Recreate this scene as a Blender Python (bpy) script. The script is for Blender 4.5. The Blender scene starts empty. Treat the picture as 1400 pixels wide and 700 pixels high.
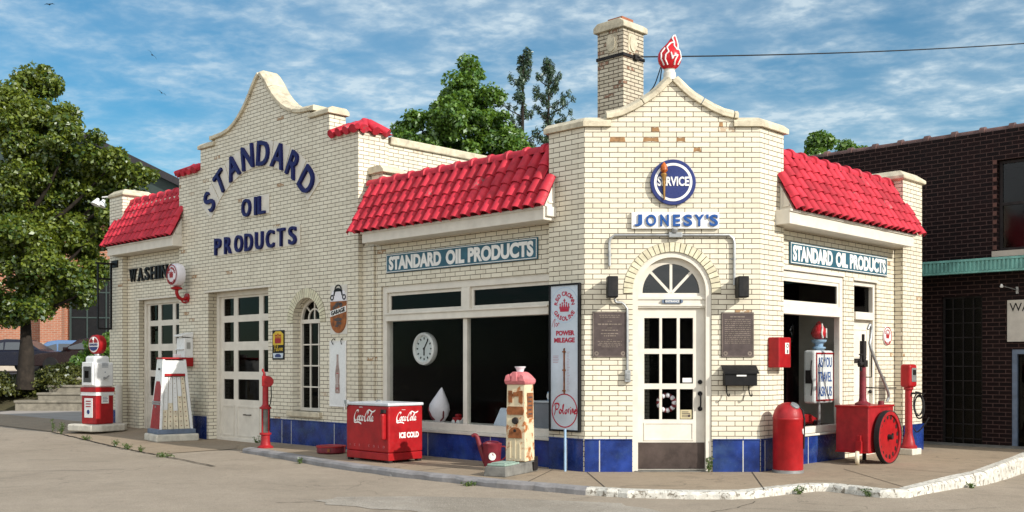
import bpy, bmesh, math, random
import numpy as np
from mathutils import Vector, Matrix

random.seed(7)
rng = np.random.default_rng(11)
sc = bpy.context.scene
COL = sc.collection
R = math.radians

# ------------------------------------------------------------------ camera
cam_d = bpy.data.cameras.new("camera")
cam = bpy.data.objects.new("camera", cam_d)
COL.objects.link(cam)
cam.location = (0, 0, 1.45)
cam.rotation_euler = (R(90), 0, 0)
cam_d.sensor_width = 36
cam_d.lens = 36 * 1415 / 1400
cam_d.shift_y = 147 / 1400
cam_d.clip_start = 0.1
cam_d.clip_end = 3000
sc.camera = cam

# ------------------------------------------------------------------ light
SUN_AZ, SUN_EL = R(52), R(28)        # azimuth from -Y towards +X
to_sun = Vector((math.sin(SUN_AZ) * math.cos(SUN_EL), -math.cos(SUN_AZ) * math.cos(SUN_EL), math.sin(SUN_EL)))
sun_d = bpy.data.lights.new("sun", 'SUN')
sun_d.energy = 4.0
sun_d.angle = R(0.5)
sun_d.color = (1.0, 0.945, 0.86)
sun = bpy.data.objects.new("sun", sun_d)
COL.objects.link(sun)
sun.rotation_euler = to_sun.to_track_quat('Z', 'Y').to_euler()
sun.location = to_sun * 60

w = bpy.data.worlds.new("World")
sc.world = w
w.use_nodes = True
nt = w.node_tree
nt.nodes.clear()
N = nt.nodes.new
out = N('ShaderNodeOutputWorld')
bg = N('ShaderNodeBackground')
bg.inputs[1].default_value = 0.105
sky = N('ShaderNodeTexSky')
sky.sky_type = 'NISHITA'
sky.sun_disc = False
sky.sun_elevation = SUN_EL
sky.sun_rotation = R(180) - SUN_AZ
sky.air_density = 1.0
sky.dust_density = 0.4
sky.ozone_density = 2.2
tc = N('ShaderNodeTexCoord')
sep = N('ShaderNodeSeparateXYZ')
nt.links.new(tc.outputs['Generated'], sep.inputs[0])


def wmath(op, a, b=None):
    m = N('ShaderNodeMath')
    m.operation = op
    for i, v in enumerate((a, b)):
        if v is None:
            continue
        if isinstance(v, (int, float)):
            m.inputs[i].default_value = v
        else:
            nt.links.new(v, m.inputs[i])
    return m.outputs[0]


zc = wmath('MAXIMUM', sep.outputs[2], 0.06)
zc = wmath('ADD', zc, 0.12)
comb = N('ShaderNodeCombineXYZ')
nt.links.new(wmath('DIVIDE', sep.outputs[0], zc), comb.inputs[0])
nt.links.new(wmath('DIVIDE', sep.outputs[1], zc), comb.inputs[1])


def wnoise(scale, detail, rough, rot, sx, sy, dist=0.0):
    mp = N('ShaderNodeMapping')
    mp.inputs['Rotation'].default_value = (0, 0, rot)
    mp.inputs['Scale'].default_value = (sx, sy, 1)
    nt.links.new(comb.outputs[0], mp.inputs[0])
    n = N('ShaderNodeTexNoise')
    n.inputs['Scale'].default_value = scale
    n.inputs['Detail'].default_value = detail
    n.inputs['Roughness'].default_value = rough
    n.inputs['Distortion'].default_value = dist
    nt.links.new(mp.outputs[0], n.inputs[0])
    return n.outputs[0]


def wramp(v, a, b, lo=0.0, hi=1.0):
    m = N('ShaderNodeMapRange')
    m.interpolation_type = 'SMOOTHSTEP'
    m.inputs[1].default_value = a
    m.inputs[2].default_value = b
    m.inputs[3].default_value = lo
    m.inputs[4].default_value = hi
    nt.links.new(v, m.inputs[0])
    return m.outputs[0]


big = wramp(wnoise(1.1, 4, .55, 0.4, 1.0, 1.3, .3), .32, .70)
mid = wramp(wnoise(5.6, 6, .56, 0.5, 1.0, 1.15, .25), .30, .80)
fine = wramp(wnoise(22.0, 5, .58, 0.7, 1.0, 1.1, .2), .3, .72, .35, 1.0)
fac = wmath('MULTIPLY', wmath('MULTIPLY', mid, fine), wramp(big, 0, 1, .35, 1.0))
fac = wmath('ADD', fac, wmath('ADD', wmath('MULTIPLY', big, .2), .08))
fac = wmath('MINIMUM', fac, .72)
mixc = N('ShaderNodeMix')
mixc.data_type = 'RGBA'
hs = N('ShaderNodeHueSaturation')
hs.inputs['Saturation'].default_value = 1.4
hs.inputs['Value'].default_value = 0.78
tint = N('ShaderNodeMix')
tint.data_type = 'RGBA'
tint.blend_type = 'MULTIPLY'
tint.inputs[0].default_value = 1.0
nt.links.new(sky.outputs[0], tint.inputs[6])
tint.inputs[7].default_value = (.84, 1.04, 1.03, 1)
nt.links.new(tint.outputs[2], hs.inputs['Color'])
nt.links.new(hs.outputs[0], mixc.inputs[6])
# bright cloud added behind the camera (-Y) as fill for the shaded walls
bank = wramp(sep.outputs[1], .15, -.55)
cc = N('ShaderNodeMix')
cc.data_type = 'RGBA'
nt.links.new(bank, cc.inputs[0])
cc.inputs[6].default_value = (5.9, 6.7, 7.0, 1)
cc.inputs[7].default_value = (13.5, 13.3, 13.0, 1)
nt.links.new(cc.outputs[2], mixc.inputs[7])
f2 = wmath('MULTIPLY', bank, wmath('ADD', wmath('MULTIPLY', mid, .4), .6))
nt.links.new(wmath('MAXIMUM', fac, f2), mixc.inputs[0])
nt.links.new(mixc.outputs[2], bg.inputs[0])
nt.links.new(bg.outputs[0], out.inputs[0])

sc.view_settings.view_transform = 'Standard'
sc.view_settings.look = 'None'
sc.view_settings.exposure = 0.38
sc.view_settings.gamma = 1.0
sc.view_settings.use_curve_mapping = False
sc.render.engine = 'CYCLES'
sc.cycles.max_bounces = 6
sc.cycles.transparent_max_bounces = 12
sc.cycles.caustics_reflective = False
sc.cycles.caustics_refractive = False

# ------------------------------------------------------------------ frames
def frame(ox, oy, ang):
    """local x runs to the right along the wall, y into the wall, z up"""
    return Matrix.Translation((ox, oy, 0)) @ Matrix.Rotation(ang, 4, 'Z')


def T(x, y, z):
    return Matrix.Translation((x, y, z))


def RZ(a):
    return Matrix.Rotation(a, 4, 'Z')


P0 = (0.97, 13.86)
P1 = (3.32, 13.86)
FF = frame(P0[0], P0[1], 0)                       # entrance front
FL = frame(P0[0], P0[1], -R(44.3))                # left wall; x negative
FR = frame(P1[0], P1[1], R(45.7))                 # right wall
FD = frame(7.85, 18.82, -R(44.3))                 # dark brick building

# ------------------------------------------------------------------ mesh builder
def box_uv(me):
    uv = me.uv_layers.new(name="UVMap")
    n = len(me.loops)
    if not n:
        return
    co = np.empty(len(me.vertices) * 3, np.float32)
    me.vertices.foreach_get('co', co)
    co = co.reshape(-1, 3)
    li = np.empty(n, np.int32)
    me.loops.foreach_get('vertex_index', li)
    nor = np.empty(len(me.polygons) * 3, np.float32)
    me.polygons.foreach_get('normal', nor)
    nor = np.abs(nor.reshape(-1, 3))
    tot = np.empty(len(me.polygons), np.int32)
    me.polygons.foreach_get('loop_total', tot)
    ax = np.repeat(np.argmax(nor, axis=1), tot)
    c = co[li]
    u = np.where(ax == 0, c[:, 1], c[:, 0])
    v = np.where(ax == 2, c[:, 1], c[:, 2])
    uv.data.foreach_set('uv', np.stack([u, v], 1).astype(np.float32).ravel())


def link(name, me, mat, parent=None, local=None, smooth=False, bevel=0, segs=2):
    o = bpy.data.objects.new(name, me)
    COL.objects.link(o)
    if mat is not None:
        if not me.materials:
            for m in (mat if isinstance(mat, (list, tuple)) else [mat]):
                me.materials.append(m)
    if parent is not None:
        o.parent = parent
    if local is not None:
        o.matrix_local = local
    if smooth:
        me.shade_smooth()
        me.set_sharp_from_angle(angle=R(smooth if smooth is not True else 38))
    if bevel:
        b = o.modifiers.new("bevel", 'BEVEL')
        b.width = bevel
        b.segments = segs
        b.limit_method = 'ANGLE'
        b.angle_limit = R(35)
    return o


class MB:
    def __init__(s):
        s.v = []
        s.f = []
        s.mi = []
        s.cur = 0

    def add(s, vs, fs, M=None):
        k = len(s.v)
        if M is not None:
            vs = [M @ Vector(p) for p in vs]
        s.v += [tuple(p) for p in vs]
        s.f += [tuple(i + k for i in f) for f in fs]
        s.mi += [s.cur] * len(fs)
        return s

    def box(s, x0, x1, y0, y1, z0, z1, M=None):
        vs = [(x, y, z) for z in (z0, z1) for y in (y0, y1) for x in (x0, x1)]
        return s.add(vs, [(0, 2, 3, 1), (4, 5, 7, 6), (0, 1, 5, 4), (2, 6, 7, 3), (0, 4, 6, 2), (1, 3, 7, 5)], M)

    def prism(s, poly, y0, y1, M=None):
        """poly in x,z counter-clockwise seen from -y"""
        n = len(poly)
        a = sum(poly[i][0] * poly[(i + 1) % n][1] - poly[(i + 1) % n][0] * poly[i][1] for i in range(n))
        if a < 0:
            poly = poly[::-1]
        vs = [(x, y0, z) for x, z in poly] + [(x, y1, z) for x, z in poly]
        fs = [tuple(range(n)), tuple(range(2 * n - 1, n - 1, -1))]
        fs += [(i, i + n, (i + 1) % n + n, (i + 1) % n) for i in range(n)]
        return s.add(vs, fs, M)

    def slab(s, poly, z0, z1, M=None):
        """poly in x,y"""
        n = len(poly)
        a = sum(poly[i][0] * poly[(i + 1) % n][1] - poly[(i + 1) % n][0] * poly[i][1] for i in range(n))
        if a < 0:
            poly = poly[::-1]
        vs = [(x, y, z0) for x, y in poly] + [(x, y, z1) for x, y in poly]
        fs = [tuple(range(n - 1, -1, -1)), tuple(range(n, 2 * n))]
        fs += [(i, (i + 1) % n, (i + 1) % n + n, i + n) for i in range(n)]
        return s.add(vs, fs, M)

    def lathe(s, prof, seg=24, M=None, arc=2 * math.pi, caps=True):
        """prof [(r,z)] bottom to top around z"""
        vs = []
        fs = []
        n = len(prof)
        full = abs(arc - 2 * math.pi) < 1e-6
        cols = seg if full else seg + 1
        for i in range(cols):
            a = arc * i / seg
            vs += [(r * math.cos(a), r * math.sin(a), z) for r, z in prof]
        for i in range(seg):
            j = (i + 1) % cols
            for k in range(n - 1):
                fs.append((i * n + k, j * n + k, j * n + k + 1, i * n + k + 1))
        if full and caps:
            if prof[0][0] > 1e-5:
                fs.append(tuple(i * n for i in range(seg))[::-1])
            if prof[-1][0] > 1e-5:
                fs.append(tuple(i * n + n - 1 for i in range(seg)))
        return s.add(vs, fs, M)

    def cyl(s, p0, p1, r0, r1=None, seg=12):
        r1 = r0 if r1 is None else r1
        p0, p1 = Vector(p0), Vector(p1)
        d = p1 - p0
        q = d.to_track_quat('Z', 'Y').to_matrix().to_4x4()
        return s.lathe([(r0, 0), (r1, d.length)], seg, Matrix.Translation(p0) @ q)

    def disc(s, x, z, r, y0, y1, seg=32, rx=None):
        rx = r if rx is None else rx
        return s.prism([(x + rx * math.cos(2 * math.pi * i / seg), z + r * math.sin(2 * math.pi * i / seg)) for i in range(seg)], y0, y1)

    def ring(s, x, z, r0, r1, y0, y1, seg=32, a0=0, a1=2 * math.pi, sx=1.0):
        """flat ring (or arc) in the x,z plane"""
        n = seg
        full = abs(a1 - a0 - 2 * math.pi) < 1e-6
        c = n if full else n + 1
        vs = []
        for i in range(c):
            a = a0 + (a1 - a0) * i / n
            for r in (r0, r1):
                for y in (y0, y1):
                    vs.append((x + sx * r * math.cos(a), y, z + r * math.sin(a)))
        fs = []
        for i in range(n):
            j = (i + 1) % c
            a, b = i * 4, j * 4
            fs += [(a, a + 2, b + 2, b), (a + 1, b + 1, b + 3, a + 3), (a + 2, a + 3, b + 3, b + 2), (a, b, b + 1, a + 1)]
        if not full:
            fs += [(0, 1, 3, 2), ((c - 1) * 4, (c - 1) * 4 + 2, (c - 1) * 4 + 3, (c - 1) * 4 + 1)]
        return s.add(vs, fs)

    def tube(s, pts, r, seg=8, closed=False):
        pts = [Vector(p) for p in pts]
        n = len(pts)
        vs = []
        fs = []
        prev = None
        for i in range(n):
            if closed:
                d = pts[(i + 1) % n] - pts[i - 1]
            else:
                d = pts[min(i + 1, n - 1)] - pts[max(i - 1, 0)]
            d.normalize()
            if prev is None:
                up = Vector((0, 0, 1)) if abs(d.z) < .9 else Vector((1, 0, 0))
                a = d.cross(up).normalized()
            else:
                a = (prev - d * prev.dot(d)).normalized()
            prev = a
            b = d.cross(a)
            rr = r[i] if isinstance(r, (list, tuple)) else r
            for k in range(seg):
                t = 2 * math.pi * k / seg
                vs.append(pts[i] + (a * math.cos(t) + b * math.sin(t)) * rr)
        m = n if closed else n - 1
        for i in range(m):
            j = (i + 1) % n
            for k in range(seg):
                l = (k + 1) % seg
                fs.append((i * seg + k, i * seg + l, j * seg + l, j * seg + k))
        if not closed:
            fs.append(tuple(range(seg))[::-1])
            fs.append(tuple((n - 1) * seg + k for k in range(seg)))
        return s.add(vs, fs)

    def sphere(s, c, rx, ry=None, rz=None, seg=16, rings=10):
        ry = rx if ry is None else ry
        rz = rx if rz is None else rz
        prof = [(math.sin(math.pi * i / rings), -math.cos(math.pi * i / rings)) for i in range(rings + 1)]
        prof[0] = (1e-6, -1)
        prof[-1] = (1e-6, 1)
        return s.lathe(prof, seg, Matrix.Translation(c) @ Matrix.Diagonal((rx, ry, rz, 1)))

    def mesh(s, name):
        me = bpy.data.meshes.new(name)
        me.from_pydata(s.v, [], s.f)
        me.update()
        bm = bmesh.new()
        bm.from_mesh(me)
        bmesh.ops.recalc_face_normals(bm, faces=bm.faces)
        bm.to_mesh(me)
        bm.free()
        if any(s.mi):
            me.polygons.foreach_set('material_index', s.mi)
        box_uv(me)
        return me

    def build(s, name, mat, parent=None, local=None, **k):
        return link(name, s.mesh(name), mat, parent, local, **k)


def bx(*a):
    return MB().box(*a)


def holes_mesh(name, outer, holes, y0, y1):
    cu = bpy.data.curves.new("tmp", 'CURVE')
    cu.dimensions = '2D'
    cu.fill_mode = 'BOTH'
    cu.extrude = (y1 - y0) / 2
    for lp in [outer] + holes:
        sp = cu.splines.new('POLY')
        sp.points.add(len(lp) - 1)
        for p, q in zip(sp.points, lp):
            p.co = (q[0], q[1], 0, 1)
        sp.use_cyclic_u = True
    ob = bpy.data.objects.new("tmp", cu)
    COL.objects.link(ob)
    dg = bpy.context.evaluated_depsgraph_get()
    dg.update()
    me = bpy.data.meshes.new_from_object(ob.evaluated_get(dg))
    bpy.data.objects.remove(ob)
    bpy.data.curves.remove(cu)
    ym = (y0 + y1) / 2
    me.transform(Matrix(((1, 0, 0, 0), (0, 0, -1, ym), (0, 1, 0, 0), (0, 0, 0, 1))))
    for u in list(me.uv_layers):
        me.uv_layers.remove(u)
    me.materials.clear()
    me.name = name
    me.update()
    box_uv(me)
    return me


def text_mesh(s, h=None, wd=None, ex=.01, bold=0.0, shear=0.0, spacing=1.0, bev=0.0):
    """text in the x,z plane, centred, its back on y=0 and front on y=-ex"""
    cu = bpy.data.curves.new("tmp", 'FONT')
    cu.body = s
    cu.size = 1
    cu.offset = bold
    cu.shear = shear
    cu.space_character = spacing
    cu.resolution_u = 4
    cu.extrude = .5
    ob = bpy.data.objects.new("tmp", cu)
    COL.objects.link(ob)
    dg = bpy.context.evaluated_depsgraph_get()
    dg.update()
    me = bpy.data.meshes.new_from_object(ob.evaluated_get(dg))
    bpy.data.objects.remove(ob)
    bpy.data.curves.remove(cu)
    me.materials.clear()
    n = len(me.vertices)
    co = np.empty(n * 3, np.float32)
    me.vertices.foreach_get('co', co)
    co = co.reshape(-1, 3)
    lo, hi = co.min(0), co.max(0)
    c = (lo + hi) / 2
    sz = hi - lo
    if h is None:
        ky = kx = wd / sz[0]
    else:
        ky = h / sz[1]
        kx = ky if wd is None else wd / sz[0]
    new = np.stack([(co[:, 0] - c[0]) * kx, -(co[:, 2] + .5) * ex, (co[:, 1] - c[1]) * ky], 1)
    me.vertices.foreach_set('co', new.astype(np.float32).ravel())
    me.update()
    return me


def txt(name, s, mat, parent, x, z, y=0.0, h=None, wd=None, ex=.004, bold=0.0, rot=0.0, **k):
    me = text_mesh(s, h, wd, ex, bold, **k)
    return link(name, me, mat, parent, T(x, y, z) @ Matrix.Rotation(-rot, 4, 'Y'))


_gw = {}


def arc_txt(name, s, mat, parent, cx, cz, r, mid, h, y=0.0, ex=.003, bold=.02, inside=False, tight=1.0, sx=1.0):
    """letters along a circle as one mesh; mid = angle of the middle (90 top, 270 bottom)"""
    widths = [.55 if c in 'I1' else (.5 if c == ' ' else (1.25 if c in 'MW' else 1.0)) for c in s]
    step = h * .98 * tight
    tot = sum(widths) * step
    acc = 0
    bm = bmesh.new()
    for c, wv in zip(s, widths):
        p = acc + wv * step / 2 - tot / 2
        acc += wv * step
        if c == ' ':
            continue
        me = text_mesh(c, h, None, ex, bold)
        if not inside:
            a = R(mid) - p / r
            rot = math.pi / 2 - a
        else:
            a = R(mid) + p / r
            rot = -math.pi / 2 - a
        me.transform(T(cx + sx * r * math.cos(a), y, cz + r * math.sin(a)) @ Matrix.Rotation(rot, 4, 'Y'))
        bm.from_mesh(me)
        bpy.data.meshes.remove(me)
    me = bpy.data.meshes.new(name)
    bm.to_mesh(me)
    bm.free()
    return link(name, me, mat, parent)


def smooth_path(pts, k=6):
    P = [np.array(p, float) for p in pts]
    P = [2 * P[0] - P[1]] + P + [2 * P[-1] - P[-2]]
    o = []
    for i in range(1, len(P) - 2):
        for j in range(k):
            t = j / k
            a, b, c, d = P[i - 1], P[i], P[i + 1], P[i + 2]
            o.append(.5 * ((2 * b) + (c - a) * t + (2 * a - 5 * b + 4 * c - d) * t * t + (3 * b - a - 3 * c + d) * t ** 3))
    o.append(P[-2])
    return o


def pen(mb, pts, wmax, wmin, y0, y1, nib=R(60), k=6, sx=1.0, sz=1.0, ox=0.0, oz=0.0, slant=0.0, taper=True):
    """a broad-pen stroke as a thin solid in the x,z plane"""
    path = smooth_path(pts, k)
    n = len(path)
    L = []
    Rr = []
    for i, p in enumerate(path):
        d = path[min(i + 1, n - 1)] - path[max(i - 1, 0)]
        a = math.atan2(d[1], d[0])
        wv = wmin + (wmax - wmin) * abs(math.sin(a - nib)) ** 1.2
        if taper:
            e = min(i, n - 1 - i) / max(1, n * .12)
            wv *= min(1, .45 + .55 * e)
        nx, nz = -math.sin(a), math.cos(a)
        for lst, sg in ((L, 1), (Rr, -1)):
            x, z = p[0] + sg * nx * wv / 2, p[1] + sg * nz * wv / 2
            lst.append((ox + sx * (x + slant * z), oz + sz * z))
    vs = []
    for a, b in zip(L, Rr):
        vs += [(a[0], y0, a[1]), (b[0], y0, b[1]), (a[0], y1, a[1]), (b[0], y1, b[1])]
    fs = []
    for i in range(n - 1):
        a, b = i * 4, i * 4 + 4
        fs += [(a, a + 1, b + 1, b), (a + 2, b + 2, b + 3, a + 3), (a, b, b + 2, a + 2), (a + 1, a + 3, b + 3, b + 1)]
    fs += [(0, 2, 3, 1), (n * 4 - 4, n * 4 - 3, n * 4 - 1, n * 4 - 2)]
    mb.add(vs, fs)


# ------------------------------------------------------------------ things
def thing(name, label, cat, M, group=None):
    o = bpy.data.objects.new(name, None)
    o.empty_display_size = .2
    COL.objects.link(o)
    o.matrix_world = M
    return tag(o, label, cat, group)


def tag(o, label, cat, group=None, kind=None):
    o['label'] = label
    o['category'] = cat
    if group:
        o['group'] = group
    if kind:
        o['kind'] = kind
    return o


def structure(o):
    o['kind'] = 'structure'
    return o


# ------------------------------------------------------------------ materials
def new_mat(name):
    m = bpy.data.materials.new(name)
    m.use_nodes = True
    t = m.node_tree
    t.nodes.clear()
    o = t.nodes.new('ShaderNodeOutputMaterial')
    p = t.nodes.new('ShaderNodeBsdfPrincipled')
    t.links.new(p.outputs[0], o.inputs[0])
    return m, t, p


def nd(t, typ, ins=None, **props):
    n = t.nodes.new(typ)
    for k, v in props.items():
        setattr(n, k, v)
    for k, v in (ins or {}).items():
        if hasattr(v, 'bl_idname') or isinstance(v, bpy.types.NodeSocket):
            t.links.new(v, n.inputs[k])
        else:
            n.inputs[k].default_value = v
    return n


def c4(c):
    return (c[0], c[1], c[2], 1)


def mixrgb(t, fac, a, b, blend='MIX'):
    n = t.nodes.new('ShaderNodeMix')
    n.data_type = 'RGBA'
    n.blend_type = blend
    for i, v in ((0, fac), (6, a), (7, b)):
        if isinstance(v, bpy.types.NodeSocket):
            t.links.new(v, n.inputs[i])
        else:
            n.inputs[i].default_value = v if i == 0 else c4(v)
    return n.outputs[2]


def rng_map(t, v, a, b, lo=0.0, hi=1.0):
    n = nd(t, 'ShaderNodeMapRange', {0: v, 1: a, 2: b, 3: lo, 4: hi})
    return n.outputs[0]


def noise(t, vec, scale, detail=4, rough=.55, dist=0.0):
    n = nd(t, 'ShaderNodeTexNoise', {'Vector': vec, 'Scale': scale, 'Detail': detail, 'Roughness': rough, 'Distortion': dist})
    return n.outputs[0]


def paint(name, col, rough=.5, metal=0.0, var=.10, scale=5.0, bump=.06, grime=.25, gcol=(.10, .08, .06), wear=None, wcol=(.2, .1, .05), spec=.3):
    """painted surface with uneven tone, dirt and optional worn patches"""
    m, t, p = new_mat(name)
    tcn = nd(t, 'ShaderNodeTexCoord')
    v = tcn.outputs['Object']
    n1 = noise(t, v, scale, 6, .6)
    n2 = noise(t, v, scale * 5.3, 4, .6)
    dark = tuple(c * (1 - var * 1.4) for c in col)
    lite = tuple(min(1, c * (1 + var)) for c in col)
    c = mixrgb(t, rng_map(t, n1, .3, .7), dark, lite)
    if grime:
        g = nd(t, 'ShaderNodeMath', {0: rng_map(t, noise(t, v, scale * .6, 8, .65, .6), .52, .85), 1: grime}, operation='MULTIPLY').outputs[0]
        c = mixrgb(t, g, c, gcol)
    if wear:
        wv = rng_map(t, noise(t, v, scale * 1.7, 9, .7, .5), wear, wear + .06)
        c = mixrgb(t, wv, c, wcol)
    t.links.new(c, p.inputs['Base Color'])
    p.inputs['Metallic'].default_value = metal
    p.inputs['Specular IOR Level'].default_value = spec
    t.links.new(rng_map(t, n2, .3, .7, max(.04, rough - .1), min(1, rough + .12)), p.inputs['Roughness'])
    if bump:
        b = nd(t, 'ShaderNodeBump', {'Strength': bump, 'Distance': .01, 'Height': n2})
        t.links.new(b.outputs[0], p.inputs['Normal'])
    return m


def brick(name, c1, c2, mortar, bw=.224, rh=.0679, ms=.0055, rough=.45, odd=None, oddcol=(.22, .11, .05), stain=.25, bumpk=.5, stcol=(.25, .2, .13)):
    m, t, p = new_mat(name)
    uv = nd(t, 'ShaderNodeTexCoord').outputs['UV']
    def bt(a, b, mo, s):
        n = nd(t, 'ShaderNodeTexBrick', {'Vector': uv, 'Color1': c4(a), 'Color2': c4(b), 'Mortar': c4(mo), 'Scale': 1.0, 'Mortar Size': s,
                                         'Mortar Smooth': .15, 'Bias': 0.0, 'Brick Width': bw, 'Row Height': rh})
        n.offset = .5
        n.offset_frequency = 2
        n.squash = 1.0
        return n
    b1 = bt(c1, c2, mortar, ms)
    b2 = bt((0, 0, 0), (1, 1, 1), (.5, .5, .5), ms)
    c = b1.outputs[0]
    # stains and glaze mottling, independent of the light
    nz = noise(t, uv, 1.3, 8, .66, .4)
    st = nd(t, 'ShaderNodeMath', {0: rng_map(t, nz, .5, .78), 1: stain}, operation='MULTIPLY').outputs[0]
    c = mixrgb(t, st, c, stcol)
    mp = nd(t, 'ShaderNodeMapping', {'Vector': uv, 'Scale': (4.5, .35, 1)})
    sk = noise(t, mp.outputs[0], 1.6, 6, .6, .2)
    c = mixrgb(t, rng_map(t, sk, .52, .8, 0, stain * .9), c, stcol)
    n2 = noise(t, uv, 38, 4, .6)
    c = mixrgb(t, rng_map(t, n2, .3, .75, 0, .22), c, tuple(x * .62 for x in c1))
    if odd:
        isb = nd(t, 'ShaderNodeMath', {0: 1.0, 1: b1.outputs[1]}, operation='SUBTRACT').outputs[0]
        pick = rng_map(t, b2.outputs[0], odd, odd + .003)
        pk = nd(t, 'ShaderNodeMath', {0: isb, 1: pick}, operation='MULTIPLY').outputs[0]
        pn = rng_map(t, noise(t, uv, 17, 5, .6), .44, .5)
        pk = nd(t, 'ShaderNodeMath', {0: pk, 1: pn}, operation='MULTIPLY').outputs[0]
        c = mixrgb(t, pk, c, oddcol)
    t.links.new(c, p.inputs['Base Color'])
    t.links.new(rng_map(t, b1.outputs[1], 0, 1, rough, .9), p.inputs['Roughness'])
    p.inputs['Specular IOR Level'].default_value = .15 if rough > .6 else .4
    h = nd(t, 'ShaderNodeMath', {0: b1.outputs[1], 1: -1.0, 2: 0.0}, operation='MULTIPLY_ADD').outputs[0]
    h2 = nd(t, 'ShaderNodeMath', {0: n2, 1: .22, 2: h}, operation='MULTIPLY_ADD').outputs[0]
    h3 = nd(t, 'ShaderNodeMath', {0: b2.outputs[0], 1: .25, 2: h2}, operation='MULTIPLY_ADD').outputs[0]
    b = nd(t, 'ShaderNodeBump', {'Strength': bumpk, 'Distance': .008, 'Height': h3})
    t.links.new(b.outputs[0], p.inputs['Normal'])
    return m


def glass(name, tint=(.75, .8, .8), ior=1.22, rough=0.0):
    m = bpy.data.materials.new(name)
    m.use_nodes = True
    t = m.node_tree
    t.nodes.clear()
    o = t.nodes.new('ShaderNodeOutputMaterial')
    a = nd(t, 'ShaderNodeBsdfTransparent', {0: c4(tint)})
    g = nd(t, 'ShaderNodeBsdfGlossy', {0: (1, 1, 1, 1), 'Roughness': rough})
    # Schlick-like falloff from the facing term, the same from both sides of the pane
    lw = nd(t, 'ShaderNodeLayerWeight', {'Blend': .5})
    pw = nd(t, 'ShaderNodeMath', {0: lw.outputs['Facing'], 1: 4.5}, operation='POWER')
    f0 = ((ior - 1) / (ior + 1)) ** 2
    f = nd(t, 'ShaderNodeMath', {0: pw.outputs[0], 1: .35, 2: f0}, operation='MULTIPLY_ADD')
    mx = nd(t, 'ShaderNodeMixShader', {0: f.outputs[0], 1: a.outputs[0], 2: g.outputs[0]})
    t.links.new(mx.outputs[0], o.inputs[0])
    return m


def leaf(name, a, b, trans=.35):
    m = bpy.data.materials.new(name)
    m.use_nodes = True
    t = m.node_tree
    t.nodes.clear()
    o = t.nodes.new('ShaderNodeOutputMaterial')
    g = nd(t, 'ShaderNodeNewGeometry')
    tcn = nd(t, 'ShaderNodeTexCoord')
    n = noise(t, tcn.outputs['Object'], .55, 3, .6)
    f = nd(t, 'ShaderNodeMath', {0: g.outputs['Random Per Island'], 1: rng_map(t, n, .3, .7, -.3, .3)}, operation='ADD')
    c = mixrgb(t, rng_map(t, f.outputs[0], 0, 1), a, b)
    d = nd(t, 'ShaderNodeBsdfDiffuse', {0: c})
    tr = nd(t, 'ShaderNodeBsdfTranslucent', {0: mixrgb(t, .5, c, (b[0] * 1.6, b[1] * 1.5, b[2] * .6))})
    gl = nd(t, 'ShaderNodeBsdfGlossy', {0: (.9, .95, 1, 1), 'Roughness': .42})
    mx = nd(t, 'ShaderNodeMixShader', {0: trans, 1: d.outputs[0], 2: tr.outputs[0]})
    m2 = nd(t, 'ShaderNodeMixShader', {0: .05, 1: mx.outputs[0], 2: gl.outputs[0]})
    t.links.new(m2.outputs[0], o.inputs[0])
    return m


def ground_mat(name, base, alt, spot, patch=.5, crack=True, scale=1.0, bump=.35):
    m, t, p = new_mat(name)
    v = nd(t, 'ShaderNodeTexCoord').outputs['Object']
    n1 = noise(t, v, .55 * scale, 8, .62, .3)
    n2 = noise(t, v, 5 * scale, 6, .65)
    n3 = noise(t, v, 70 * scale, 4, .7)
    vo = nd(t, 'ShaderNodeTexVoronoi', {'Vector': v, 'Scale': 30.0 * scale})
    c = mixrgb(t, rng_map(t, n1, .35, .65), base, alt)
    c = mixrgb(t, rng_map(t, n2, .35, .72, 0, .35), c, spot)
    c = mixrgb(t, rng_map(t, n3, .42, .62, 0, .6), c, tuple(x * .5 for x in base))
    n4 = noise(t, v, 22 * scale, 5, .75)
    c = mixrgb(t, rng_map(t, n4, .56, .68, 0, .6), c, tuple(x * .42 for x in base))
    c = mixrgb(t, rng_map(t, vo.outputs['Distance'], 0.0, .25, .5, 0), c, tuple(min(1, x * 1.45) for x in alt))
    # oil and tyre stains
    ns = noise(t, v, .9 * scale, 6, .7, 1.2)
    c = mixrgb(t, rng_map(t, ns, .56, .66, 0, patch), c, spot)
    if crack:
        cv = nd(t, 'ShaderNodeTexVoronoi', {'Vector': nd(t, 'ShaderNodeVectorMath', {0: v, 1: nd(t, 'ShaderNodeTexNoise', {'Vector': v, 'Scale': 1.6, 'Detail': 6.0}).outputs[1]}, operation='ADD').outputs[0], 'Scale': .27}, feature='DISTANCE_TO_EDGE')
        c = mixrgb(t, rng_map(t, cv.outputs['Distance'], .0015, .004, .35, 0), c, (.06, .05, .04))
    t.links.new(c, p.inputs['Base Color'])
    p.inputs['Roughness'].default_value = .88
    p.inputs['Specular IOR Level'].default_value = .25
    hh = nd(t, 'ShaderNodeMath', {0: n3, 1: .6, 2: n2}, operation='MULTIPLY_ADD').outputs[0]
    b = nd(t, 'ShaderNodeBump', {'Strength': bump, 'Distance': .02, 'Height': hh})
    t.links.new(b.outputs[0], p.inputs['Normal'])
    return m


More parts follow.
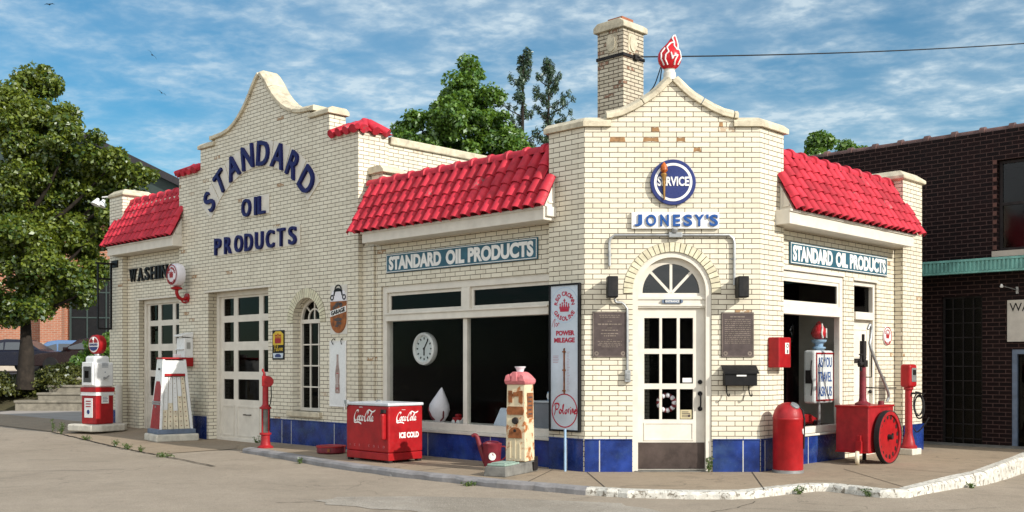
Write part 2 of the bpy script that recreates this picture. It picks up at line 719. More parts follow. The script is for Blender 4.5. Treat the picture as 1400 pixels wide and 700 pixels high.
CREAM = ((.755, .70, .56), (.66, .605, .475))
M = {}
M['brick'] = brick('cream_glazed_brick', CREAM[0], CREAM[1], (.085, .06, .04), odd=.992, oddcol=(.36, .22, .11))
M['chim'] = brick('chimney_brick', (.60, .53, .40), (.46, .40, .29), (.06, .045, .03), odd=.9, oddcol=(.24, .12, .07), stain=.5, stcol=(.2, .12, .08), ms=.009)
M['vous'] = paint('arch_brick_cream', (.66, .60, .43), .45, var=.18, scale=9)
M['mortar'] = paint('dark_mortar', (.09, .065, .045), .95, var=.2)
M['stone'] = paint('cream_terracotta_coping', (.56, .50, .37), .65, var=.2, scale=7, grime=.8, gcol=(.17, .13, .09), bump=.35, wear=.70, wcol=(.30, .25, .17))
M['white'] = paint('cream_white_paint', (.66, .62, .54), .5, var=.07, grime=.22, gcol=(.30, .25, .18))
M['whitew'] = paint('weathered_white_paint', (.62, .59, .52), .55, var=.1, grime=.4, gcol=(.25, .2, .14), wear=.68, wcol=(.35, .27, .18))
M['bluetile'] = paint('glazed_blue_tile', (.013, .034, .17), .22, var=.5, scale=3, grime=.8, gcol=(.05, .10, .20), bump=.08)
M['tilegap'] = paint('pale_tile_grout', (.45, .45, .44), .8)
M['redtile'] = paint('red_painted_roof_tile', (.52, .026, .045), .58, var=.2, scale=6, grime=.25, gcol=(.16, .02, .02), bump=.1)
def per_piece(m, amount, fade, fadecol):
    t = m.node_tree
    p_ = [n for n in t.nodes if n.bl_idname == 'ShaderNodeBsdfPrincipled'][0]
    src = p_.inputs['Base Color'].links[0].from_socket
    g = nd(t, 'ShaderNodeNewGeometry').outputs['Random Per Island']
    c = mixrgb(t, 1.0, src, (1, 1, 1), 'MULTIPLY')
    mul = [n for n in t.nodes if n.bl_idname == 'ShaderNodeMix' and n.outputs[2] == c][0]
    gr = nd(t, 'ShaderNodeCombineColor', {0: rng_map(t, g, 0, 1, 1 - amount, 1 + amount * .4), 1: rng_map(t, g, 0, 1, 1 - amount, 1 + amount * .8), 2: rng_map(t, g, 0, 1, 1 - amount, 1 + amount * .8)})
    t.links.new(gr.outputs[0], mul.inputs[7])
    v = nd(t, 'ShaderNodeTexCoord').outputs['Object']
    nn = noise(t, v, 16, 5, .65)
    k = nd(t, 'ShaderNodeMath', {0: rng_map(t, nn, .5, .66), 1: rng_map(t, g, 1 - fade, 1 - fade + .02)}, operation='MULTIPLY').outputs[0]
    t.links.new(mixrgb(t, k, c, fadecol), p_.inputs['Base Color'])
    return m


per_piece(M['redtile'], .28, .05, (.22, .15, .14))
per_piece(M['vous'], .15, .05, (.35, .25, .15))
M['reddark'] = paint('red_roof_bed', (.16, .012, .014), .8)
M['navy'] = paint('navy_letter_paint', (.010, .013, .095), .5, var=.15, grime=.15, spec=.2)
M['blue'] = paint('blue_letter_paint', (.012, .075, .28), .4, var=.2, scale=14, grime=.2)
M['dkblue'] = paint('sign_blue_enamel', (.022, .035, .15), .32, var=.12, grime=.15)
M['teal'] = paint('sign_teal_enamel', (.032, .105, .15), .4, var=.16, scale=7, grime=.3, gcol=(.05, .08, .1))
M['enamel'] = paint('white_enamel', (.72, .73, .72), .28, var=.05, grime=.2, gcol=(.3, .28, .25))
M['paleen'] = paint('pale_blue_enamel', (.52, .59, .66), .35, var=.10, scale=3, grime=.3, gcol=(.32, .3, .28))
M['signwhite'] = paint('white_sign_paint', (.76, .75, .72), .45, var=.05, grime=.15)
M['black'] = paint('black_paint', (.008, .008, .009), .5, var=.2, grime=.1, spec=.2)
M['bronze'] = paint('dark_bronze_plaque', (.085, .065, .062), .45, metal=.3, var=.2, scale=12)
M['bronzelit'] = paint('rubbed_bronze_lettering', (.22, .18, .15), .45, metal=.3, var=.2, scale=12)
M['kick'] = paint('brown_kick_plate', (.075, .055, .048), .45, metal=.3, var=.3, scale=5, grime=.3)
M['red'] = paint('red_enamel', (.33, .009, .012), .38, var=.2, grime=.5, gcol=(.11, .012, .01), wear=.735, wcol=(.10, .03, .02))
M['redold'] = paint('faded_red_paint', (.32, .014, .018), .45, var=.22, scale=8, grime=.45, gcol=(.10, .02, .02), wear=.74, wcol=(.17, .06, .03))
M['maroon'] = paint('old_maroon_paint', (.17, .018, .028), .5, var=.25, scale=9, grime=.4)
M['pink'] = paint('sun_faded_pink_paint', (.55, .17, .18), .6, var=.2, scale=9, grime=.3)
M['rustcream'] = paint('rusty_cream_enamel', (.62, .53, .36), .5, var=.12, scale=3.2, grime=.7, gcol=(.34, .17, .06), wear=.52, wcol=(.36, .13, .04))
M['rustwhite'] = paint('rust_streaked_white_enamel', (.70, .63, .47), .5, var=.15, scale=9, grime=.5, gcol=(.38, .26, .14), wear=.66, wcol=(.25, .11, .05))
M['rust'] = paint('brown_rust', (.24, .085, .03), .85, var=.35, scale=12, grime=.5, gcol=(.08, .03, .02))
M['steel'] = paint('galvanised_steel', (.36, .37, .37), .42, metal=.7, var=.15, scale=9)
M['lid'] = paint('zinc_lid', (.56, .59, .62), .42, metal=.15, var=.12, scale=6)
M['greyblue'] = paint('grey_blue_paint', (.13, .17, .24), .5, var=.2, grime=.3)
M['ltblue'] = paint('light_blue_paint', (.28, .42, .58), .5, var=.15)
M['dkiron'] = paint('dark_iron', (.028, .024, .024), .6, metal=.5, var=.3, scale=8)
M['castgrey'] = paint('worn_grey_cast_iron', (.16, .155, .14), .7, var=.3, scale=7, grime=.6, gcol=(.05, .045, .04))
M['mint'] = paint('pale_green_plate', (.28, .38, .32), .6, var=.2, scale=8, grime=.3)
M['rubber'] = paint('black_rubber', (.014, .014, .015), .7, var=.2)
M['brass'] = paint('aged_brass', (.42, .24, .08), .4, metal=.8, var=.25, scale=12)
M['amber'] = paint('amber_glass_paint', (.30, .085, .012), .35, var=.5, scale=9, grime=.8, gcol=(.06, .02, .01))
M['flamered'] = paint('red_flame_enamel', (.50, .012, .02), .25, var=.12, grime=.1)
M['flamewhite'] = paint('white_flame_enamel', (.78, .74, .76), .3, var=.05, grime=.1)
M['frost'] = paint('milk_glass', (.72, .70, .74), .25, var=.06, grime=.1)
M['yellow'] = paint('yellow_sign_paint', (.62, .42, .03), .4, var=.15, scale=12)
M['olive'] = paint('olive_sign_paint', (.20, .21, .04), .5, var=.2, scale=12)
M['dial'] = paint('pale_dial', (.60, .63, .62), .35, var=.05, grime=.05)
M['concrete'] = paint('whitewashed_concrete', (.58, .55, .47), .85, var=.14, scale=7, grime=.55, gcol=(.25, .2, .14), bump=.4)
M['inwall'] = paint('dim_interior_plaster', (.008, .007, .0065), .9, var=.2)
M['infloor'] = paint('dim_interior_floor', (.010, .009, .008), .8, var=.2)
M['roofing'] = paint('flat_roof_felt', (.06, .06, .06), .95, var=.3)
M['glass'] = glass('window_glass', (.94, .95, .95), 1.06)
M['glassdk'] = glass('dusty_window_glass', (.35, .36, .36), 1.2)
M['fan'] = glass('fanlight_glass', (.40, .40, .42), 1.55, .03)
M['road'] = ground_mat('worn_street_concrete', (.34, .285, .22), (.41, .345, .27), (.20, .17, .135), patch=.45)
M['walk'] = ground_mat('sidewalk_concrete', (.33, .26, .185), (.40, .32, .23), (.18, .145, .105), patch=.55, scale=1.3)
M['gravelly'] = ground_mat('worn_aggregate_patch', (.34, .30, .245), (.54, .49, .42), (.20, .175, .145), patch=.2, crack=False, scale=.9, bump=.9)
M['asphalt'] = ground_mat('dark_asphalt', (.055, .052, .055), (.075, .07, .07), (.03, .03, .03), patch=.3, crack=False)
M['earth'] = ground_mat('bare_earth', (.06, .05, .03), (.09, .085, .04), (.04, .05, .02), patch=.4, crack=False, scale=.5)
M['crack'] = paint('dirt_filled_joint', (.05, .042, .032), .95, var=.4, scale=14)
M['stonestep'] = paint('weathered_step_stone', (.22, .20, .16), .9, var=.25, scale=5, grime=.6, gcol=(.06, .055, .04), bump=.5)
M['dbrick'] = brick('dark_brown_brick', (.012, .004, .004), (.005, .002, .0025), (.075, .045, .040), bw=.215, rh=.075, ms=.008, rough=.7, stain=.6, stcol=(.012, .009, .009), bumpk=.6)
M['rbrick'] = brick('red_brick', (.42, .17, .10), (.34, .13, .075), (.40, .33, .26), bw=.3, rh=.1, ms=.012, rough=.85, stain=.3, stcol=(.2, .09, .06))
M['limestone'] = paint('pale_limestone', (.48, .42, .35), .85, var=.1, scale=2)
M['verdigris'] = paint('verdigris_metal', (.17, .40, .36), .55, var=.2, scale=6, grime=.4, gcol=(.08, .2, .18))
M['gtin'] = paint('dark_green_sheet_metal', (.035, .055, .05), .6, var=.15, scale=1)
M['bark'] = paint('tree_bark', (.026, .020, .015), .95, var=.35, scale=6, bump=.8)
M['leafA'] = leaf('yellowing_maple_leaf', (.026, .068, .010), (.20, .245, .028))
M['leafB'] = leaf('green_maple_leaf', (.05, .13, .02), (.16, .27, .04))
M['leafC'] = leaf('dark_pine_needle', (.04, .075, .042), (.08, .13, .065), .2)
M['leafD'] = leaf('juniper_leaf', (.03, .045, .010), (.11, .115, .02), .2)
M['leafE'] = leaf('weed_leaf', (.05, .10, .02), (.12, .17, .03))
M['carnavy'] = paint('navy_car_paint', (.008, .010, .022), .25, var=.05, bump=0, spec=.3)
M['carblue'] = paint('light_blue_car_paint', (.07, .15, .30), .22, var=.05, bump=0, spec=.7)
M['carmar'] = paint('dark_maroon_car_paint', (.016, .006, .006), .25, var=.05, bump=0, spec=.3)
M['carglass'] = paint('car_window_glass', (.03, .04, .05), .05, var=.02, bump=0, grime=0, spec=1.0)
M['tail'] = paint('red_lamp_lens', (.5, .02, .02), .2, bump=0)
M['okerb'] = paint('orange_kerb_paint', (.50, .22, .05), .8, var=.25, scale=6)
M['chip'] = paint('chipped_brown_brick', (.33, .19, .09), .9, var=.3, scale=16, grime=.4)

# ------------------------------------------------------------------ ground
def road_z(x, y):
    # street falls away to the right and back; nearly level in front
    t = min(1, max(0, (x - 4.2) / 4.0))
    t = t * t * (3 - 2 * t)
    return -.085 - .17 * t


xs = [-600, -200, -90, -50, -30] + list(np.arange(-24, 24.1, .8)) + [30, 50, 90, 200, 600]
ys = [-200, -60, -20] + list(np.arange(-8, 40.1, .8)) + [50, 70, 110, 200, 500, 1200]
vs = [(x, y, road_z(x, y)) for y in ys for x in xs]
nx = len(xs)
fs = [(j * nx + i, j * nx + i + 1, (j + 1) * nx + i + 1, (j + 1) * nx + i) for j in range(len(ys) - 1) for i in range(nx - 1)]
structure(MB().add(vs, fs).build('road', M['road'], smooth=True))

KERB = [(-4.64, 17.84), (-3.79, 16.75), (-2.85, 15.48), (-2.06, 14.55), (-1.37, 13.82), (-.75, 13.28), (-.18, 12.78), (.40, 12.40),
        (.85, 12.05), (1.33, 11.82), (1.90, 11.70), (2.48, 11.69), (2.75, 11.76), (3.21, 12.12), (3.63, 12.40), (3.80, 12.42), (4.02, 12.14),
        (4.22, 11.86), (4.55, 11.86), (4.93, 12.30), (5.82, 13.32), (6.30, 13.81), (7.93, 16.03), (9.6, 18.4), (14, 24.6)]


def offset(path, d):
    o = []
    n = len(path)
    for i, p in enumerate(path):
        a = Vector(path[max(i - 1, 0)])
        b = Vector(path[min(i + 1, n - 1)])
        t = (b - a).normalized()
        o.append((p[0] - t.y * d, p[1] + t.x * d))
    return o


KIN = offset(KERB, .16)
# kerb stones: right-hand stretch carries old white paint
def kerb_mesh(i0, i1):
    m = MB()
    sub_o, sub_i = [], []
    for i in range(i0, i1):
        k = 4
        for j in range(k + (i == i1 - 1)):
            t = j / k
            jit = random.uniform(-.016, .016)
            sub_o.append((KERB[i][0] * (1 - t) + KERB[i + 1][0] * t + jit, KERB[i][1] * (1 - t) + KERB[i + 1][1] * t + jit))
            sub_i.append((KIN[i][0] * (1 - t) + KIN[i + 1][0] * t, KIN[i][1] * (1 - t) + KIN[i + 1][1] * t))
    vs = []
    for a, b in zip(sub_o, sub_i):
        dx, dy = a[0] - b[0], a[1] - b[1]
        l = math.hypot(dx, dy)
        e = (a[0] - dx / l * .025, a[1] - dy / l * .025)
        zt = .002 + random.uniform(-.012, .006)
        vs += [(a[0], a[1], -.45), (a[0], a[1], zt - .03), (e[0], e[1], zt), (b[0], b[1], .004), (b[0], b[1], -.45)]
    n = len(sub_o)
    fs = []
    for i in range(n - 1):
        for k in range(4):
            fs.append((i * 5 + k, i * 5 + 5 + k, i * 5 + 6 + k, i * 5 + 1 + k))
    fs += [(0, 1, 2, 3, 4), tuple((n - 1) * 5 + k for k in (4, 3, 2, 1, 0))]
    return m.add(vs, fs)


M['kerbgrey'] = paint('worn_grey_kerb', (.26, .25, .25), .9, var=.2, scale=3, grime=.6, gcol=(.10, .085, .07), wear=.62, wcol=(.42, .40, .38), bump=.6)
M['kerbwhite'] = paint('flaking_white_kerb', (.60, .58, .52), .9, var=.2, scale=8, grime=.75, gcol=(.25, .22, .18), wear=.535, wcol=(.20, .175, .14), bump=.9)
structure(kerb_mesh(0, 8).build('kerb', M['kerbgrey']))
structure(kerb_mesh(8, 14).build('kerb', M['kerbwhite']))
structure(kerb_mesh(14, 24).build('kerb', M['kerbwhite']))

wl = [tuple((FL @ Vector((x, .5, 0)))[:2]) for x in (-7.6,)]
inner = [tuple((FR @ Vector((7.0, -.2, 0)))[:2]), (9.0, 20.5)]
poly = KIN + [(14, 30)] + [tuple((FR @ Vector((5.0, 1.5, 0)))[:2]), tuple((FR @ Vector((.8, .6, 0)))[:2]), tuple((FL @ Vector((-.8, .6, 0)))[:2]),
                           tuple((FL @ Vector((-7.55, .25, 0)))[:2]), tuple((FL @ Vector((-7.55, -.75, 0)))[:2])]
m = MB()
m.slab(poly, -.4, 0)
structure(m.build('sidewalk', M['walk']))
# pavement joints across the sidewalk
m = MB()
for a, b in (((1.1, 11.9), (1.0, 13.8)), ((2.9, 11.9), (3.2, 13.8)), ((-1.3, 13.95), (-.2, 15.0)), ((4.6, 12.0), (4.55, 14.2)), ((5.9, 13.6), (5.2, 14.4)), ((-3.0, 15.9), (-2.2, 16.6)), ((.2, 12.7), (.55, 14.1)), ((6.9, 14.9), (6.2, 15.6))):
    d = Vector((b[0] - a[0], b[1] - a[1])).normalized() * .006
    m.add([(a[0] - d.y, a[1] + d.x, .004), (a[0] + d.y, a[1] - d.x, .004), (b[0] + d.y, b[1] - d.x, .004), (b[0] - d.y, b[1] + d.x, .004)], [(0, 1, 2, 3)])
structure(m.build('pavement_joints', M['crack']))

# concrete forecourt in front of the garage doors, 4 mm over the street
fc = [(-10.9, 24.0), (-10.4, 23.3), (-7.45, 19.2), (-4.4, 15.35)]
def fore_z(u):
    return -.075 + .085 * min(1, max(0, (-u - 9.8) / 3.6))


us = list(np.arange(-7.5, -22.1, -.5))
fv, ff = [], []
edge_u, edge_v = [-22, -14.7, -9.75, -7.5], [-1.1, -1.2, -2.05, -2.33]
for u in us:
    v0 = float(np.interp(u, edge_u, edge_v))
    for k in range(9):
        q = FL @ Vector((u, .35 + (v0 - .35) * k / 8, fore_z(u) * (1 - .95 * (k / 8) ** 2) - .077 * .95 * (k / 8) ** 2))
        fv.append(tuple(q))
for i in range(len(us) - 1):
    for k in range(8):
        ff.append((i * 9 + k, i * 9 + k + 1, i * 9 + 10 + k, i * 9 + 9 + k))
structure(MB().add(fv, ff).build('forecourt', M['walk'], smooth=True))
# weedy joint at the edge of the forecourt and cracks in the street
def ragged(m, pts, wd, z):
    pts = [np.array(p, float) for p in pts]
    path = []
    for a, b in zip(pts[:-1], pts[1:]):
        n = max(2, int(np.linalg.norm(b - a) / .12))
        for i in range(n):
            path.append(a + (b - a) * i / n + rng.normal(0, .012, 2))
    path.append(pts[-1])
    vs = []
    for i, p in enumerate(path):
        d = path[min(i + 1, len(path) - 1)] - path[max(i - 1, 0)]
        d /= max(1e-6, np.linalg.norm(d))
        k = wd * random.uniform(.4, 1.2)
        vs += [(p[0] - d[1] * k, p[1] + d[0] * k, z), (p[0] + d[1] * k, p[1] - d[0] * k, z)]
    m.add(vs, [(2 * i, 2 * i + 1, 2 * i + 3, 2 * i + 2) for i in range(len(path) - 1)])


m = MB()
ragged(m, fc, .018, -.0705)
structure(m.build('forecourt_joint', M['crack']))
m = MB()
ragged(m, [(-7.6, 14.5), (-6.9, 14.75), (-5.6, 14.95)], .008, -.081)
ragged(m, [(-2.6, 11.4), (-1.6, 11.55), (-.9, 11.9)], .007, -.081)
ragged(m, [(1.4, 10.1), (2.4, 11.0), (3.6, 10.6), (5.2, 11.0)], .006, -.081)
ragged(m, [(2.4, 11.0), (2.7, 11.5)], .006, -.081)
structure(m.build('street_crack', M['crack']))
# worn aggregate patch of the street in front of the kerb
m = MB()
n = 26
pp = []
for i in range(n):
    a = 2 * math.pi * i / n
    k = random.uniform(.85, 1.12)
    pp.append((-.35 + 1.9 * k * math.cos(a) - .25 * math.sin(a), 11.2 + .75 * k * math.sin(a) - .22 * math.cos(a)))
vs = [(x, y, -.0805) for x, y in pp]
m.add(vs, [tuple(range(n))])
structure(m.build('worn_street_patch', M['gravelly']))

# raised lot and its bank on the left, behind the steps
bank = [(-60, 33.2, -.2), (-15.6, 33.2, -.2), (-13.2, 35.2, -.2), (-4, 42, -.2), (40, 60, -.2)]
top = [(-60, 35.6, 1.0), (-16.0, 35.6, 1.0), (-13.4, 36.6, 1.0), (-4, 44, 1.0), (40, 62, 1.0)]
far = [(-200, 400, 1.6), (-60, 400, 1.6), (-20, 400, 1.6), (60, 400, 1.6), (200, 400, 1.6)]
vs = bank + top + far
fs = [(i, i + 1, i + 6, i + 5) for i in range(4)] + [(5 + i, 6 + i, 11 + i, 10 + i) for i in range(4)]
structure(MB().add(vs, fs).build('terrain', M['earth'], smooth=True))
structure(MB().slab([(-60, 38.5), (-12, 38.5), (-4, 45), (-8, 56), (-60, 56)], .9, 1.06).build('parking_lot', M['asphalt']))

# ------------------------------------------------------------------ the station
ST = thing('gas_station', 'cream brick gas station with red tile eaves, curved gables and a corner entrance', 'gas station', FF)
iFF = FF.inverted()
SL, SF, SR = iFF @ FL, iFF @ FF, iFF @ FR


def arch_pts(cx, zs, r, n=24):
    return [(cx + r * math.cos(math.pi * i / n), zs + r * math.sin(math.pi * i / n)) for i in range(n + 1)]


BASE = -.12
# gable outline of the garage front, centre x=-7.97
GC = -7.97
curve = [(1.62, 5.91), (1.35, 5.925), (1.10, 5.97), (.90, 6.05), (.72, 6.15), (.56, 6.27), (.42, 6.40), (.30, 6.54), (.19, 6.68), (.08, 6.80)]
gable = [(-11.05, BASE), (-4.95, BASE), (-4.95, 5.36), (GC + 2.2, 5.36), (GC + 2.2, 5.78), (GC + 1.62, 5.78)]
gable += [(GC + u, z) for u, z in curve] + [(GC, 6.84)] + [(GC - u, z) for u, z in curve[::-1]]
gable += [(GC - 1.62, 5.78), (GC - 2.2, 5.78), (GC - 2.2, 5.36), (-11.05, 5.36)]
gdoor = [(-9.86, -.2 + .05), (-7.68, -.15), (-7.68, 2.87), (-9.86, 2.87)]
AC, AZ, AR = -6.46, 2.20, .42          # arched window of the garage
awin = [(AC - AR, .60), (AC + AR, .60)] + arch_pts(AC, AZ, AR)
# the outline must enclose the door hole, so the hole starts at the foot of the wall
gdoor = [(-9.86, BASE + .001), (-7.68, BASE + .001), (-7.68, 2.87), (-9.86, 2.87)]
link('garage_front', holes_mesh('garage_front', gable, [gdoor, awin], 0, .35), M['brick'], ST, SL)
m = MB()
m.box(-5.77, -4.95, .352, .64, BASE, 5.36)       # right shoulder
m.box(-11.05, -10.17, .352, .64, BASE, 5.36)
m.box(-5.30, -4.99, .642, 8.0, BASE, 5.22)      # side walls going back
m.box(-11.01, -10.7, .642, 8.0, BASE, 5.22)
m.box(-10.69, -5.31, 7.7, 8.0, BASE, 5.2)
m.build('garage_wall', M['brick'], ST, SL)
bx(-10.69, -5.31, .36, 7.69, 4.85, 5.0).build('garage_roof', M['roofing'], ST, SL)
m = MB()
m.box(-10.69, -10.67, .36, 7.69, 0, 4.84)
m.box(-5.33, -5.31, .645, 7.69, 0, 4.84)
m.box(-10.66, -5.34, 7.66, 7.69, 0, 4.84)
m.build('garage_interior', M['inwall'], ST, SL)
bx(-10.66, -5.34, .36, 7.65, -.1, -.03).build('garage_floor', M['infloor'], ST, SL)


def coping(pts, y0, y1, th, name, frame_l, over=.05, stone=.42):
    """coping stones following an outline (left to right); separate stones with dark open joints"""
    P = [Vector((q[0], q[1])) for q in pts]
    n = len(P)
    nor = []
    for i in range(n):
        a = P[max(i - 1, 0)]
        b = P[min(i + 1, n - 1)]
        t1 = (P[i] - a).normalized() if i > 0 else (b - P[i]).normalized()
        t2 = (b - P[i]).normalized() if i < n - 1 else t1
        n1, n2 = Vector((-t1.y, t1.x)), Vector((-t2.y, t2.x))
        k = (n1 + n2).normalized()
        nor.append(k / max(.5, k.dot(n1)))
    # cut the run into stones
    runs, cur, acc = [], [0], 0
    for i in range(1, n):
        acc += (P[i] - P[i - 1]).length
        cur.append(i)
        if acc > stone and i < n - 1:
            runs.append(cur)
            cur, acc = [i], 0
    if len(cur) > 1:
        runs.append(cur)
    m = MB()
    for r_ in runs:
        Q = [P[i].copy() for i in r_]
        K = [nor[i] for i in r_]
        if r_[0] > 0:
            Q[0] += (Q[1] - Q[0]).normalized() * .005
        if r_[-1] < n - 1:
            Q[-1] += (Q[-2] - Q[-1]).normalized() * .005
        j = random.uniform(-.004, .004)
        vs = []
        for q, k in zip(Q, K):
            o = q + k * (th + j)
            i2 = q + k * th * .55
            vs += [(q.x, y0 - over + j, q.y), (i2.x, y0 - over + j, i2.y), (o.x, y0 + .03, o.y), (o.x, y1 - .02, o.y), (i2.x, y1 + over, i2.y), (q.x, y1 + over, q.y)]
        fs = []
        for i in range(len(Q) - 1):
            for k in range(6):
                l = (k + 1) % 6
                fs.append((i * 6 + k, i * 6 + l, i * 6 + 6 + l, i * 6 + 6 + k))
        fs += [tuple(range(6)), tuple((len(Q) - 1) * 6 + k for k in range(5, -1, -1))]
        m.add(vs, fs)
    return m.build(name, M['stone'], ST, frame_l, bevel=.007)


# pts left to right so that the normal points up
def mirror_curve(c, cv, apex):
    return [(c - u, z) for u, z in cv] + [apex] + [(c + u, z) for u, z in cv[::-1]]


cl = mirror_curve(GC, [(1.70, 5.91)] + curve, (GC, 6.86))
half = len(cl) // 2
coping(cl[:half + 1], 0, .35, .11, 'coping', SL)
coping(cl[half:], 0, .35, .11, 'coping', SL)
coping([(GC - 2.25, 5.78), (GC - 1.622, 5.78)], 0, .35, .12, 'coping', SL)
coping([(GC + 1.622, 5.78), (GC + 2.25, 5.78)], 0, .35, .12, 'coping', SL)
# blocks under the steps of the coping
for s in (-1, 1):
    x = GC + s * 1.70
    bx(min(x, x + s * .08), max(x, x + s * .08), -.045, .39, 5.902, 5.98).build('coping_end', M['stone'], ST, SL)
m = MB()
m.box(-5.35, -4.94, .70, 8.05, 5.22, 5.36)
m.box(-11.06, -10.65, .70, 8.05, 5.22, 5.36)
m.build('parapet_coping', M['stone'], ST, SL, bevel=.02)


# barrel tile roof -------------------------------------------------
def tile_slope(m, x0, x1, ye, ze, yr, zr, rows, pitch=.21, skew=None):
    dy, dz = yr - ye, zr - ze
    Ls = math.hypot(dy, dz)
    ty, tz = dy / Ls, dz / Ls
    ny, nz = -tz, ty           # outward normal (towards -y and up)
    if nz < 0:
        ny, nz = -ny, -nz
    n = max(1, int(round((x1 - x0) / pitch)))
    pw = (x1 - x0) / n
    prof = []
    K = 9
    for k in range(K + 1):
        a = math.pi * k / K
        prof.append((.5 - .38 * math.cos(a), .165 * math.sin(a)))
    prof = [(0, -.03)] + [(.07, -.04)] + prof + [(.93, -.04), (1, -.03)]
    rl = Ls / rows
    for r in range(rows):
        for c in range(n):
            if skew and not skew(x0 + (c + .5) * pw, r):
                continue
            j1, j2 = random.uniform(-.004, .004), random.uniform(-.009, .009)
            s0 = r * rl - .03 + random.uniform(-.006, .006)
            s1 = (r + 1) * rl + .02
            vs = []
            for (s, lift, kk) in ((s0, .030 + j1, 1.0), (s1, .008, .90)):
                for (u, h) in prof:
                    uu = .5 + (u - .5) * kk
                    x = x0 + (c + uu) * pw + j2 * (0.4 if s == s1 else 1) * .5
                    hh = h * pw * 2.0 * (1 if kk == 1 else .9) + lift
                    vs.append((x, ye + ty * s + ny * hh, ze + tz * s + nz * hh))
            q = len(prof)
            # underside lip at the front for thickness
            for (u, h) in prof:
                hh = h * pw * 2.0 + .030 + j1 - .018
                vs.append((x0 + (c + u) * pw + j2 * .5, ye + ty * s0 + ny * hh, ze + tz * s0 + nz * hh))
            fs = [(i, i + 1, q + i + 1, q + i) for i in range(q - 1)] + [(i + 1, i, 2 * q + i, 2 * q + i + 1) for i in range(q - 1)]
            m.add(vs, fs)


def ridge_tiles(m, x0, x1, y, z, r=.085, L=.36):
    n = max(1, int(round((x1 - x0) / L)))
    d = (x1 - x0) / n
    for i in range(n):
        a0 = x0 + i * d
        vs = []
        K = 9
        for (xx, rr) in ((a0 - .03, r * 1.0), (a0 + d * .78, r * .92), (a0 + d * .80, r * 1.22), (a0 + d * .97, r * 1.26), (a0 + d + .0, r * 1.0)):
            for k in range(K + 1):
                t = -.35 + (math.pi + .7) * k / K
                vs.append((xx, y - rr * math.cos(t), z + rr * math.sin(t)))
        q = K + 1
        m.add(vs, [(j * q + k, j * q + k + 1, (j + 1) * q + k + 1, (j + 1) * q + k) for j in range(4) for k in range(K)])


def eave(fr, x0, x1, ze, zr, yr, zf0, zf1, wall_y, skew=None, cheek=None, xf0=None, xf1=None, rows=5):
    """pent roof: eave at y=-.30, ridge at y=yr; boxed eave with fascia below"""
    m = MB()
    tile_slope(m, x0, x1, -.27, ze, yr, zr, rows, skew=skew)
    m.build('roof_tiles', M['redtile'], ST, fr, smooth=50)
    bx0, bx1 = x0 + .13, x1 - .13
    m = MB()
    m.add([(bx0, -.24, ze - .01), (bx1, -.24, ze - .01), (bx1, yr, zr - .01), (bx0, yr, zr - .01), (bx0, yr, ze - .01), (bx1, yr, ze - .01)],
          [(0, 1, 2, 3), (0, 3, 4), (1, 5, 2), (0, 4, 5, 1), (3, 2, 5, 4)])
    m.build('roof_bed', M['reddark'], ST, fr)
    m = MB()
    ridge_tiles(m, x0 if x0 < 0 else x0, x1, yr + .03, zr + .05)
    m.build('ridge_tiles', M['redtile'], ST, fr, smooth=60)
    a, b = (xf0 if xf0 is not None else x0 + .12), (xf1 if xf1 is not None else x1 - .1)
    m = MB()
    m.box(a, b, -.22, wall_y + .02, zf0, zf1)
    m.box(a - .02, b + .02, -.245, -.22, zf1 - .035, zf1 - .002)
    m.build('fascia', M['white'], ST, fr, bevel=.006)


WY = .12   # wing walls stand back this far
# near left wing
outer = [(-4.94, BASE), (-.62, BASE), (-.62, 4.32), (-4.94, 4.32)]
win = [(-4.49, .40), (-.66, .40), (-.66, 2.72), (-4.49, 2.72)]
link('wing_wall', holes_mesh('wing_wall', outer, [win], WY, WY + .25), M['brick'], ST, SL)
bx(-4.945, -4.64, .08, WY - .002, BASE, 3.41).build('wing_pilaster', M['brick'], ST, SL)
eave(SL, -4.86, -.46, 3.60, 4.40, .17, 3.41, 3.595, WY, skew=lambda x, r: not (r >= 2 and x > -.62), xf0=-4.56, xf1=-.54, rows=4)
bx(-4.94, -4.62, .26, .62, 4.0, 4.64).build('parapet_pier', M['brick'], ST, SL)
MB().prism([(-5.0, 4.64), (-4.54, 4.64), (-4.54, 4.69), (-4.62, 4.76), (-4.92, 4.76), (-5.0, 4.69)], .2, .68).build('pier_cap', M['stone'], ST, SL, bevel=.01)
# white cheek under the rake beside the entrance pavilion
m = MB()


def cheek(fr, x, ze, s=1):
    m = MB()
    pts = [(-.21, ze), (-.004, ze + .37), (-.004, ze)]
    for x0, x1, sc_ in ((x, x + s * .06, 1.0),):
        vs = [(xx, y, z) for xx in (x0, x1) for y, z in pts]
        m.add(vs, [(0, 1, 2), (3, 5, 4), (0, 3, 4, 1), (1, 4, 5, 2), (2, 5, 3, 0)])
    m.box(min(x + s * .06, x + s * .075), max(x + s * .06, x + s * .075), -.15, -.06, ze + .05, ze + .08)
    m.box(min(x + s * .06, x + s * .075), max(x + s * .06, x + s * .075), -.055, -.035, ze + .05, ze + .30)
    m.build('rake_cheek', M['white'], ST, fr)


cheek(SL, -.59, 3.595)
bx(-.60, -.50, -.19, -.003, 3.46, 3.593).build('eave_block', M['white'], ST, SL, bevel=.006)
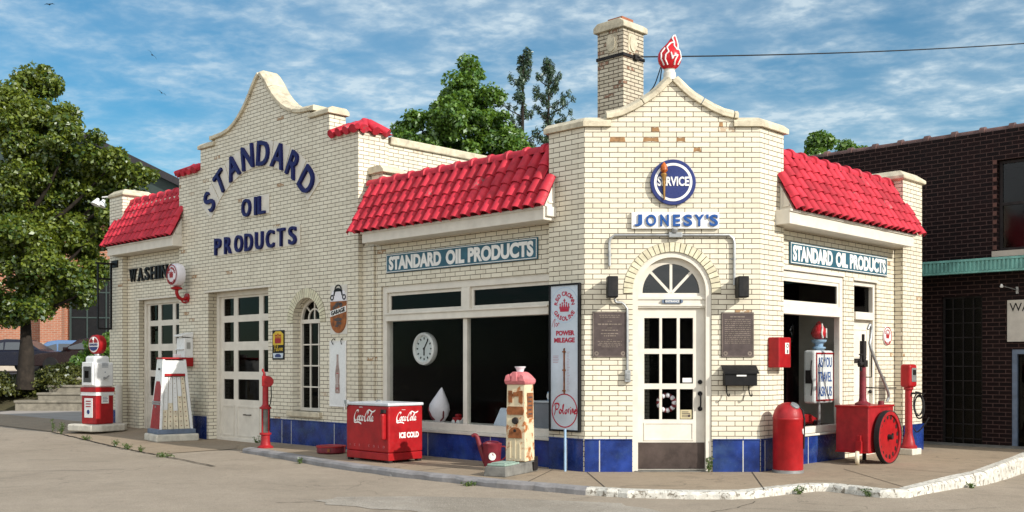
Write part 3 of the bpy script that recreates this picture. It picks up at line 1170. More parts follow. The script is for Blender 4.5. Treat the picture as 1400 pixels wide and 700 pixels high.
# far left wing
outer = [(-13.66, BASE), (-11.06, BASE), (-11.06, 5.0), (-13.66, 5.0)]
win2 = [(-13.10, BASE + .001), (-11.25, BASE + .001), (-11.25, 2.86), (-13.10, 2.86)]
link('wing_wall', holes_mesh('wing_wall', outer, [win2], WY, WY + .25), M['brick'], ST, SL)
eave(SL, -14.12, -10.86, 4.11, 5.06, .22, 3.88, 4.09, WY, skew=lambda x, r: not (r >= 3 and x > -11.05) and not (r >= 3 and x < -13.62), xf0=-13.95, xf1=-10.92)
cheek(SL, -10.99, 4.09)
m = MB()
m.box(-14.31, -13.662, 0, .72, BASE, 5.24)
m.box(-14.31, -13.95, .722, 6, BASE, 4.9)
m.build('corner_pier', M['brick'], ST, SL)
MB().lathe([(.47, 0), (.54, .03), (.54, .08), (.40, .17)], 4, T(-13.985, .36, 5.24) @ RZ(R(45)) ).build('pier_cap', M['stone'], ST, SL, bevel=.01)
bx(-13.9, -11.1, .5, 6, 4.6, 4.75).build('wing_roof', M['roofing'], ST, SL)
m = MB()
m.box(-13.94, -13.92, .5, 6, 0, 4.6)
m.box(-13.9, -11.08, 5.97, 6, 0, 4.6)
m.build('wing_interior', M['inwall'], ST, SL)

# entrance pavilion ------------------------------------------------
EC = 1.175
ec = [(.82, 4.73), (.67, 4.765), (.51, 4.84), (.38, 4.915), (.24, 5.005), (.15, 5.08), (.06, 5.17)]
outer = [(0, BASE), (2.35, BASE), (2.35, 4.62), (EC + .82, 4.62)] + [(EC + u, z) for u, z in ec] + [(EC, 5.22)]
outer += [(EC - u, z) for u, z in ec[::-1]] + [(EC - .82, 4.62), (0, 4.62)]
DW, DZ = .53, 2.42
dhole = [(EC - DW, BASE + .001), (EC + DW, BASE + .001)] + arch_pts(EC, DZ, DW)
link('entrance_front', holes_mesh('entrance_front', outer, [dhole], 0, .3), M['brick'], ST, SF)
bx(-.64, 0, .0, .28, BASE, 4.62).build('entrance_side', M['brick'], ST, SL)
bx(0, .62, .0, .28, BASE, 4.62).build('entrance_side', M['brick'], ST, SR)
cl = mirror_curve(EC, [(.88, 4.725)] + ec, (EC, 5.225))
half = len(cl) // 2
coping(cl[:half + 1], 0, .42, .115, 'coping', SF)
coping(cl[half:], 0, .42, .115, 'coping', SF)
# level copings wrap the corners
def wrap(pa, pb, pc, z, th):
    """coping along plan polyline pa-pb-pc (station coords)"""
    m = MB()
    P = [Vector(p) for p in (pa, pb, pc)]
    d1 = (P[1] - P[0]).normalized()
    d2 = (P[2] - P[1]).normalized()
    n1 = Vector((-d1.y, d1.x))
    n2 = Vector((-d2.y, d2.x))
    nm = (n1 + n2).normalized()
    nm /= nm.dot(n1)
    vs = []
    for p, nn in ((P[0], n1), (P[1], nm), (P[2], n2)):
        for off, zz in ((-.05, z), (-.05, z + th * .5), (.03, z + th), (.32, z + th), (.40, z + th * .5), (.40, z)):
            q = p + nn * off
            vs.append((q.x, q.y, zz))
    fs = []
    for i in range(2):
        for k in range(6):
            l = (k + 1) % 6
            fs.append((i * 6 + k, i * 6 + l, i * 6 + 6 + l, i * 6 + 6 + k))
    fs += [tuple(range(6)), tuple(12 + k for k in range(5, -1, -1))]
    return m.add(vs, fs)


def st(fr, x, y=0):
    v = fr @ Vector((x, y, 0))
    return (v.x, v.y)


wrap(st(SL, -.70), (0, 0), (EC - .822, 0), 4.62, .13).build('coping', M['stone'], ST, SF)
wrap((EC + .822, 0), (2.35, 0), st(SR, .68), 4.62, .13).build('coping', M['stone'], ST, SF)
# brick arches: separate voussoirs on a mortar ring
def arch_ring(cx, zs, r0, r1, n, fr, name='brick_arch', extra=1):
    m = MB()
    m.cur = 1
    m.ring(cx, zs, r0, r1, -.004, .1, 40, -.06, math.pi + .06)
    m.cur = 0
    for i in range(n):
        a0 = -.05 + (math.pi + .1) * i / n
        a1 = -.05 + (math.pi + .1) * (i + 1) / n
        g = .005 / r1 * 1.2
        m.ring(cx, zs, r0 - .002, r1 - .003, -.008 + random.uniform(-.002, .002), .05, 2, a0 + g, a1 - g)
    me = m.mesh(name)
    link(name, me, [M['vous'], M['mortar']], ST, fr)


arch_ring(EC, DZ, .532, .655, 27, SF)
arch_ring(AC, AZ, AR + .002, AR + .17, 27, SL)
# chipped bricks showing the brown body, in the course lines of the facade
for (x0, x1, row) in ((.336, .548, 65), (.784, .996, 65), (1.232, 1.34, 65), (1.46, 1.56, 63), (.90, 1.0, 67), (1.80, 1.86, 68)):
    z0_, z1_ = row * .0679 + .006, (row + 1) * .0679 - .002
    jj = [random.uniform(-.012, .012) for _ in range(6)]
    MB().prism([(x0, z0_), ((x0 + x1) / 2, z0_ + abs(jj[0])), (x1 + jj[1], z0_), (x1 - abs(jj[2]), z1_), ((x0 + x1) / 2 + jj[3], z1_ - abs(jj[4])), (x0 + abs(jj[5]), z1_)], -.0025, -.0004).build('chipped_brick', M['chip'], ST, SF)
# blue tile base --------------------------------------------------
def base_tiles(fr, spans, y, z1=.42, z0=-.14, gaps=()):
    for a, b in spans:
        m = MB()
        m.box(a, b, y - .018, y - .001, z0, z1)
        m.box(a, b, y - .026, y - .001, z1 - .045 + .047, z1 + .02)
        m.cur = 1
        for g in gaps:
            if a < g < b:
                m.box(g - .008, g + .008, y - .0205, y - .001, z0, z1)
        me = m.mesh('base_tiles')
        link('base_tiles', me, [M['bluetile'], M['tilegap']], ST, fr, bevel=.003)


base_tiles(SF, [(0.0, .64), (1.715, 2.35)], 0, gaps=(.20, 2.12))
base_tiles(SL, [(-.63, -.02)], 0, gaps=(-.3,))
base_tiles(SR, [(.02, .62)], 0, gaps=(.10,))
base_tiles(SL, [(-4.62, -.66)], WY, z1=.37, gaps=(-1.9, -3.3))
base_tiles(SL, [(-7.62, -4.95)], 0, gaps=(-5.6, -6.9, -7.2))
base_tiles(SL, [(-10.45, -9.92), (-11.04, -10.62)], 0, z1=.37)
base_tiles(SL, [(-14.31, -13.68)], 0, z1=.37)
base_tiles(SR, [(.64, 2.64)], WY, z1=.40, gaps=(1.5,))
base_tiles(SR, [(3.77, 4.39)], WY, z1=.40)
base_tiles(SR, [(4.40, 5.16)], -.04, z1=.42)
# right wing ------------------------------------------------------
outer = [(.6, BASE), (4.41, BASE), (4.41, 4.3), (.6, 4.3)]
winr = [(.66, .43), (2.63, .43), (2.63, 2.77), (.66, 2.77)]
doorr = [(2.97, BASE + .001), (3.76, BASE + .001), (3.76, 2.74), (2.97, 2.74)]
link('wing_wall', holes_mesh('wing_wall', outer, [winr, doorr], WY, WY + .13), M['brick'], ST, SR)
bx(4.412, 5.16, -.03, .8, BASE, 4.46).build('corner_pier', M['brick'], ST, SR)
bx(4.35, 5.10, .802, 5.2, BASE, 4.2).build('side_wall', M['brick'], ST, SR)
MB().lathe([(.55, 0), (.63, .03), (.63, .08), (.46, .18)], 4, T(4.786, .37, 4.46) @ RZ(R(45))).build('pier_cap', M['stone'], ST, SR, bevel=.01)
bx(4.1, 4.40, .3, .62, 4.1, 4.42).build('parapet_pier', M['brick'], ST, SR)
bx(4.04, 4.40, .24, .7, 4.42, 4.50).build('pier_cap', M['stone'], ST, SR, bevel=.02)
eave(SR, .44, 4.62, 3.56, 4.36, .17, 3.345, 3.545, WY, skew=lambda x, r: not (r >= 3 and x < .62) and not (r >= 3 and x > 4.42), xf0=.40, xf1=4.38)
cheek(SR, .57, 3.545, -1)
# roof, floor and back of the corner room ------------------------
plan = [st(SL, -4.93, .48), st(SL, -.5, .48), (.1, .32), (2.25, .32), st(SR, .5, .48), st(SR, 5.0, .48), st(SR, 5.0, 5.1), st(SL, -4.93, 5.2)]
MB().slab(plan, 4.05, 4.2).build('wing_roof', M['roofing'], ST, SF)
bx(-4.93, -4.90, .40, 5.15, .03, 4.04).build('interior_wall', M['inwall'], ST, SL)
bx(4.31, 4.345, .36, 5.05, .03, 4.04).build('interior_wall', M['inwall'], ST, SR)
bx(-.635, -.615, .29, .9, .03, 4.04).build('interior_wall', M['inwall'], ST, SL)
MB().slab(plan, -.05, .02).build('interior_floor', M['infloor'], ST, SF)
m = MB()
a, b, c = st(SR, 4.98, .5), st(SR, 4.98, 5.08), st(SL, -4.90, 5.18)
for p, q in ((a, b), (b, c)):
    d = (Vector(q) - Vector(p)).normalized()
    nrm = (-d.y * .04, d.x * .04)
    m.slab([p, q, (q[0] + nrm[0], q[1] + nrm[1]), (p[0] + nrm[0], p[1] + nrm[1])], 0.021, 4.04)
m.build('interior_wall', M['inwall'], ST, SF)
# chimney ---------------------------------------------------------
CH = iFF @ frame(2.01, 18.7, -R(44.3))
bx(-.60, 0, 0, .60, 4.1, 7.53).build('chimney', M['chim'], ST, CH)
m = MB().prism([(-.66, 7.53), (.06, 7.53), (.06, 7.63), (-.04, 7.70), (-.56, 7.70), (-.66, 7.63)], -.06, .66)
m.build('chimney_cap', M['stone'], ST, CH, bevel=.015)
bx(-.47, -.13, .13, .47, 7.7, 7.80).build('chimney_pot', paint('terracotta_flue', (.30, .11, .06), .8), ST, CH, bevel=.01)
m = MB()
m.box(-.62, .02, -.02, .62, 7.02, 7.075)
m.box(-.02, .06, .28, .40, 7.00, 7.09)
m.build('chimney_strap', M['dkiron'], ST, CH)
m = MB()
m.box(-.34, -.14, -.012, 0, 7.12, 7.46)
m.disc(-.27, 7.29, .15, -.03, -.012, 20, rx=.10)
m.build('chimney_medallion', M['stone'], ST, CH)
m = MB()
m.box(0, .012, .14, .34, 7.12, 7.46)
m.add([(0.03, .27 + .10 * math.cos(2 * math.pi * i / 20), 7.29 + .15 * math.sin(2 * math.pi * i / 20)) for i in range(20)] +
      [(0.01, .27 + .10 * math.cos(2 * math.pi * i / 20), 7.29 + .15 * math.sin(2 * math.pi * i / 20)) for i in range(20)],
      [tuple(range(20))] + [(i, (i + 1) % 20, (i + 1) % 20 + 20, i + 20) for i in range(20)])
m.build('chimney_medallion', M['stone'], ST, CH)

# little tile roofs on the garage shoulders ------------------------
def shoulder(fr, x0, x1, hip):
    """hipped cap: front slope and a side slope (hip = +1 hips to the right)"""
    zc, h = 5.37, .20
    m = MB()
    ov = .07
    y0, y1 = -ov, .70
    xa, xb = (x0, x1 + ov) if hip > 0 else (x0 - ov, x1)
    xr = (xb - .26) if hip > 0 else (xa + .26)
    yr = .32
    # bed
    if hip > 0:
        top_ = [(xa, yr, zc + h), (xr, yr, zc + h)]
    else:
        top_ = [(xr, yr, zc + h), (xb, yr, zc + h)]
    vs = [(xa, y0, zc), (xb, y0, zc), (xb, y1, zc), (xa, y1, zc)] + top_
    m.add(vs, [(0, 1, 5, 4), (1, 2, 5), (2, 3, 4, 5), (3, 0, 4), (0, 3, 2, 1)])
    # barrels running up each slope
    def barrel(p, q, r):
        p, q = Vector(p), Vector(q)
        m.cyl(p + Vector((0, 0, .005)), q + Vector((0, 0, .01)), r, r * .8, 12)
    n = 4
    for i in range(n):
        x = xa + (i + .5) * (xb - xa) / n
        barrel((x, y0 - .02, zc), (min(max(x, top_[0][0]), top_[1][0]), yr, zc + h), .075)
    for i in range(3):
        y = y0 + (i + .5) * (y1 - y0) / 3
        xe = xb + .02 if hip > 0 else xa - .02
        barrel((xe, y, zc), (xr, yr + (y - yr) * .2, zc + h), .075)
    p = Vector(top_[0])
    q = Vector(top_[1])
    m.cyl(p, q, .06, .06, 10)
    m.cyl((xb if hip > 0 else xa, y0, zc + .03), (xr, yr, zc + h + .01), .05, .05, 10)
    m.build('shoulder_tiles', M['redtile'], ST, fr, smooth=50)


shoulder(SL, -5.72, -4.95, 1)
shoulder(SL, -11.05, -10.2, -1)

# ------------------------------------------------------------------ windows and doors
def bars(m, x0, x1, z0, z1, y0, y1, fr_=.05, vx=(), hz=(), b=.03):
    m.box(x0, x0 + fr_, y0, y1, z0, z1)
    m.box(x1 - fr_, x1, y0, y1, z0, z1)
    m.box(x0 + fr_, x1 - fr_, y0 + .001, y1 - .001, z0, z0 + fr_)
    m.box(x0 + fr_, x1 - fr_, y0 + .001, y1 - .001, z1 - fr_, z1)
    for x in vx:
        m.box(x - b / 2, x + b / 2, y0 + .004, y1 - .004, z0 + fr_, z1 - fr_)
    for z in hz:
        m.box(x0 + fr_, x1 - fr_, y0 + .006, y1 - .006, z - b / 2, z + b / 2)


# shop window, near left wing
fw = WY + .06
m = MB()
bars(m, -4.49, -0.66, .42, 2.72, WY + .03, WY + .16, .11)
m.box(-4.38, -0.77, WY + .0, WY + .17, 2.14, 2.25)
m.box(-4.38, -0.77, WY - .025, WY + .16, 2.245, 2.275)
m.box(-2.58, -2.4, WY + .028, WY + .16, 2.276, 2.61)
win_o = m.build('shop_window', M['white'], ST, SL, bevel=.006)
m = MB()
bars(m, -4.379, -2.581, 2.277, 2.609, WY + .07, WY + .12, .05)
bars(m, -2.401, -0.771, 2.277, 2.609, WY + .07, WY + .12, .05)
m.build('transom_sash', M['white'], win_o, bevel=.004)
bx(-4.379, -0.771, WY + .095, WY + .1, 2.28, 2.608).build('pane', M['glassdk'], win_o)
bx(-2.575, -2.485, WY + .06, WY + .14, .531, 2.139).build('mullion', M['white'], win_o, bevel=.004)
bx(-4.379, -2.576, WY + .095, WY + .1, .531, 2.139).build('pane', M['glass'], win_o)
bx(-2.484, -0.771, WY + .095, WY + .1, .531, 2.139).build('pane', M['glass'], win_o)
m = MB()
m.box(-4.51, -0.645, WY - .05, WY + .24, .375, .42)
m.box(-4.38, -0.77, WY + .14, WY + .75, .44, .50)
m.build('sill', M['whitew'], win_o, bevel=.005)
# right shop window
m = MB()
bars(m, 0.66, 2.63, .43, 2.77, WY + .015, WY + .11, .10)
m.box(0.76, 2.53, WY, WY + .115, 2.16, 2.30)
m.box(0.66, 2.64, WY - .02, WY + .02, 2.77, 2.82)
m.box(0.76, 2.53, WY - .025, WY + .11, 2.15, 2.18)
win_r = m.build('shop_window', M['white'], ST, SR, bevel=.006)
m = MB()
bars(m, 0.761, 2.529, 2.301, 2.669, WY + .03, WY + .08, .05)
m.build('transom_sash', M['white'], win_r, bevel=.004)
bx(0.761, 2.529, WY + .05, WY + .055, 2.305, 2.668).build('pane', M['glassdk'], win_r)
bx(0.761, 2.529, WY + .05, WY + .055, .531, 2.159).build('pane', M['glass'], win_r)
m = MB()
m.box(0.65, 2.64, WY - .05, WY + .2, .40, .43)
m.box(0.76, 2.53, WY + .14, WY + .7, .43, .49)
m.build('sill', M['whitew'], win_r, bevel=.005)
bx(2.9, 2.93, WY + .17, WY + .9, .5, 2.7).build('window_reveal', paint('display_side_panel', (.5, .47, .4), .7), win_r)
# side door, right wing
m = MB()
bars(m, 2.97, 3.76, -.05, 2.74, WY + .03, WY + .16, .07)
m.box(3.04, 3.69, WY + .0, WY + .17, 2.14, 2.26)
m.box(2.95, 3.78, WY - .02, WY + .02, 2.74, 2.785)
dr = m.build('side_door', M['white'], ST, SR, bevel=.005)
bx(3.041, 3.689, WY + .10, WY + .105, 2.262, 2.668).build('pane', M['glassdk'], dr)
m = MB()
m.box(3.041, 3.689, WY + .09, WY + .13, .02, 2.138)
for z0, z1 in ((.2, .85), (.95, 1.45), (1.55, 2.0)):
    bars(m, 3.12, 3.61, z0, z1, WY + .08, WY + .092, .02)
m.build('door_leaf', M['white'], dr, bevel=.003)
m = MB()
m.sphere((3.64, WY + .05, 1.0), .03)
m.build('handle', M['dkiron'], dr, smooth=True)
txt('door_plate', 'PRIVATE', M['black'], dr, 3.24, 1.50, WY + .075, wd=.2, ex=.003) if False else bx(3.14, 3.34, WY + .075, WY + .081, 1.46, 1.53).build('door_plate', M['dkiron'], dr)

# entrance door
def outline_arch(x0, x1, z0, zs, n=24):
    c, r = (x0 + x1) / 2, (x1 - x0) / 2
    return [(x0, z0), (x1, z0)] + arch_pts(c, zs, r, n)


w_out = outline_arch(EC - .528, EC + .528, -.05, DZ)
w_in = outline_arch(EC - .455, EC + .455, -.049, DZ)
ED = link('entrance_door', holes_mesh('entrance_door', w_out, [w_in], .02, .2), M['white'], ST, SF, bevel=.006)
m = MB()
m.box(EC - .4549, EC + .4549, .07, .2, 2.20, 2.36)
m.box(EC - .4549, EC + .4549, .055, .07, 2.22, 2.25)
m.box(EC - .4549, EC + .4549, .055, .07, 2.31, 2.345)
fl = outline_arch(EC - .4548, EC + .4548, 2.361, DZ + .0)
fi = [(EC - .385, 2.40), (EC + .385, 2.40)] + arch_pts(EC, 2.41, .385)
me = holes_mesh('fanlight', fl, [fi], .10, .15)
m.build('transom', M['white'], ED, bevel=.004)
link('fanlight', me, M['white'], ED, bevel=.004)
m = MB()
for a in (45, 90, 135):
    ca, sa = math.cos(R(a)), math.sin(R(a))
    px, pz = -sa * .018, ca * .018
    b = (EC + ca * .39, 2.41 + sa * .39)
    a0 = (EC + ca * .02, 2.405 + sa * .0)
    m.prism([(a0[0] - px, a0[1] - pz), (b[0] - px, b[1] - pz), (b[0] + px, b[1] + pz), (a0[0] + px, a0[1] + pz)], .105 + .001 * a / 45, .14)
m.build('fanlight_muntin', M['white'], ED)
MB().prism([(EC - .386, 2.399), (EC + .386, 2.399)] + arch_pts(EC, 2.41, .386), .125, .128).build('fanlight_pane', M['fan'], ED)
lf = [(EC - .453, .015), (EC + .453, .015), (EC + .453, 2.198), (EC - .453, 2.198)]
cells = []
X = [.815, 1.02, 1.055, 1.255, 1.295, 1.475]
Z = [.695, 1.105, 1.18, 1.58, 1.65, 2.065]
for i in range(3):
    for j in range(3):
        cells.append([(X[2 * i], Z[2 * j]), (X[2 * i + 1], Z[2 * j]), (X[2 * i + 1], Z[2 * j + 1]), (X[2 * i], Z[2 * j + 1])])
LEAF = link('door_leaf', holes_mesh('door_leaf', lf, cells, .11, .155), M['white'], ED, bevel=.006)
bx(.81, 1.48, .132, .135, .69, 2.07).build('pane', M['glass'], LEAF)
m = MB()
bars(m, .81, 1.48, .41, .655, .10, .112, .018)
m.build('door_panel', M['white'], LEAF)
bx(EC - .452, EC + .452, .098, .1095, .03, .385).build('kick_plate', M['kick'], LEAF)
m = MB()
m.cyl((1.567, .112, 1.20), (1.567, .095, 1.20), .03, seg=16)
m.disc(1.567, 1.045, .032, .10, .112)
m.disc(1.567, .84, .032, .10, .112)
m.tube([(1.567, .10, 1.045), (1.567, .06, 1.02), (1.567, .055, .94), (1.567, .06, .86), (1.567, .10, .84)], .012)
m.build('handle', M['black'], LEAF, smooth=True)
bx(EC - .5, EC + .5, -.02, .3, -.02, .012).build('threshold', M['castgrey'], ED)

# arched garage window
wo = outline_arch(AC - AR + .002, AC + AR - .002, .602, AZ)
wi = outline_arch(AC - AR + .055, AC + AR - .055, .655, AZ)
AW = link('arched_window', holes_mesh('arched_window', wo, [wi], .16, .24), M['white'], ST, SL, bevel=.004)
m = MB()
m.box(AC - AR + .05, AC + AR - .05, .15, .235, 2.17, 2.24)
for x in (AC - .13, AC + .13):
    m.box(x - .013, x + .013, .175, .22, .65, 2.17)
for z in (1.03, 1.41, 1.79):
    m.box(AC - AR + .05, AC + AR - .05, .178, .216, z - .012, z + .012)
m.box(AC - .013, AC + .013, .175, .22, 2.24, 2.59)
m.ring(AC, 2.24, .175, .20, .176, .221, 16, 0, math.pi)
for a in (45, 135):
    ca, sa = math.cos(R(a)), math.sin(R(a))
    m.prism([(AC + ca * .19 - sa * .012, 2.24 + sa * .19 + ca * .012), (AC + ca * .19 + sa * .012, 2.24 + sa * .19 - ca * .012),
             (AC + ca * .37 + sa * .012, 2.22 + sa * .37 - ca * .012), (AC + ca * .37 - sa * .012, 2.22 + sa * .37 + ca * .012)], .177, .219)
m.build('muntin', M['white'], AW)
MB().prism(outline_arch(AC - AR + .05, AC + AR - .05, .65, AZ), .2, .203).build('pane', M['glassdk'], AW)
bx(AC - AR - .12, AC + AR + .06, -.07, .158, .50, .60).build('sill', M['stone'], AW, bevel=.015)


# garage doors
def garage_door(fr, x0, x1, zt, y, colx, rows):
    m = MB()
    bars(m, x0, x1, -.11, zt, y - .02, y + .12, .09)
    G_ = m.build('garage_door', M['white'], ST, fr, bevel=.006)
    lx0, lx1, lz1 = x0 + .0905, x1 - .0905, zt - .0905
    holes = []
    for a, b in rows:
        for c, d in colx:
            holes.append([(c, a), (d, a), (d, b), (c, b)])
    L_ = link('door_leaf', holes_mesh('door_leaf', [(lx0, -.08), (lx1, -.08), (lx1, lz1), (lx0, lz1)], holes, y + .03, y + .075), M['white'], G_, bevel=.005)
    m = MB()
    for c, d in colx:
        bars(m, c - .02, d + .02, .02, rows[0][0] - .12, y + .018, y + .031, .03)
    for a, b in rows:
        m.box(lx0, lx1, y + .0285, y + .034, a - .075, a - .068)
    m.build('door_panel', M['white'], L_)
    m = MB()
    for a, b in rows:
        for c, d in colx:
            m.box(c - .01, d + .01, y + .05, y + .055, a - .01, b + .01)
    m.build('pane', M['glassdk'], L_)
    m = MB()
    m.tube([((colx[1][0] + colx[1][1]) / 2 - .1, y + .03, .45), ((colx[1][0] + colx[1][1]) / 2 - .1, y - .02, .45), ((colx[1][0] + colx[1][1]) / 2 + .1, y - .02, .45), ((colx[1][0] + colx[1][1]) / 2 + .1, y + .03, .45)], .01)
    m.build('handle', M['dkiron'], L_)
    return G_


rows = [(.74, 1.14), (1.29, 1.71), (1.88, 2.27), (2.40, 2.74)]
garage_door(SL, -9.86, -7.68, 2.87, .20, [(-9.66, -9.28), (-9.13, -8.36), (-8.21, -7.84)], rows)
rows2 = [(.74, 1.16), (1.30, 1.73), (1.88, 2.28), (2.40, 2.74)]
garage_door(SL, -13.10, -11.25, 2.86, WY + .14, [(-12.92, -12.54), (-12.40, -11.88), (-11.75, -11.41)], rows2)
m = MB()
m.box(-10.0, -7.55, -.015, .345, 2.871, 2.90)
m.box(-13.2, -11.15, WY - .012, WY + .2, 2.862, 2.89)
m.build('door_lintel', M['white'], ST, SL)

# ------------------------------------------------------------------ lettering and signs on the walls
t = thing('wall_lettering', 'large navy letters on an arc of white plates, high on the curved garage gable', 'lettering', FL @ T(-8.06, 0, 3.02))
word = 'STANDARD'
rr = 2.36
for i, c in enumerate(word):
    a = R(90 + 45.5 - 13.0 * i)
    g = R(6.2)
    m = MB()
    m.ring(0, 0, rr - .235, rr + .235, -.016, -.002, 4, a - g, a + g)
    pl = m.build('letter_plate', M['white'], t)
    me = text_mesh(c, .46, None, .05, .012)
    for v in me.vertices:
        v.co.x *= .92
    link('letter', me, M['navy'], t, T(rr * math.cos(a), -.0165, rr * math.sin(a)) @ Matrix.Rotation(math.pi / 2 - a, 4, 'Y'), bevel=.006)
t = thing('wall_lettering', 'short navy three letter word under the arched lettering', 'lettering', FL @ T(-8.1, 0, 4.41))
bx(-.47, .47, -.016, -.002, -.17, .19).build('letter_plate', M['white'], t, bevel=.005)
for c, x, wv in (('O', -.27, .30), ('I', .06, .07), ('L', .26, .22)):
    txt('letter', c, M['navy'], t, x, 0, -.0165, h=.34, wd=wv, ex=.05, bold=.012)
t = thing('wall_lettering', 'straight row of navy letters above the garage door, lowest of the gable lettering', 'lettering', FL @ T(-8.12, 0, 3.75))
wid = [.27, .29, .33, .31, .30, .30, .28, .27]
x = -1.43
for c, wv in zip('PRODUCTS', wid):
    bx(x - .035, x + wv + .055, -.016, -.002, -.18, .19).build('letter_plate', M['white'], t, bevel=.004)
    txt('letter', c, M['navy'], t, x + wv / 2, 0, -.0165, h=.33, wd=wv * .84, ex=.05, bold=.012)
    x += .37
t = thing('wall_lettering', 'black slab serif letters over the far wash bay door', 'lettering', FL @ T(-12.30, WY, 3.43))
serif = {'W': [(.08, 1), (.92, 1), (.5, 1)], 'A': [(.1, 0), (.9, 0)], 'S': [], 'H': [(.16, 0), (.84, 0), (.16, 1), (.84, 1)], 'I': [(.5, 0), (.5, 1)],
         'N': [(.14, 1), (.14, 0), (.86, 1)], 'G': [(.85, .45)]}
x = -1.22
for c, wv in zip('WASHING', [.34, .27, .22, .27, .09, .27, .26]):
    txt('letter', c, M['black'], t, x + wv / 2, 0, 0, h=.29, wd=wv * .94, ex=.04, bold=.02)
    m = MB()
    for (fx, fz) in serif[c]:
        ex = .05
        cxx = x + wv * fx
        zz = -.145 + fz * .29
        m.box(cxx - .06, cxx + .06, -.039, -.001, zz - (.025 if fz == 1 else -.0), zz + (.0 if fz == 1 else .025))
    if m.v:
        m.build('serif', M['black'], t)
    x += wv + .062

# two long teal signs
for fr, xc, zc, wd, lab in ((FL, -2.635, 3.08, 3.38, 'long teal sign with white letters over the large shop window left of the entrance'),
                            (FR, 2.53, 3.02, 3.12, 'long teal sign with white letters over the window and side door right of the entrance')):
    t = thing('sign', lab, 'sign', fr @ T(xc, WY, zc), 'long teal signs')
    m = MB()
    m.box(-wd / 2, wd / 2, -.03, -.004, -.155, .155)
    m.build('sign_board', M['teal'], t, bevel=.004)
    m = MB()
    bars(m, -wd / 2 + .012, wd / 2 - .012, -.143, .143, -.0335, -.0295, .011)
    m.build('sign_border', M['signwhite'], t)
    for s, x0, x1 in (('STANDARD', -.478, -.10), ('OIL', -.068, .055), ('PRODUCTS', .078, .478)):
        txt('lettering', s, M['signwhite'], t, (x0 + x1) / 2 * wd, 0, -.03, h=.225, wd=(x1 - x0) * wd, ex=.003, bold=.05)

# round service sign
t = thing('sign', 'round dark blue sign with a white ring and a small torch, above the entrance', 'sign', FF @ T(1.18, 0, 3.87))
MB().disc(0, 0, .305, -.055, -.008, 48).build('sign_disc', M['dkblue'], t, bevel=.008)
MB().ring(0, 0, .222, .255, -.058, -.0545, 48).build('sign_ring', M['signwhite'], t)
txt('lettering', 'SERVICE', M['signwhite'], t, .0, .01, -.0552, h=.125, wd=.42, ex=.008, bold=.03)
m = MB()
m.lathe([(.009, -.24), (.013, -.20), (.020, 0), (.026, .06), (.042, .09), (.042, .105), (.026, .12)], 12, T(-.125, -.075, 0) @ Matrix.Rotation(R(-1), 4, 'Y'))
m.build('torch_handle', M['brass'], t, smooth=True)
m = MB()
m.lathe([(.025, .12), (.05, .155), (.045, .20), (.025, .24), (.004, .265)], 12, T(-.125, -.075, 0))
m.build('torch_flame', paint('torch_orange_flame', (.42, .10, .015), .4, var=.6, scale=24, gcol=(.3, .02, .01), grime=.6), t, smooth=True)
# name board
t = thing('sign', 'white name board with raised blue letters right above the entrance arch', 'sign', FF @ T(1.21, 0, 3.36))
bx(-.585, .585, -.045, -.008, -.11, .11).build('sign_board', M['signwhite'], t, bevel=.005)
for c, x, wv in zip("JONESY'S", (-.495, -.325, -.145, .015, .165, .318, .425, .512), (.11, .15, .125, .105, .13, .14, .035, .125)):
    txt('letter', c, M['blue'], t, x, .0 if c != "'" else .05, -.045, h=.155 if c != "'" else .055, wd=wv * .92, ex=.022, bold=.03)

# flame on the gable
def flame_pts(s=1.0):
    return [(-.04, 0), (-.10, .05), (-.155, .13), (-.165, .22), (-.13, .30), (-.09, .34), (-.06, .39), (-.02, .40), (.00, .44), (.06, .465), (.055, .42), (.075, .36), (.12, .31), (.16, .22), (.15, .13), (.10, .05), (.04, 0)]


t = thing('finial', 'red flame shaped finial with white tongues on the peak of the entrance gable', 'finial', FF @ T(1.165, .16, 5.33))
MB().lathe([(.085, -.05), (.085, .05), (.075, .06), (.07, .09), (.08, .10)], 20).build('finial_collar', M['whitew'], t, smooth=40)
m = MB()
prof = [(.07, .10), (.115, .135), (.15, .19), (.163, .25), (.155, .31), (.125, .37), (.09, .42), (.06, .465), (.042, .51), (.025, .55), (.006, .575)]
K = 24
vs = []
for (r_, z_) in prof:
    for k in range(K):
        a = 2 * math.pi * k / K
        lean = max(0, (z_ - .36)) * .30
        vs.append((r_ * math.cos(a) + lean, r_ * .8 * math.sin(a), z_))
fs = [(j * K + k, j * K + (k + 1) % K, (j + 1) * K + (k + 1) % K, (j + 1) * K + k) for j in range(len(prof) - 1) for k in range(K)] + [tuple(range(K)), tuple((len(prof) - 1) * K + k for k in range(K))]
m.add(vs, fs)
m.build('flame', M['flamered'], t, smooth=True)
m = MB()


def onflame(x, z, push=.006):
    rs = np.interp(z, [p[1] for p in prof], [p[0] for p in prof])
    lean = max(0, (z - .36)) * .30
    q = max(-1, min(1, (x - lean) / max(.01, rs)))
    return (x, -math.sqrt(max(0, 1 - q * q)) * rs * .8 - push, z)


def fl_line(pts, r=.010):
    P = []
    for a, b in zip(pts[:-1], pts[1:]):
        for i in range(6):
            P.append((a[0] + (b[0] - a[0]) * i / 6, a[1] + (b[1] - a[1]) * i / 6))
    P.append(pts[-1])
    m.tube([onflame(*p) for p in P], r, 6)


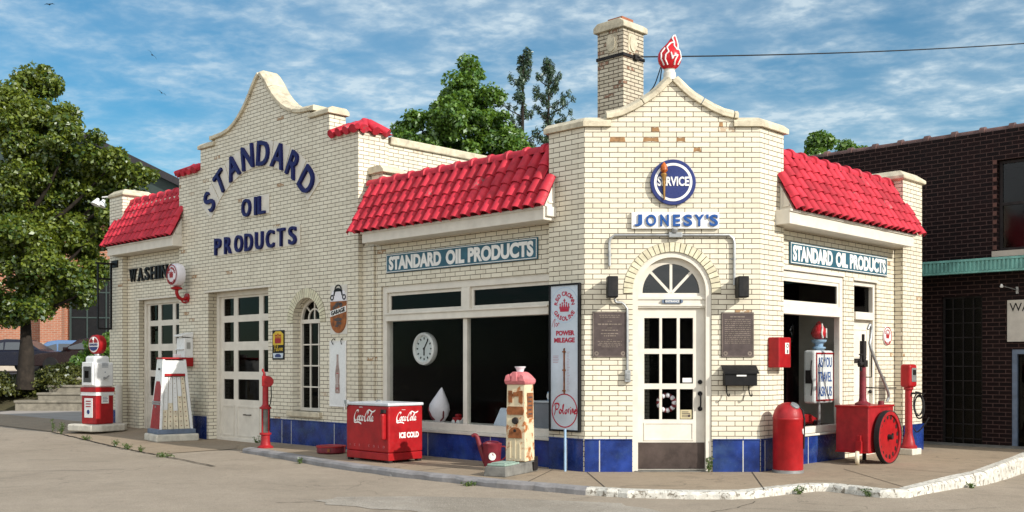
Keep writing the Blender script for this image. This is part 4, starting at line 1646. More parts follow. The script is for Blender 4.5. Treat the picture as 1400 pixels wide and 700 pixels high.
fl_line([(-.085, .14), (-.125, .22), (-.125, .30), (-.075, .37)])
fl_line([(-.04, .14), (-.075, .21), (-.07, .27), (-.03, .31), (-.05, .38), (.0, .44), (.055, .46)])
fl_line([(.0, .30), (.02, .21), (.035, .25), (.095, .27), (.055, .19), (.05, .14)])
fl_line([(.055, .46), (.05, .40), (.09, .34), (.075, .365), (.13, .34)])
fl_line([(.10, .15), (.145, .24), (.13, .33), (.10, .37), (.11, .44), (.095, .50), (.07, .565)])
fl_line([(.055, .46), (.03, .52), (.06, .56)])
m.build('flame_outline', M['signwhite'], t, smooth=True)
# cables behind the flame
m = MB()
m.tube(smooth_path([(1.08, .3, 5.55), (1.0, .42, 5.3), (.92, .5, 5.18), (.93, .55, 5.0), (.9, .6, 4.8)], 5), .008, 6)
m.tube(smooth_path([(1.08, .3, 5.50), (1.05, .45, 5.2), (.98, .5, 5.05), (1.0, .55, 4.9), (.98, .6, 4.75)], 5), .008, 6)
m.tube(smooth_path([(.86, .6, 5.0), (.9, .55, 4.9), (.97, .5, 4.7)], 5), .008, 6)
tag(m.build('cable', M['rubber'], None, FF, smooth=True), 'loose dark cables hanging behind the red flame finial', 'cable')
# service wire
a = CH_W = FF @ CH
p = CH_W @ Vector((.06, .34, 7.05))
q = Vector((21.0, 30.0, 11.35))
pts = [p.lerp(q, i / 24) - Vector((0, 0, .22 * 4 * (i / 24) * (1 - i / 24))) for i in range(25)]
tag(MB().tube(pts, .013, 6).build('overhead_wire', M['rubber'], smooth=True), 'black overhead wire running from the chimney across the sky', 'wire')

# ------------------------------------------------------------------ fittings round the entrance
t = thing('conduit', 'grey metal conduit arching over the entrance with a junction box', 'conduit', FF)
m = MB()
z = 3.165
left = [(.40, -.03, 2.52), (.36, -.03, 2.7), (.335, -.03, 2.75), (.33, -.03, 3.06), (.345, -.03, 3.12), (.40, -.03, z), (1.21, -.03, z)]
right = [(1.21, -.03, z), (1.93, -.03, z), (1.985, -.03, 3.12), (2.0, -.03, 3.06), (2.0, -.03, 2.5)]
m.tube(left[2:], .019, 8)
m.tube(right, .019, 8)
dn = smooth_path([(.40, -.05, 2.32), (.42, -.04, 2.27), (.50, -.035, 2.26), (.555, -.03, 2.2), (.572, -.03, 2.1), (.572, -.03, 1.35)], 5)
m.tube(dn, .017, 8)
m.build('conduit_pipe', M['steel'], t, smooth=True)
m = MB()
m.box(1.12, 1.30, -.075, -.005, 3.13, 3.20)
m.cyl((1.19, -.06, 3.19), (1.20, -.07, 3.25), .035, .045)
m.build('junction_box', M['steel'], t, bevel=.008)
m = MB()
m.box(.535, .61, -.07, -.004, 1.20, 1.36)
m.box(.55, .595, -.08, -.07, 1.24, 1.32)
m.build('switch_box', M['steel'], t, bevel=.006)
for (x, z) in ((.33, 2.9), (.572, 1.75), (.6, 3.165), (1.75, 3.165), (2.0, 2.85)):
    bx(x - .035, x + .035, -.012, -.002, z - .012, z + .012).build('clip', M['steel'], t)
for x0, lab in ((.275, 'small black outdoor speaker box left of the arched entrance'), (1.995, 'small black outdoor speaker box right of the arched entrance')):
    t = thing('speaker_box', lab, 'speaker', FF @ T(x0 + .08, 0, 2.46), 'black boxes beside the entrance')
    m = MB()
    m.box(-.07, .07, -.27, -.05, -.14, .14)
    m.build('housing', M['black'], t, bevel=.01)
    m = MB()
    m.box(-.06, .06, -.275, -.268, -.125, .125)
    m.build('grille', M['rubber'], t)
    bx(-.04, .04, -.052, -.001, -.06, .06).build('bracket', M['steel'], t)
t = thing('door_sign', 'little oval ended nameplate on the transom over the entrance door', 'sign', FF @ T(EC + .01, .05, 2.285))
m = MB()
m.box(-.11, .11, -.014, -.001, -.028, .028)
m.disc(-.115, 0, .028, -.014, -.001, 16)
m.disc(.115, 0, .028, -.014, -.001, 16)
m.build('plate', M['greyblue'], t)
txt('lettering', 'ENTRANCE', M['signwhite'], t, 0, 0, -.014, wd=.19, h=.028, ex=.002, bold=.02)


def plaque(x0, x1, z0, z1, lab, seed, dense):
    t = thing('plaque', lab, 'plaque', FF @ T((x0 + x1) / 2, 0, (z0 + z1) / 2), 'bronze plaques')
    wd, h = x1 - x0, z1 - z0
    bx(-wd / 2, wd / 2, -.02, -.002, -h / 2, h / 2).build('plate', M['bronze'], t, bevel=.004)
    m = MB()
    bars(m, -wd / 2 + .008, wd / 2 - .008, -h / 2 + .008, h / 2 - .008, -.024, -.0195, .008)
    rnd = random.Random(seed)
    if dense:
        rowsz = [(h / 2 - .06, .10, .016)] + [(h / 2 - .10 - i * .026, wd / 2 - .045, .009) for i in range(13)]
    else:
        rowsz = [(h / 2 - .05, .14, .010), (h / 2 - .075, .13, .010), (h / 2 - .13, .03, .008), (h / 2 - .17, .16, .018), (h / 2 - .22, .03, .008), (h / 2 - .25, .11, .014),
                 (h / 2 - .295, .12, .014), (h / 2 - .325, .08, .014), (h / 2 - .375, .03, .008)] + [(h / 2 - .40 - i * .024, .16 - .02 * (i % 2) - .03 * (i > 2), .009) for i in range(4)]
    for z, hw, hh in rowsz:
        x = -hw
        while x < hw:
            l = rnd.uniform(.012, .05)
            m.box(x, min(x + l, hw), -.0225, -.0195, z - hh / 2, z + hh / 2)
            x += l + .010
    for s in (-1, 1):
        m.ring(s * (wd / 2 - .055), -h / 2 + .05, .012, .030, -.0225, -.0195, 16)
    m.build('raised_lettering', M['bronzelit'], t)


plaque(.105, .570, 1.535, 2.145, 'dark bronze plaque with widely spaced lines left of the entrance door', 3, False)
plaque(1.83, 2.265, 1.535, 2.135, 'dark bronze plaque packed with small lines, above the black mailbox', 5, True)
t = thing('mailbox', 'black wall mailbox with scroll hooks below it, right of the entrance door', 'mailbox', FF @ T(2.065, 0, 1.28))
m = MB()
m.prism([(-.215, -.125), (.215, -.125), (.215, .05), (-.215, .05)], -.15, -.005)
m.build('box', M['black'], t, bevel=.008)
m = MB()
m.add([(-.235, -.175, .035), (.235, -.175, .035), (.235, -.004, .13), (-.235, -.004, .13), (-.235, -.175, .05), (.235, -.175, .05), (.235, -.004, .145), (-.235, -.004, .145)],
      [(0, 3, 2, 1), (4, 5, 6, 7), (0, 1, 5, 4), (1, 2, 6, 5), (2, 3, 7, 6), (3, 0, 4, 7)])
m.build('lid', M['black'], t)
bx(-.06, .07, -.156, -.15, -.0, .02).build('name_slot', M['signwhite'], t)
for s in (-1, 1):
    m = MB()
    m.tube(smooth_path([(s * .15 - .02, -.03, -.12), (s * .15 - .02, -.04, -.2), (s * .15 - .01, -.07, -.255), (s * .15, -.11, -.26), (s * .15, -.12, -.23)], 5), .009, 6)
    m.build('hook', M['black'], t, smooth=True)
t = thing('red_call_box', 'small red metal box with a white tag on the corner right of the entrance', 'box', FR @ T(.36, 0, 1.6))
bx(-.16, .16, -.17, -.004, -.205, .205).build('housing', M['red'], t, bevel=.012)
bx(.0, .10, -.176, -.17, -.02, .13).build('tag', M['signwhite'], t, bevel=.003)
m = MB()
m.ring(.05, .09, .02, .032, -.181, -.175, 16)
m.box(.03, .07, -.181, -.175, -.01, .04)
m.build('latch', M['steel'], t)

# tall thermometer sign on the left side of the pavilion
t = thing('thermometer_sign', 'tall pale thermometer sign in a black frame with red lettering left of the entrance', 'sign', FL @ T(-.325, 0, 1.53))
bx(-.255, .255, -.035, -.006, -.985, .985).build('sign_board', M['paleen'], t)
m = MB()
bars(m, -.275, .275, -1.005, 1.005, -.055, -.004, .026)
m.build('frame', M['black'], t, bevel=.005)
y = -.0352
sred = paint('sign_red_enamel', (.42, .02, .05), .4, var=.15)
arc_txt('lettering', 'RED CROWN', sred, t, 0, .715, .155, 90, .060, y, bold=.03, tight=.95)
arc_txt('lettering', 'GASOLINE', sred, t, 0, .715, .185, 270, .060, y, bold=.03, inside=True, tight=.95)
m = MB()
m.ring(0, .73, .205, .262, y - .001, y, 40)
m.box(-.001, .001, y, y + .001, .7, .701)
hz = MB().ring(0, .715, .236, .243, y - .0015, y, 40)
hz.build('emblem_ring', paint('pale_ring_blue', (.40, .52, .66), .4), t)
m = MB()
m.prism([(-.075, .625), (.075, .625), (.085, .67), (-.085, .67)], y - .004, y)
for i in range(5):
    x = -.076 + i * .038
    hgt = .755 if i == 2 else (.742 if i in (1, 3) else .725)
    m.prism([(x - .019, .672), (x + .019, .672), (x, hgt)], y - .004, y)
    m.disc(x, hgt, .012, y - .0045, y - .0005, 10)
m.box(-.006, .006, y - .004, y, .755, .80)
m.box(-.02, .02, y - .0045, y - .0005, .775, .785)
m.build('crown_emblem', sred, t)
m = MB()
pen(m, [(-.06, -.05), (-.02, .06), (.02, .10), (.01, .02), (.0, -.06)], .016, .006, y - .003, y, ox=-.185, oz=.455, sx=.7, sz=.7)
pen(m, [(.03, .0), (.05, .03), (.075, .0), (.05, -.03), (.03, .0)], .012, .005, y - .003, y, ox=-.185, oz=.45, sx=.75, sz=.75)
pen(m, [(.085, -.03), (.095, .03), (.115, .025), (.125, .02)], .012, .005, y - .003, y, ox=-.185, oz=.45, sx=.75, sz=.75)
m.build('script_lettering', sred, t)
txt('lettering', 'POWER', sred, t, .015, .335, y, h=.068, wd=.33, bold=.04)
txt('lettering', 'MILEAGE', sred, t, .0, .238, y, h=.068, wd=.37, bold=.04)
m = MB()
m.cyl((0, y - .014, -.47), (0, y - .014, .12), .007, seg=8)
m.box(-.009, .009, y - .008, y - .0005, -.49, .13)
for z in (-.45, -.17, .08):
    m.box(-.024, .024, y - .022, y - .001, z - .009, z + .009)
m.build('thermometer_tube', M['rust'], t)
m = MB()
rnd = random.Random(4)
for i in range(26):
    z = -.45 + i * .021
    m.box(.05, .075 if i % 5 else .095, y - .002, y, z - .0025, z + .0025)
m.build('scale_marks', paint('faded_red_print', (.42, .22, .26), .5), t)
m = MB()
for i in range(5):
    m.box(-.21, -.21 + rnd.uniform(.09, .14), y - .002, y, .02 - i * .022, .026 - i * .022)
m.build('small_print', paint('faded_pink_print', (.42, .22, .26), .5), t)
MB().ring(0, -.72, .217, .232, y - .003, y, 48).build('emblem_ring', sred, t)
m = MB()
S_ = dict(wmax=.026, wmin=.009, y0=y - .003, y1=y, oz=-.72)
pen(m, [(-.185, -.07), (-.165, .0), (-.155, .08)], ox=0, **S_)
pen(m, [(-.20, .05), (-.17, .09), (-.11, .09), (-.10, .05), (-.13, .015), (-.16, .02)], **S_)
pen(m, [(-.075, .02), (-.095, -.01), (-.075, -.04), (-.05, -.01), (-.075, .02)], **S_)
pen(m, [(-.035, -.03), (-.015, .06), (-.015, .08), (-.03, .06), (-.025, -.03), (-.01, -.04)], **S_)
pen(m, [(.035, .02), (.01, -.01), (.02, -.04), (.045, -.02), (.045, .02), (.045, -.035)], **S_)
pen(m, [(.07, -.035), (.075, .02), (.09, .02)], **S_)
pen(m, [(.11, .02), (.11, -.035), (.118, -.035)], **S_)
pen(m, [(.135, -.035), (.138, .02), (.155, .015), (.158, -.035)], **S_)
pen(m, [(.178, -.01), (.205, -.0), (.195, .02), (.178, -.005), (.185, -.035), (.212, -.03)], **S_)
m.disc(.112, -.72 + .045, .008, y - .003, y, 8)
m.build('script_lettering', sred, t)
tag(MB().cyl((0, 0, 0), (0, 0, .57), .017, seg=10).build('stake_pipe', M['ltblue'], None, T(.715, 13.93, 0), smooth=True), 'thin light blue pipe standing at the foot of the thermometer sign', 'pipe')

# signs on the garage front
t = thing('sign', 'bullet shaped amber sign with a small car front on top beside the arched window', 'sign', FL @ T(-5.48, 0, 2.37))
bx(-.24, .24, -.012, -.002, -.42, .42).build('backing_board', M['whitew'], t)
bul = [(-.225, -.05)] + [(.225 * math.cos(a), -.16 + .24 * math.sin(a)) for a in [math.pi + math.pi * i / 16 for i in range(17)]] + [(.225, -.05), (.225, .14), (-.225, .14)]
MB().prism(bul, -.025, -.012).build('sign_board', M['amber'], t)
m = MB()
m.prism([(-.225, -.12), (.225, -.04), (.225, .06), (-.225, -.02)], -.028, -.024)
m.build('name_band', M['signwhite'], t)
lm = link('lettering', text_mesh('GARAGE', .075, .40, .004, .04), M['black'], t, T(0, -.028, -.03) @ Matrix.Rotation(-R(10), 4, 'Y'))
m = MB()
rnd = random.Random(12)
for (x, z, sx, sz) in ((-.05, .07, .07, .04), (.08, .08, .06, .05), (-.12, .03, .04, .05), (.02, .1, .1, .025), (.0, -.17, .14, .035), (.02, -.23, .10, .03), (-.04, -.28, .06, .025)):
    m.prism([(x + sx * rnd.uniform(.7, 1.1) * math.cos(k * .9), z + sz * rnd.uniform(.6, 1.1) * math.sin(k * .9)) for k in range(7)], -.0275, -.0245)
m.build('dark_lettering_remains', M['bronze'], t)
m = MB()
m.prism([(-.225, .145), (.225, .145), (.215, .24), (.15, .33), (-.15, .33), (-.215, .24)], -.024, -.0125)
m.build('car_emblem', M['frost'], t)
m = MB()
m.ring(0, .24, .10, .13, -.03, -.0245, 20, 0, math.pi)
m.ring(0, .33, .08, .10, -.03, -.0245, 20, 0, math.pi)
m.prism([(-.13, .31), (.13, .31), (.10, .345), (-.10, .345)], -.029, -.024)
for s in (-1, 1):
    m.ring(s * .17, .21, .028, .05, -.03, -.0245, 16)
m.build('car_outline', M['black'], t)

t = thing('sign', 'white enamel panel picturing a glass bottle, hung on the brick beside the arched window', 'sign', FL @ T(-5.50, 0, 1.275))
bx(-.225, .225, -.02, -.004, -.555, .555).build('sign_board', M['enamel'], t, bevel=.014)
m = MB()
bars(m, -.235, .235, -.565, .565, -.026, -.003, .02)
m.build('frame', M['signwhite'], t, bevel=.005)
bot = [(.0, .33), (.022, .33), (.024, .22), (.032, .15), (.055, .05), (.062, -.02), (.05, -.10), (.052, -.18), (.066, -.26), (.06, -.33), (0, -.335)]
poly = [(x, z) for x, z in bot] + [(-x, z) for x, z in bot[::-1][1:-1]]
gb = paint('bottle_brown_print', (.33, .24, .21), .35, var=.3, scale=20)
MB().prism(poly, -.026, -.0195).build('bottle_picture', gb, t)
m = MB()
m.box(-.018, .006, -.028, -.0255, -.30, .02)
m.prism([(-.012, .14), (.0, .14), (.0, .30), (-.008, .30)], -.028, -.0255)
m.box(-.05, .05, -.0285, -.0255, -.17, -.165)
m.build('bottle_highlight', paint('bottle_pale_print', (.55, .48, .46), .35), t)
m = MB()
pen(m, [(-.03, -.29), (-.02, -.24), (.0, -.26), (.02, -.23), (.03, -.28)], .012, .005, -.029, -.0255)
m.box(-.02, .03, -.0285, -.0255, .0, .015)
m.build('bottle_label', M['redold'], t)
m = MB()
for s in (-1, 1):
    m.tube(smooth_path([(s * .12, -.03, .50), (s * .13, -.05, .56), (s * .11, -.02, .6), (s * .10, -.002, .58)], 5), .007, 6)
m.build('hook', M['dkiron'], t, smooth=True)

t = thing('sign', 'small dark sign with a red crown on yellow beside the near garage door', 'sign', FL @ T(-7.33, 0, 1.79))
bx(-.195, .195, -.014, -.002, -.27, .27).build('sign_board', M['black'], t, bevel=.003)
m = MB()
m.prism([(-.17, .0), (.17, .0), (.17, .20), (.08, .25), (-.08, .25), (-.17, .20)], -.018, -.0135)
m.build('yellow_field', M['yellow'], t)
m = MB()
for i in range(5):
    x = -.08 + i * .04
    m.prism([(x - .022, .09), (x + .022, .09), (x, .17 + (.02 if i == 2 else 0))], -.022, -.0175)
    m.disc(x, .175 + (.02 if i == 2 else 0), .016, -.0225, -.018, 10)
m.prism([(-.09, .03), (.09, .03), (.1, .09), (-.1, .09)], -.022, -.0175)
m.build('crown_emblem', M['red'], t)
m = MB()
S2 = dict(wmax=.022, wmin=.008, y0=-.018, y1=-.0135, oz=-.075, sx=.72, sz=.8)
for st_ in ([(-.185, -.07), (-.165, .0), (-.155, .08)], [(-.20, .05), (-.17, .09), (-.11, .09), (-.10, .05), (-.13, .015), (-.16, .02)], [(-.075, .02), (-.095, -.01), (-.075, -.04), (-.05, -.01), (-.075, .02)],
            [(-.035, -.03), (-.015, .06), (-.015, .08), (-.03, .06), (-.025, -.03), (-.01, -.04)], [(.035, .02), (.01, -.01), (.02, -.04), (.045, -.02), (.045, .02), (.045, -.035)], [(.07, -.035), (.075, .02), (.09, .02)],
            [(.11, .02), (.11, -.035), (.118, -.035)], [(.135, -.035), (.138, .02), (.155, .015), (.158, -.035)], [(.178, -.01), (.205, -.0), (.195, .02), (.178, -.005), (.185, -.035), (.212, -.03)]):
    pen(m, st_, **S2)
m.build('script_lettering', M['yellow'], t)
m = MB()
m.prism([(-.15, -.24), (.15, -.24), (.17, -.15), (-.17, -.15)], -.018, -.0135)
m.build('pale_field', M['paleen'], t)
m = MB()
m.prism([(-.09, -.225), (.09, -.225), (.1, -.195), (.05, -.165), (-.05, -.165), (-.1, -.195)], -.021, -.0175)
m.build('car_picture', M['dkblue'], t)

# small round sign by the side door
t = thing('sign', 'small round white sign with a red crown on the brick by the side door', 'sign', FR @ T(4.12, WY, 1.90))
MB().disc(0, 0, .155, -.02, -.004, 32).build('sign_disc', M['enamel'], t, bevel=.004)
MB().ring(0, 0, .135, .15, -.024, -.0195, 32).build('sign_border', M['redold'], t)
m = MB()
m.prism([(-.05, -.04), (.05, -.04), (.06, .01), (-.06, .01)], -.024, -.0195)
for i in range(3):
    x = -.045 + i * .045
    m.prism([(x - .02, .012), (x + .02, .012), (x, .06)], -.024, -.0195)
m.build('crown_emblem', M['redold'], t)
arc_txt('lettering', 'RED CROWN', M['redold'], t, 0, 0, .095, 90, .03, -.0195, bold=.03, tight=.9)
arc_txt('lettering', 'GASOLINE', M['redold'], t, 0, 0, .12, 270, .03, -.0195, bold=.03, inside=True, tight=.9)

# round globe lamp on a red bracket
t = thing('globe_lamp', 'round white globe lamp with a red crown face on a red wall bracket', 'lamp', FL @ T(-10.70, 0, 2.80))
m = MB()
m.disc(0, 0, .10, -.03, -.002, 16)
m.tube(smooth_path([(0, -.02, .0), (0, -.11, -.03), (0, -.19, .0), (0, -.235, .08), (0, -.24, .17)], 6), .035, 10)
m.tube(smooth_path([(0, -.03, -.10), (0, -.10, -.09), (0, -.16, -.02)], 5), .018, 8)
m.lathe([(.05, .15), (.11, .17), (.12, .20), (.07, .22)], 20, T(0, -.24, 0))
m.build('bracket', M['red'], t, smooth=40)
g0 = T(0, -.24, .46)
m = MB()
m.lathe([(1e-4, -.12), (.16, -.115), (.225, -.08), (.245, 0), (.225, .08), (.16, .115), (1e-4, .12)], 32, g0 @ Matrix.Rotation(R(90), 4, 'X'))
m.build('globe', M['frost'], t, smooth=True)
m = MB()
m.ring(0, .46, .19, .205, -.361, -.35, 32)
m.prism([(-.06, .40), (.06, .40), (.07, .45), (-.07, .45)], -.366, -.354)
for i in range(5):
    x = -.06 + i * .03
    m.prism([(x - .016, .452), (x + .016, .452), (x, .50 + (.03 if i == 2 else .0))], -.366, -.354)
    m.disc(x, .505 + (.03 if i == 2 else .0), .01, -.3665, -.354, 8)
m.build('crown_emblem', M['redold'], t)
arc_txt('lettering', 'RED CROWN', M['redold'], t, 0, .46, .135, 90, .045, -.354, ex=.01, bold=.03, tight=.95)
arc_txt('lettering', 'GASOLINE', M['redold'], t, 0, .46, .17, 270, .045, -.354, ex=.01, bold=.03, inside=True, tight=.95)
# towel box on the garage corner
t = thing('towel_dispenser', 'white metal dispenser box with a red base on the garage corner', 'dispenser', FL @ T(-10.62, 0, 1.73))
m = MB()
m.box(-.16, .16, -.20, -.004, -.16, .24)
m.prism([(-.16, .0), (.16, .0), (.16, .02), (-.16, .02)], -.24, -.20)
m.build('housing', M['enamel'], t, bevel=.012)
m = MB()
vs = []
m.add([(-.17, -.26, .30), (.17, -.26, .30), (.17, -.002, .36), (-.17, -.002, .36), (-.17, -.26, .27), (.17, -.26, .27), (.17, -.002, .245), (-.17, -.002, .245)],
      [(0, 1, 2, 3), (0, 4, 5, 1), (1, 5, 6, 2), (3, 2, 6, 7), (0, 3, 7, 4), (4, 7, 6, 5)])
m.build('hood', M['enamel'], t, bevel=.006)
bx(-.17, .17, -.22, -.003, -.34, -.161).build('tray', M['red'], t, bevel=.01)
bx(.165, .168, -.15, -.07, .02, .15).build('card', M['steel'], t)

# black hanging sign frame on the far pier
t = thing('hanging_sign', 'empty black metal hanging sign frame on the far left brick pier', 'sign', FL @ T(-14.02, 0, 2.2))
m = MB()
m.box(-.02, .02, -.46, .0, 1.50, 1.54)
m.box(-.15, .15, -.03, -.002, 1.44, 1.60)
m.build('arm', M['black'], t)
m = MB()
m.box(-.02, .02, -.12, -.08, .02, 1.5)
m.box(-.02, .02, -.42, -.39, .02, 1.5)
m.box(-.02, .02, -.385, -.125, .02, .06)
m.box(-.02, .02, -.385, -.125, 1.15, 1.19)
m.build('frame', M['black'], t)

# flood lamp on the far pier
t = thing('flood_lamp', 'white twin flood lamp on a short arm at the top of the far brick pier', 'lamp', FL @ T(-14.3, .3, 5.2))
MB().tube([(.1, 0, .08), (-.35, -.1, .16), (-.62, -.2, .16)], .02, 8).build('arm', M['signwhite'], t, smooth=True)
for dx, dy in ((-.62, -.3), (-.72, -.12)):
    m = MB()
    m.lathe([(.03, 0), (.05, .05), (.10, .15), (.105, .17)], 16, T(dx, dy, .12) @ Matrix.Rotation(R(155), 4, 'X'))
    m.build('lamp_head', M['enamel'], t, smooth=True)
# white pipe guards
for x, y, h, lab in ((-13.62, -.10, 1.05, 'white pipe guard at the left edge of the far wash bay door'), (-10.45, -.14, .86, 'white pipe guard at the garage corner behind the slanted rack')):
    t = thing('pipe_guard', lab, 'bollard', FL @ T(x, y, -.08), 'white pipe guards')
    MB().lathe([(.075, 0), (.075, h - .02), (.06, h), (1e-4, h + .005)], 16).build('post', M['whitew'], t, smooth=40)
    MB().lathe([(.10, 0), (.10, .02), (.076, .025)], 16).build('footing', M['concrete'], t)

# ------------------------------------------------------------------ free standing objects
def coca_logo(name, parent, local, wd):
    """flowing two-word script drawn with a broad pen"""
    m = MB()
    k = wd / 3.3
    S = dict(wmax=.15, wmin=.035, y0=-.004, y1=0, nib=R(55), sx=k, sz=k, slant=.18, ox=-wd * .53, oz=-.42 * k)
    def p(pts, **kw):
        d = dict(S)
        d.update(kw)
        pen(m, pts, **d)
    # first capital with its swash below
    p([(.62, .78), (.66, .92), (.56, 1.02), (.36, .92), (.20, .62), (.16, .30), (.26, .08), (.44, .04), (.60, .14)], wmax=.17)
    p([(.16, .22), (.20, -.06), (.36, -.16), (.62, -.13), (.90, -.12), (1.20, -.20), (1.34, -.30)], wmax=.13, wmin=.05, nib=R(100))
    # o c a
    p([(.80, .50), (.66, .38), (.66, .16), (.76, .06), (.88, .14), (.90, .36), (.80, .50), (.96, .44)])
    p([(1.18, .42), (1.10, .50), (1.00, .40), (.98, .18), (1.08, .06), (1.20, .12)])
    p([(1.46, .46), (1.34, .48), (1.26, .30), (1.28, .10), (1.38, .08), (1.46, .24), (1.48, .46), (1.46, .16), (1.52, .06), (1.60, .14)])
    p([(1.58, .40), (1.70, .42)], wmax=.08, wmin=.06)
    # second capital, with the long loop that runs over the last letters
    p([(2.22, .70), (2.20, .90), (2.06, .98), (1.90, .80), (1.78, .46), (1.78, .16), (1.90, .02), (2.08, .10)], wmax=.17)
    p([(2.10, .56), (2.06, .76), (2.14, 1.00), (2.34, 1.08), (2.60, .98), (2.86, .92), (3.10, 1.00), (3.24, 1.10)], wmax=.13, wmin=.05, nib=R(100))
    # o l a
    p([(2.34, .50), (2.20, .38), (2.20, .16), (2.30, .06), (2.42, .14), (2.44, .36), (2.34, .50), (2.50, .46)])
    p([(2.56, .36), (2.72, .70), (2.74, .86), (2.66, .82), (2.60, .50), (2.58, .16), (2.66, .06), (2.76, .16)])
    p([(2.98, .46), (2.86, .48), (2.78, .30), (2.80, .10), (2.90, .08), (2.98, .24), (3.00, .46), (2.98, .16), (3.04, .06), (3.14, .14)])
    # small word over the logo
    for i in range(6):
        m.box(-wd * .53 + k * (.98 + i * .09), -wd * .53 + k * (1.03 + i * .09), -.003, 0, k * .86, k * .92)
    return m.build(name, M['signwhite'], parent, local)


# red drinks cooler -------------------------------------------------
t = thing('drinks_cooler', 'red chest drinks cooler with white script and a metal lid under the shop window', 'cooler', FL @ T(-3.26, -.80, 0))
W2, D2 = .505, .325
m = MB()
m.box(-W2, W2, -D2, D2, .15, .825)
m.build('body', M['red'], t, bevel=.02, segs=3)
m = MB()
m.box(-W2 + .004, W2 - .004, -D2 + .004, D2 - .004, .035, .146)
m.build('plinth', M['red'], t, bevel=.01)
for sx in (-1, 1):
    for sy in (-1, 1):
        bx(sx * (W2 - .05) - .035, sx * (W2 - .05) + .035, sy * (D2 - .05) - .035, sy * (D2 - .05) + .035, 0, .034).build('foot', M['dkiron'], t)
m = MB()
m.box(-W2 - .012, W2 + .012, -D2 - .014, D2 + .012, .828, .872)
m.build('lid', M['lid'], t, bevel=.012)
m = MB()
m.tube([(-.05, -.1, .87), (-.05, -.1, .90), (.05, -.1, .90), (.05, -.1, .87)], .008)
m.build('lid_handle', M['steel'], t)
coca_logo('script_lettering', t, T(-.06, -D2 - .001, .66), .52)
coca_logo('script_lettering', t, T(W2 + .001, .02, .66) @ RZ(R(90)), .42)
link('lettering', text_mesh('ICE COLD', .085, .37, .004, .05), M['signwhite'], t, T(W2 + .001, .06, .40) @ RZ(R(90)))
wl_ = []
for i, c in enumerate('ICE COLD'):
    if c != ' ':
        link('lettering', text_mesh(c, .035, None, .003, .0), M['pink'], t, T(-.40 + i * .115, -D2 - .007, .235))
m = MB()
m.box(W2 - .115, W2 - .045, -D2 - .075, -D2 - .0, .34, .72)
m.build('bottle_opener_box', M['red'], t, bevel=.02)
m = MB()
m.box(W2 - .125, W2 - .05, -D2 - .05, -D2, .73, .78)
m.cyl((W2 - .14, -D2 - .03, .70), (W2 - .14, -D2 - .0, .70), .03)
m.build('opener', M['dkiron'], t, bevel=.005)
m = MB()
m.box(-W2 - .02, -W2 + .05, -D2 - .03, -D2 + .02, .80, .90)
m.tube([(-W2 + .0, -D2 - .035, .84), (-W2 - .0, -D2 - .04, .74)], .012)
m.build('latch', M['steel'], t, bevel=.006)

# drain pan on the walk
t = thing('drain_pan', 'rusty red shallow round metal pan on the walk left of the cooler', 'pan', T(-2.92, 16.72, 0))
MB().lathe([(.20, 0), (.23, .02), (.235, .11), (.225, .125), (.21, .115), (.205, .05), (1e-4, .045)], 28).build('pan', M['maroon'], t, smooth=40)
MB().lathe([(.225, .10), (.243, .105), (.243, .125), (.225, .13)], 28).build('rim', M['redold'], t, smooth=40)
m = MB()
m.box(-.02, .02, -.26, -.22, .04, .09)
m.build('handle', M['rust'], t)

# penny scale -------------------------------------------------------
t = thing('penny_scale', 'rusty cream penny scale with a faded pink crown and a grey platform', 'weighing scale', T(-.008, 13.64, 0) @ RZ(R(-28)))
m = MB()
m.add([(-.165, -.46, 0), (.165, -.46, 0), (.165, .46, 0), (-.165, .46, 0), (-.15, -.44, .13), (.15, -.44, .13), (.15, .45, .15), (-.15, .45, .15)],
      [(3, 2, 1, 0), (4, 5, 6, 7), (0, 1, 5, 4), (1, 2, 6, 5), (2, 3, 7, 6), (3, 0, 4, 7)])
m.build('base', M['castgrey'], t, bevel=.012)
m = MB()
m.box(-.13, .13, -.42, -.02, .133, .16)
m.box(-.10, .10, -.37, -.07, .161, .172)
m.build('platform', M['mint'], t, bevel=.006)
# column leans a little and tapers upward
cx0, cy0 = 0, .25
def colq(z):
    f = (z - .15) / 1.03
    return .15 - .015 * f, .14 - .012 * f
v = []
for z in (.15, 1.18):
    a, b = colq(z)
    v += [(-a, cy0 - b, z), (a, cy0 - b, z), (a, cy0 + b, z), (-a, cy0 + b, z)]
m = MB()
m.add(v, [(3, 2, 1, 0), (4, 5, 6, 7), (0, 1, 5, 4), (1, 2, 6, 5), (2, 3, 7, 6), (3, 0, 4, 7)])
m.build('column', M['rustcream'], t, bevel=.012)
m = MB()
m.lathe([(.205, 1.17), (.222, 1.20), (.222, 1.235), (.17, 1.29), (.12, 1.33), (.08, 1.34)], 4, T(0, cy0, 0) @ RZ(R(45)))
m.build('crown', M['pink'], t, bevel=.01)
m = MB()
for s in (-1, 1):
    m.prism([(s * .155, 1.21), (s * .06, 1.22), (s * .09, 1.31), (s * .13, 1.29)], cy0 - .172, cy0 - .14)
m.prism([(-.045, 1.21), (.045, 1.21), (.03, 1.34), (-.03, 1.34)], cy0 - .175, cy0 - .14)
m.build('crown_crest', M['pink'], t, bevel=.006)
m = MB()
m.lathe([(.045, 1.34), (.05, 1.36), (.06, 1.385), (.075, 1.40), (.075, 1.41), (.055, 1.405), (.05, 1.37)], 14, T(0, cy0, 0))
m.build('lamp_cup', M['frost'], t, smooth=40)
yf = cy0 - .136
m = MB()
m.box(-.105, -.05, yf - .008, yf + .004, .93, 1.09)
m.box(.05, .105, yf - .008, yf + .004, .93, 1.09)
m.prism([(-.115, .77), (.115, .77), (.13, .83), (.11, .88), (-.11, .88), (-.13, .83)], yf - .012, yf + .002)
m.box(-.03, .03, yf - .010, yf + .002, 1.02, 1.07)
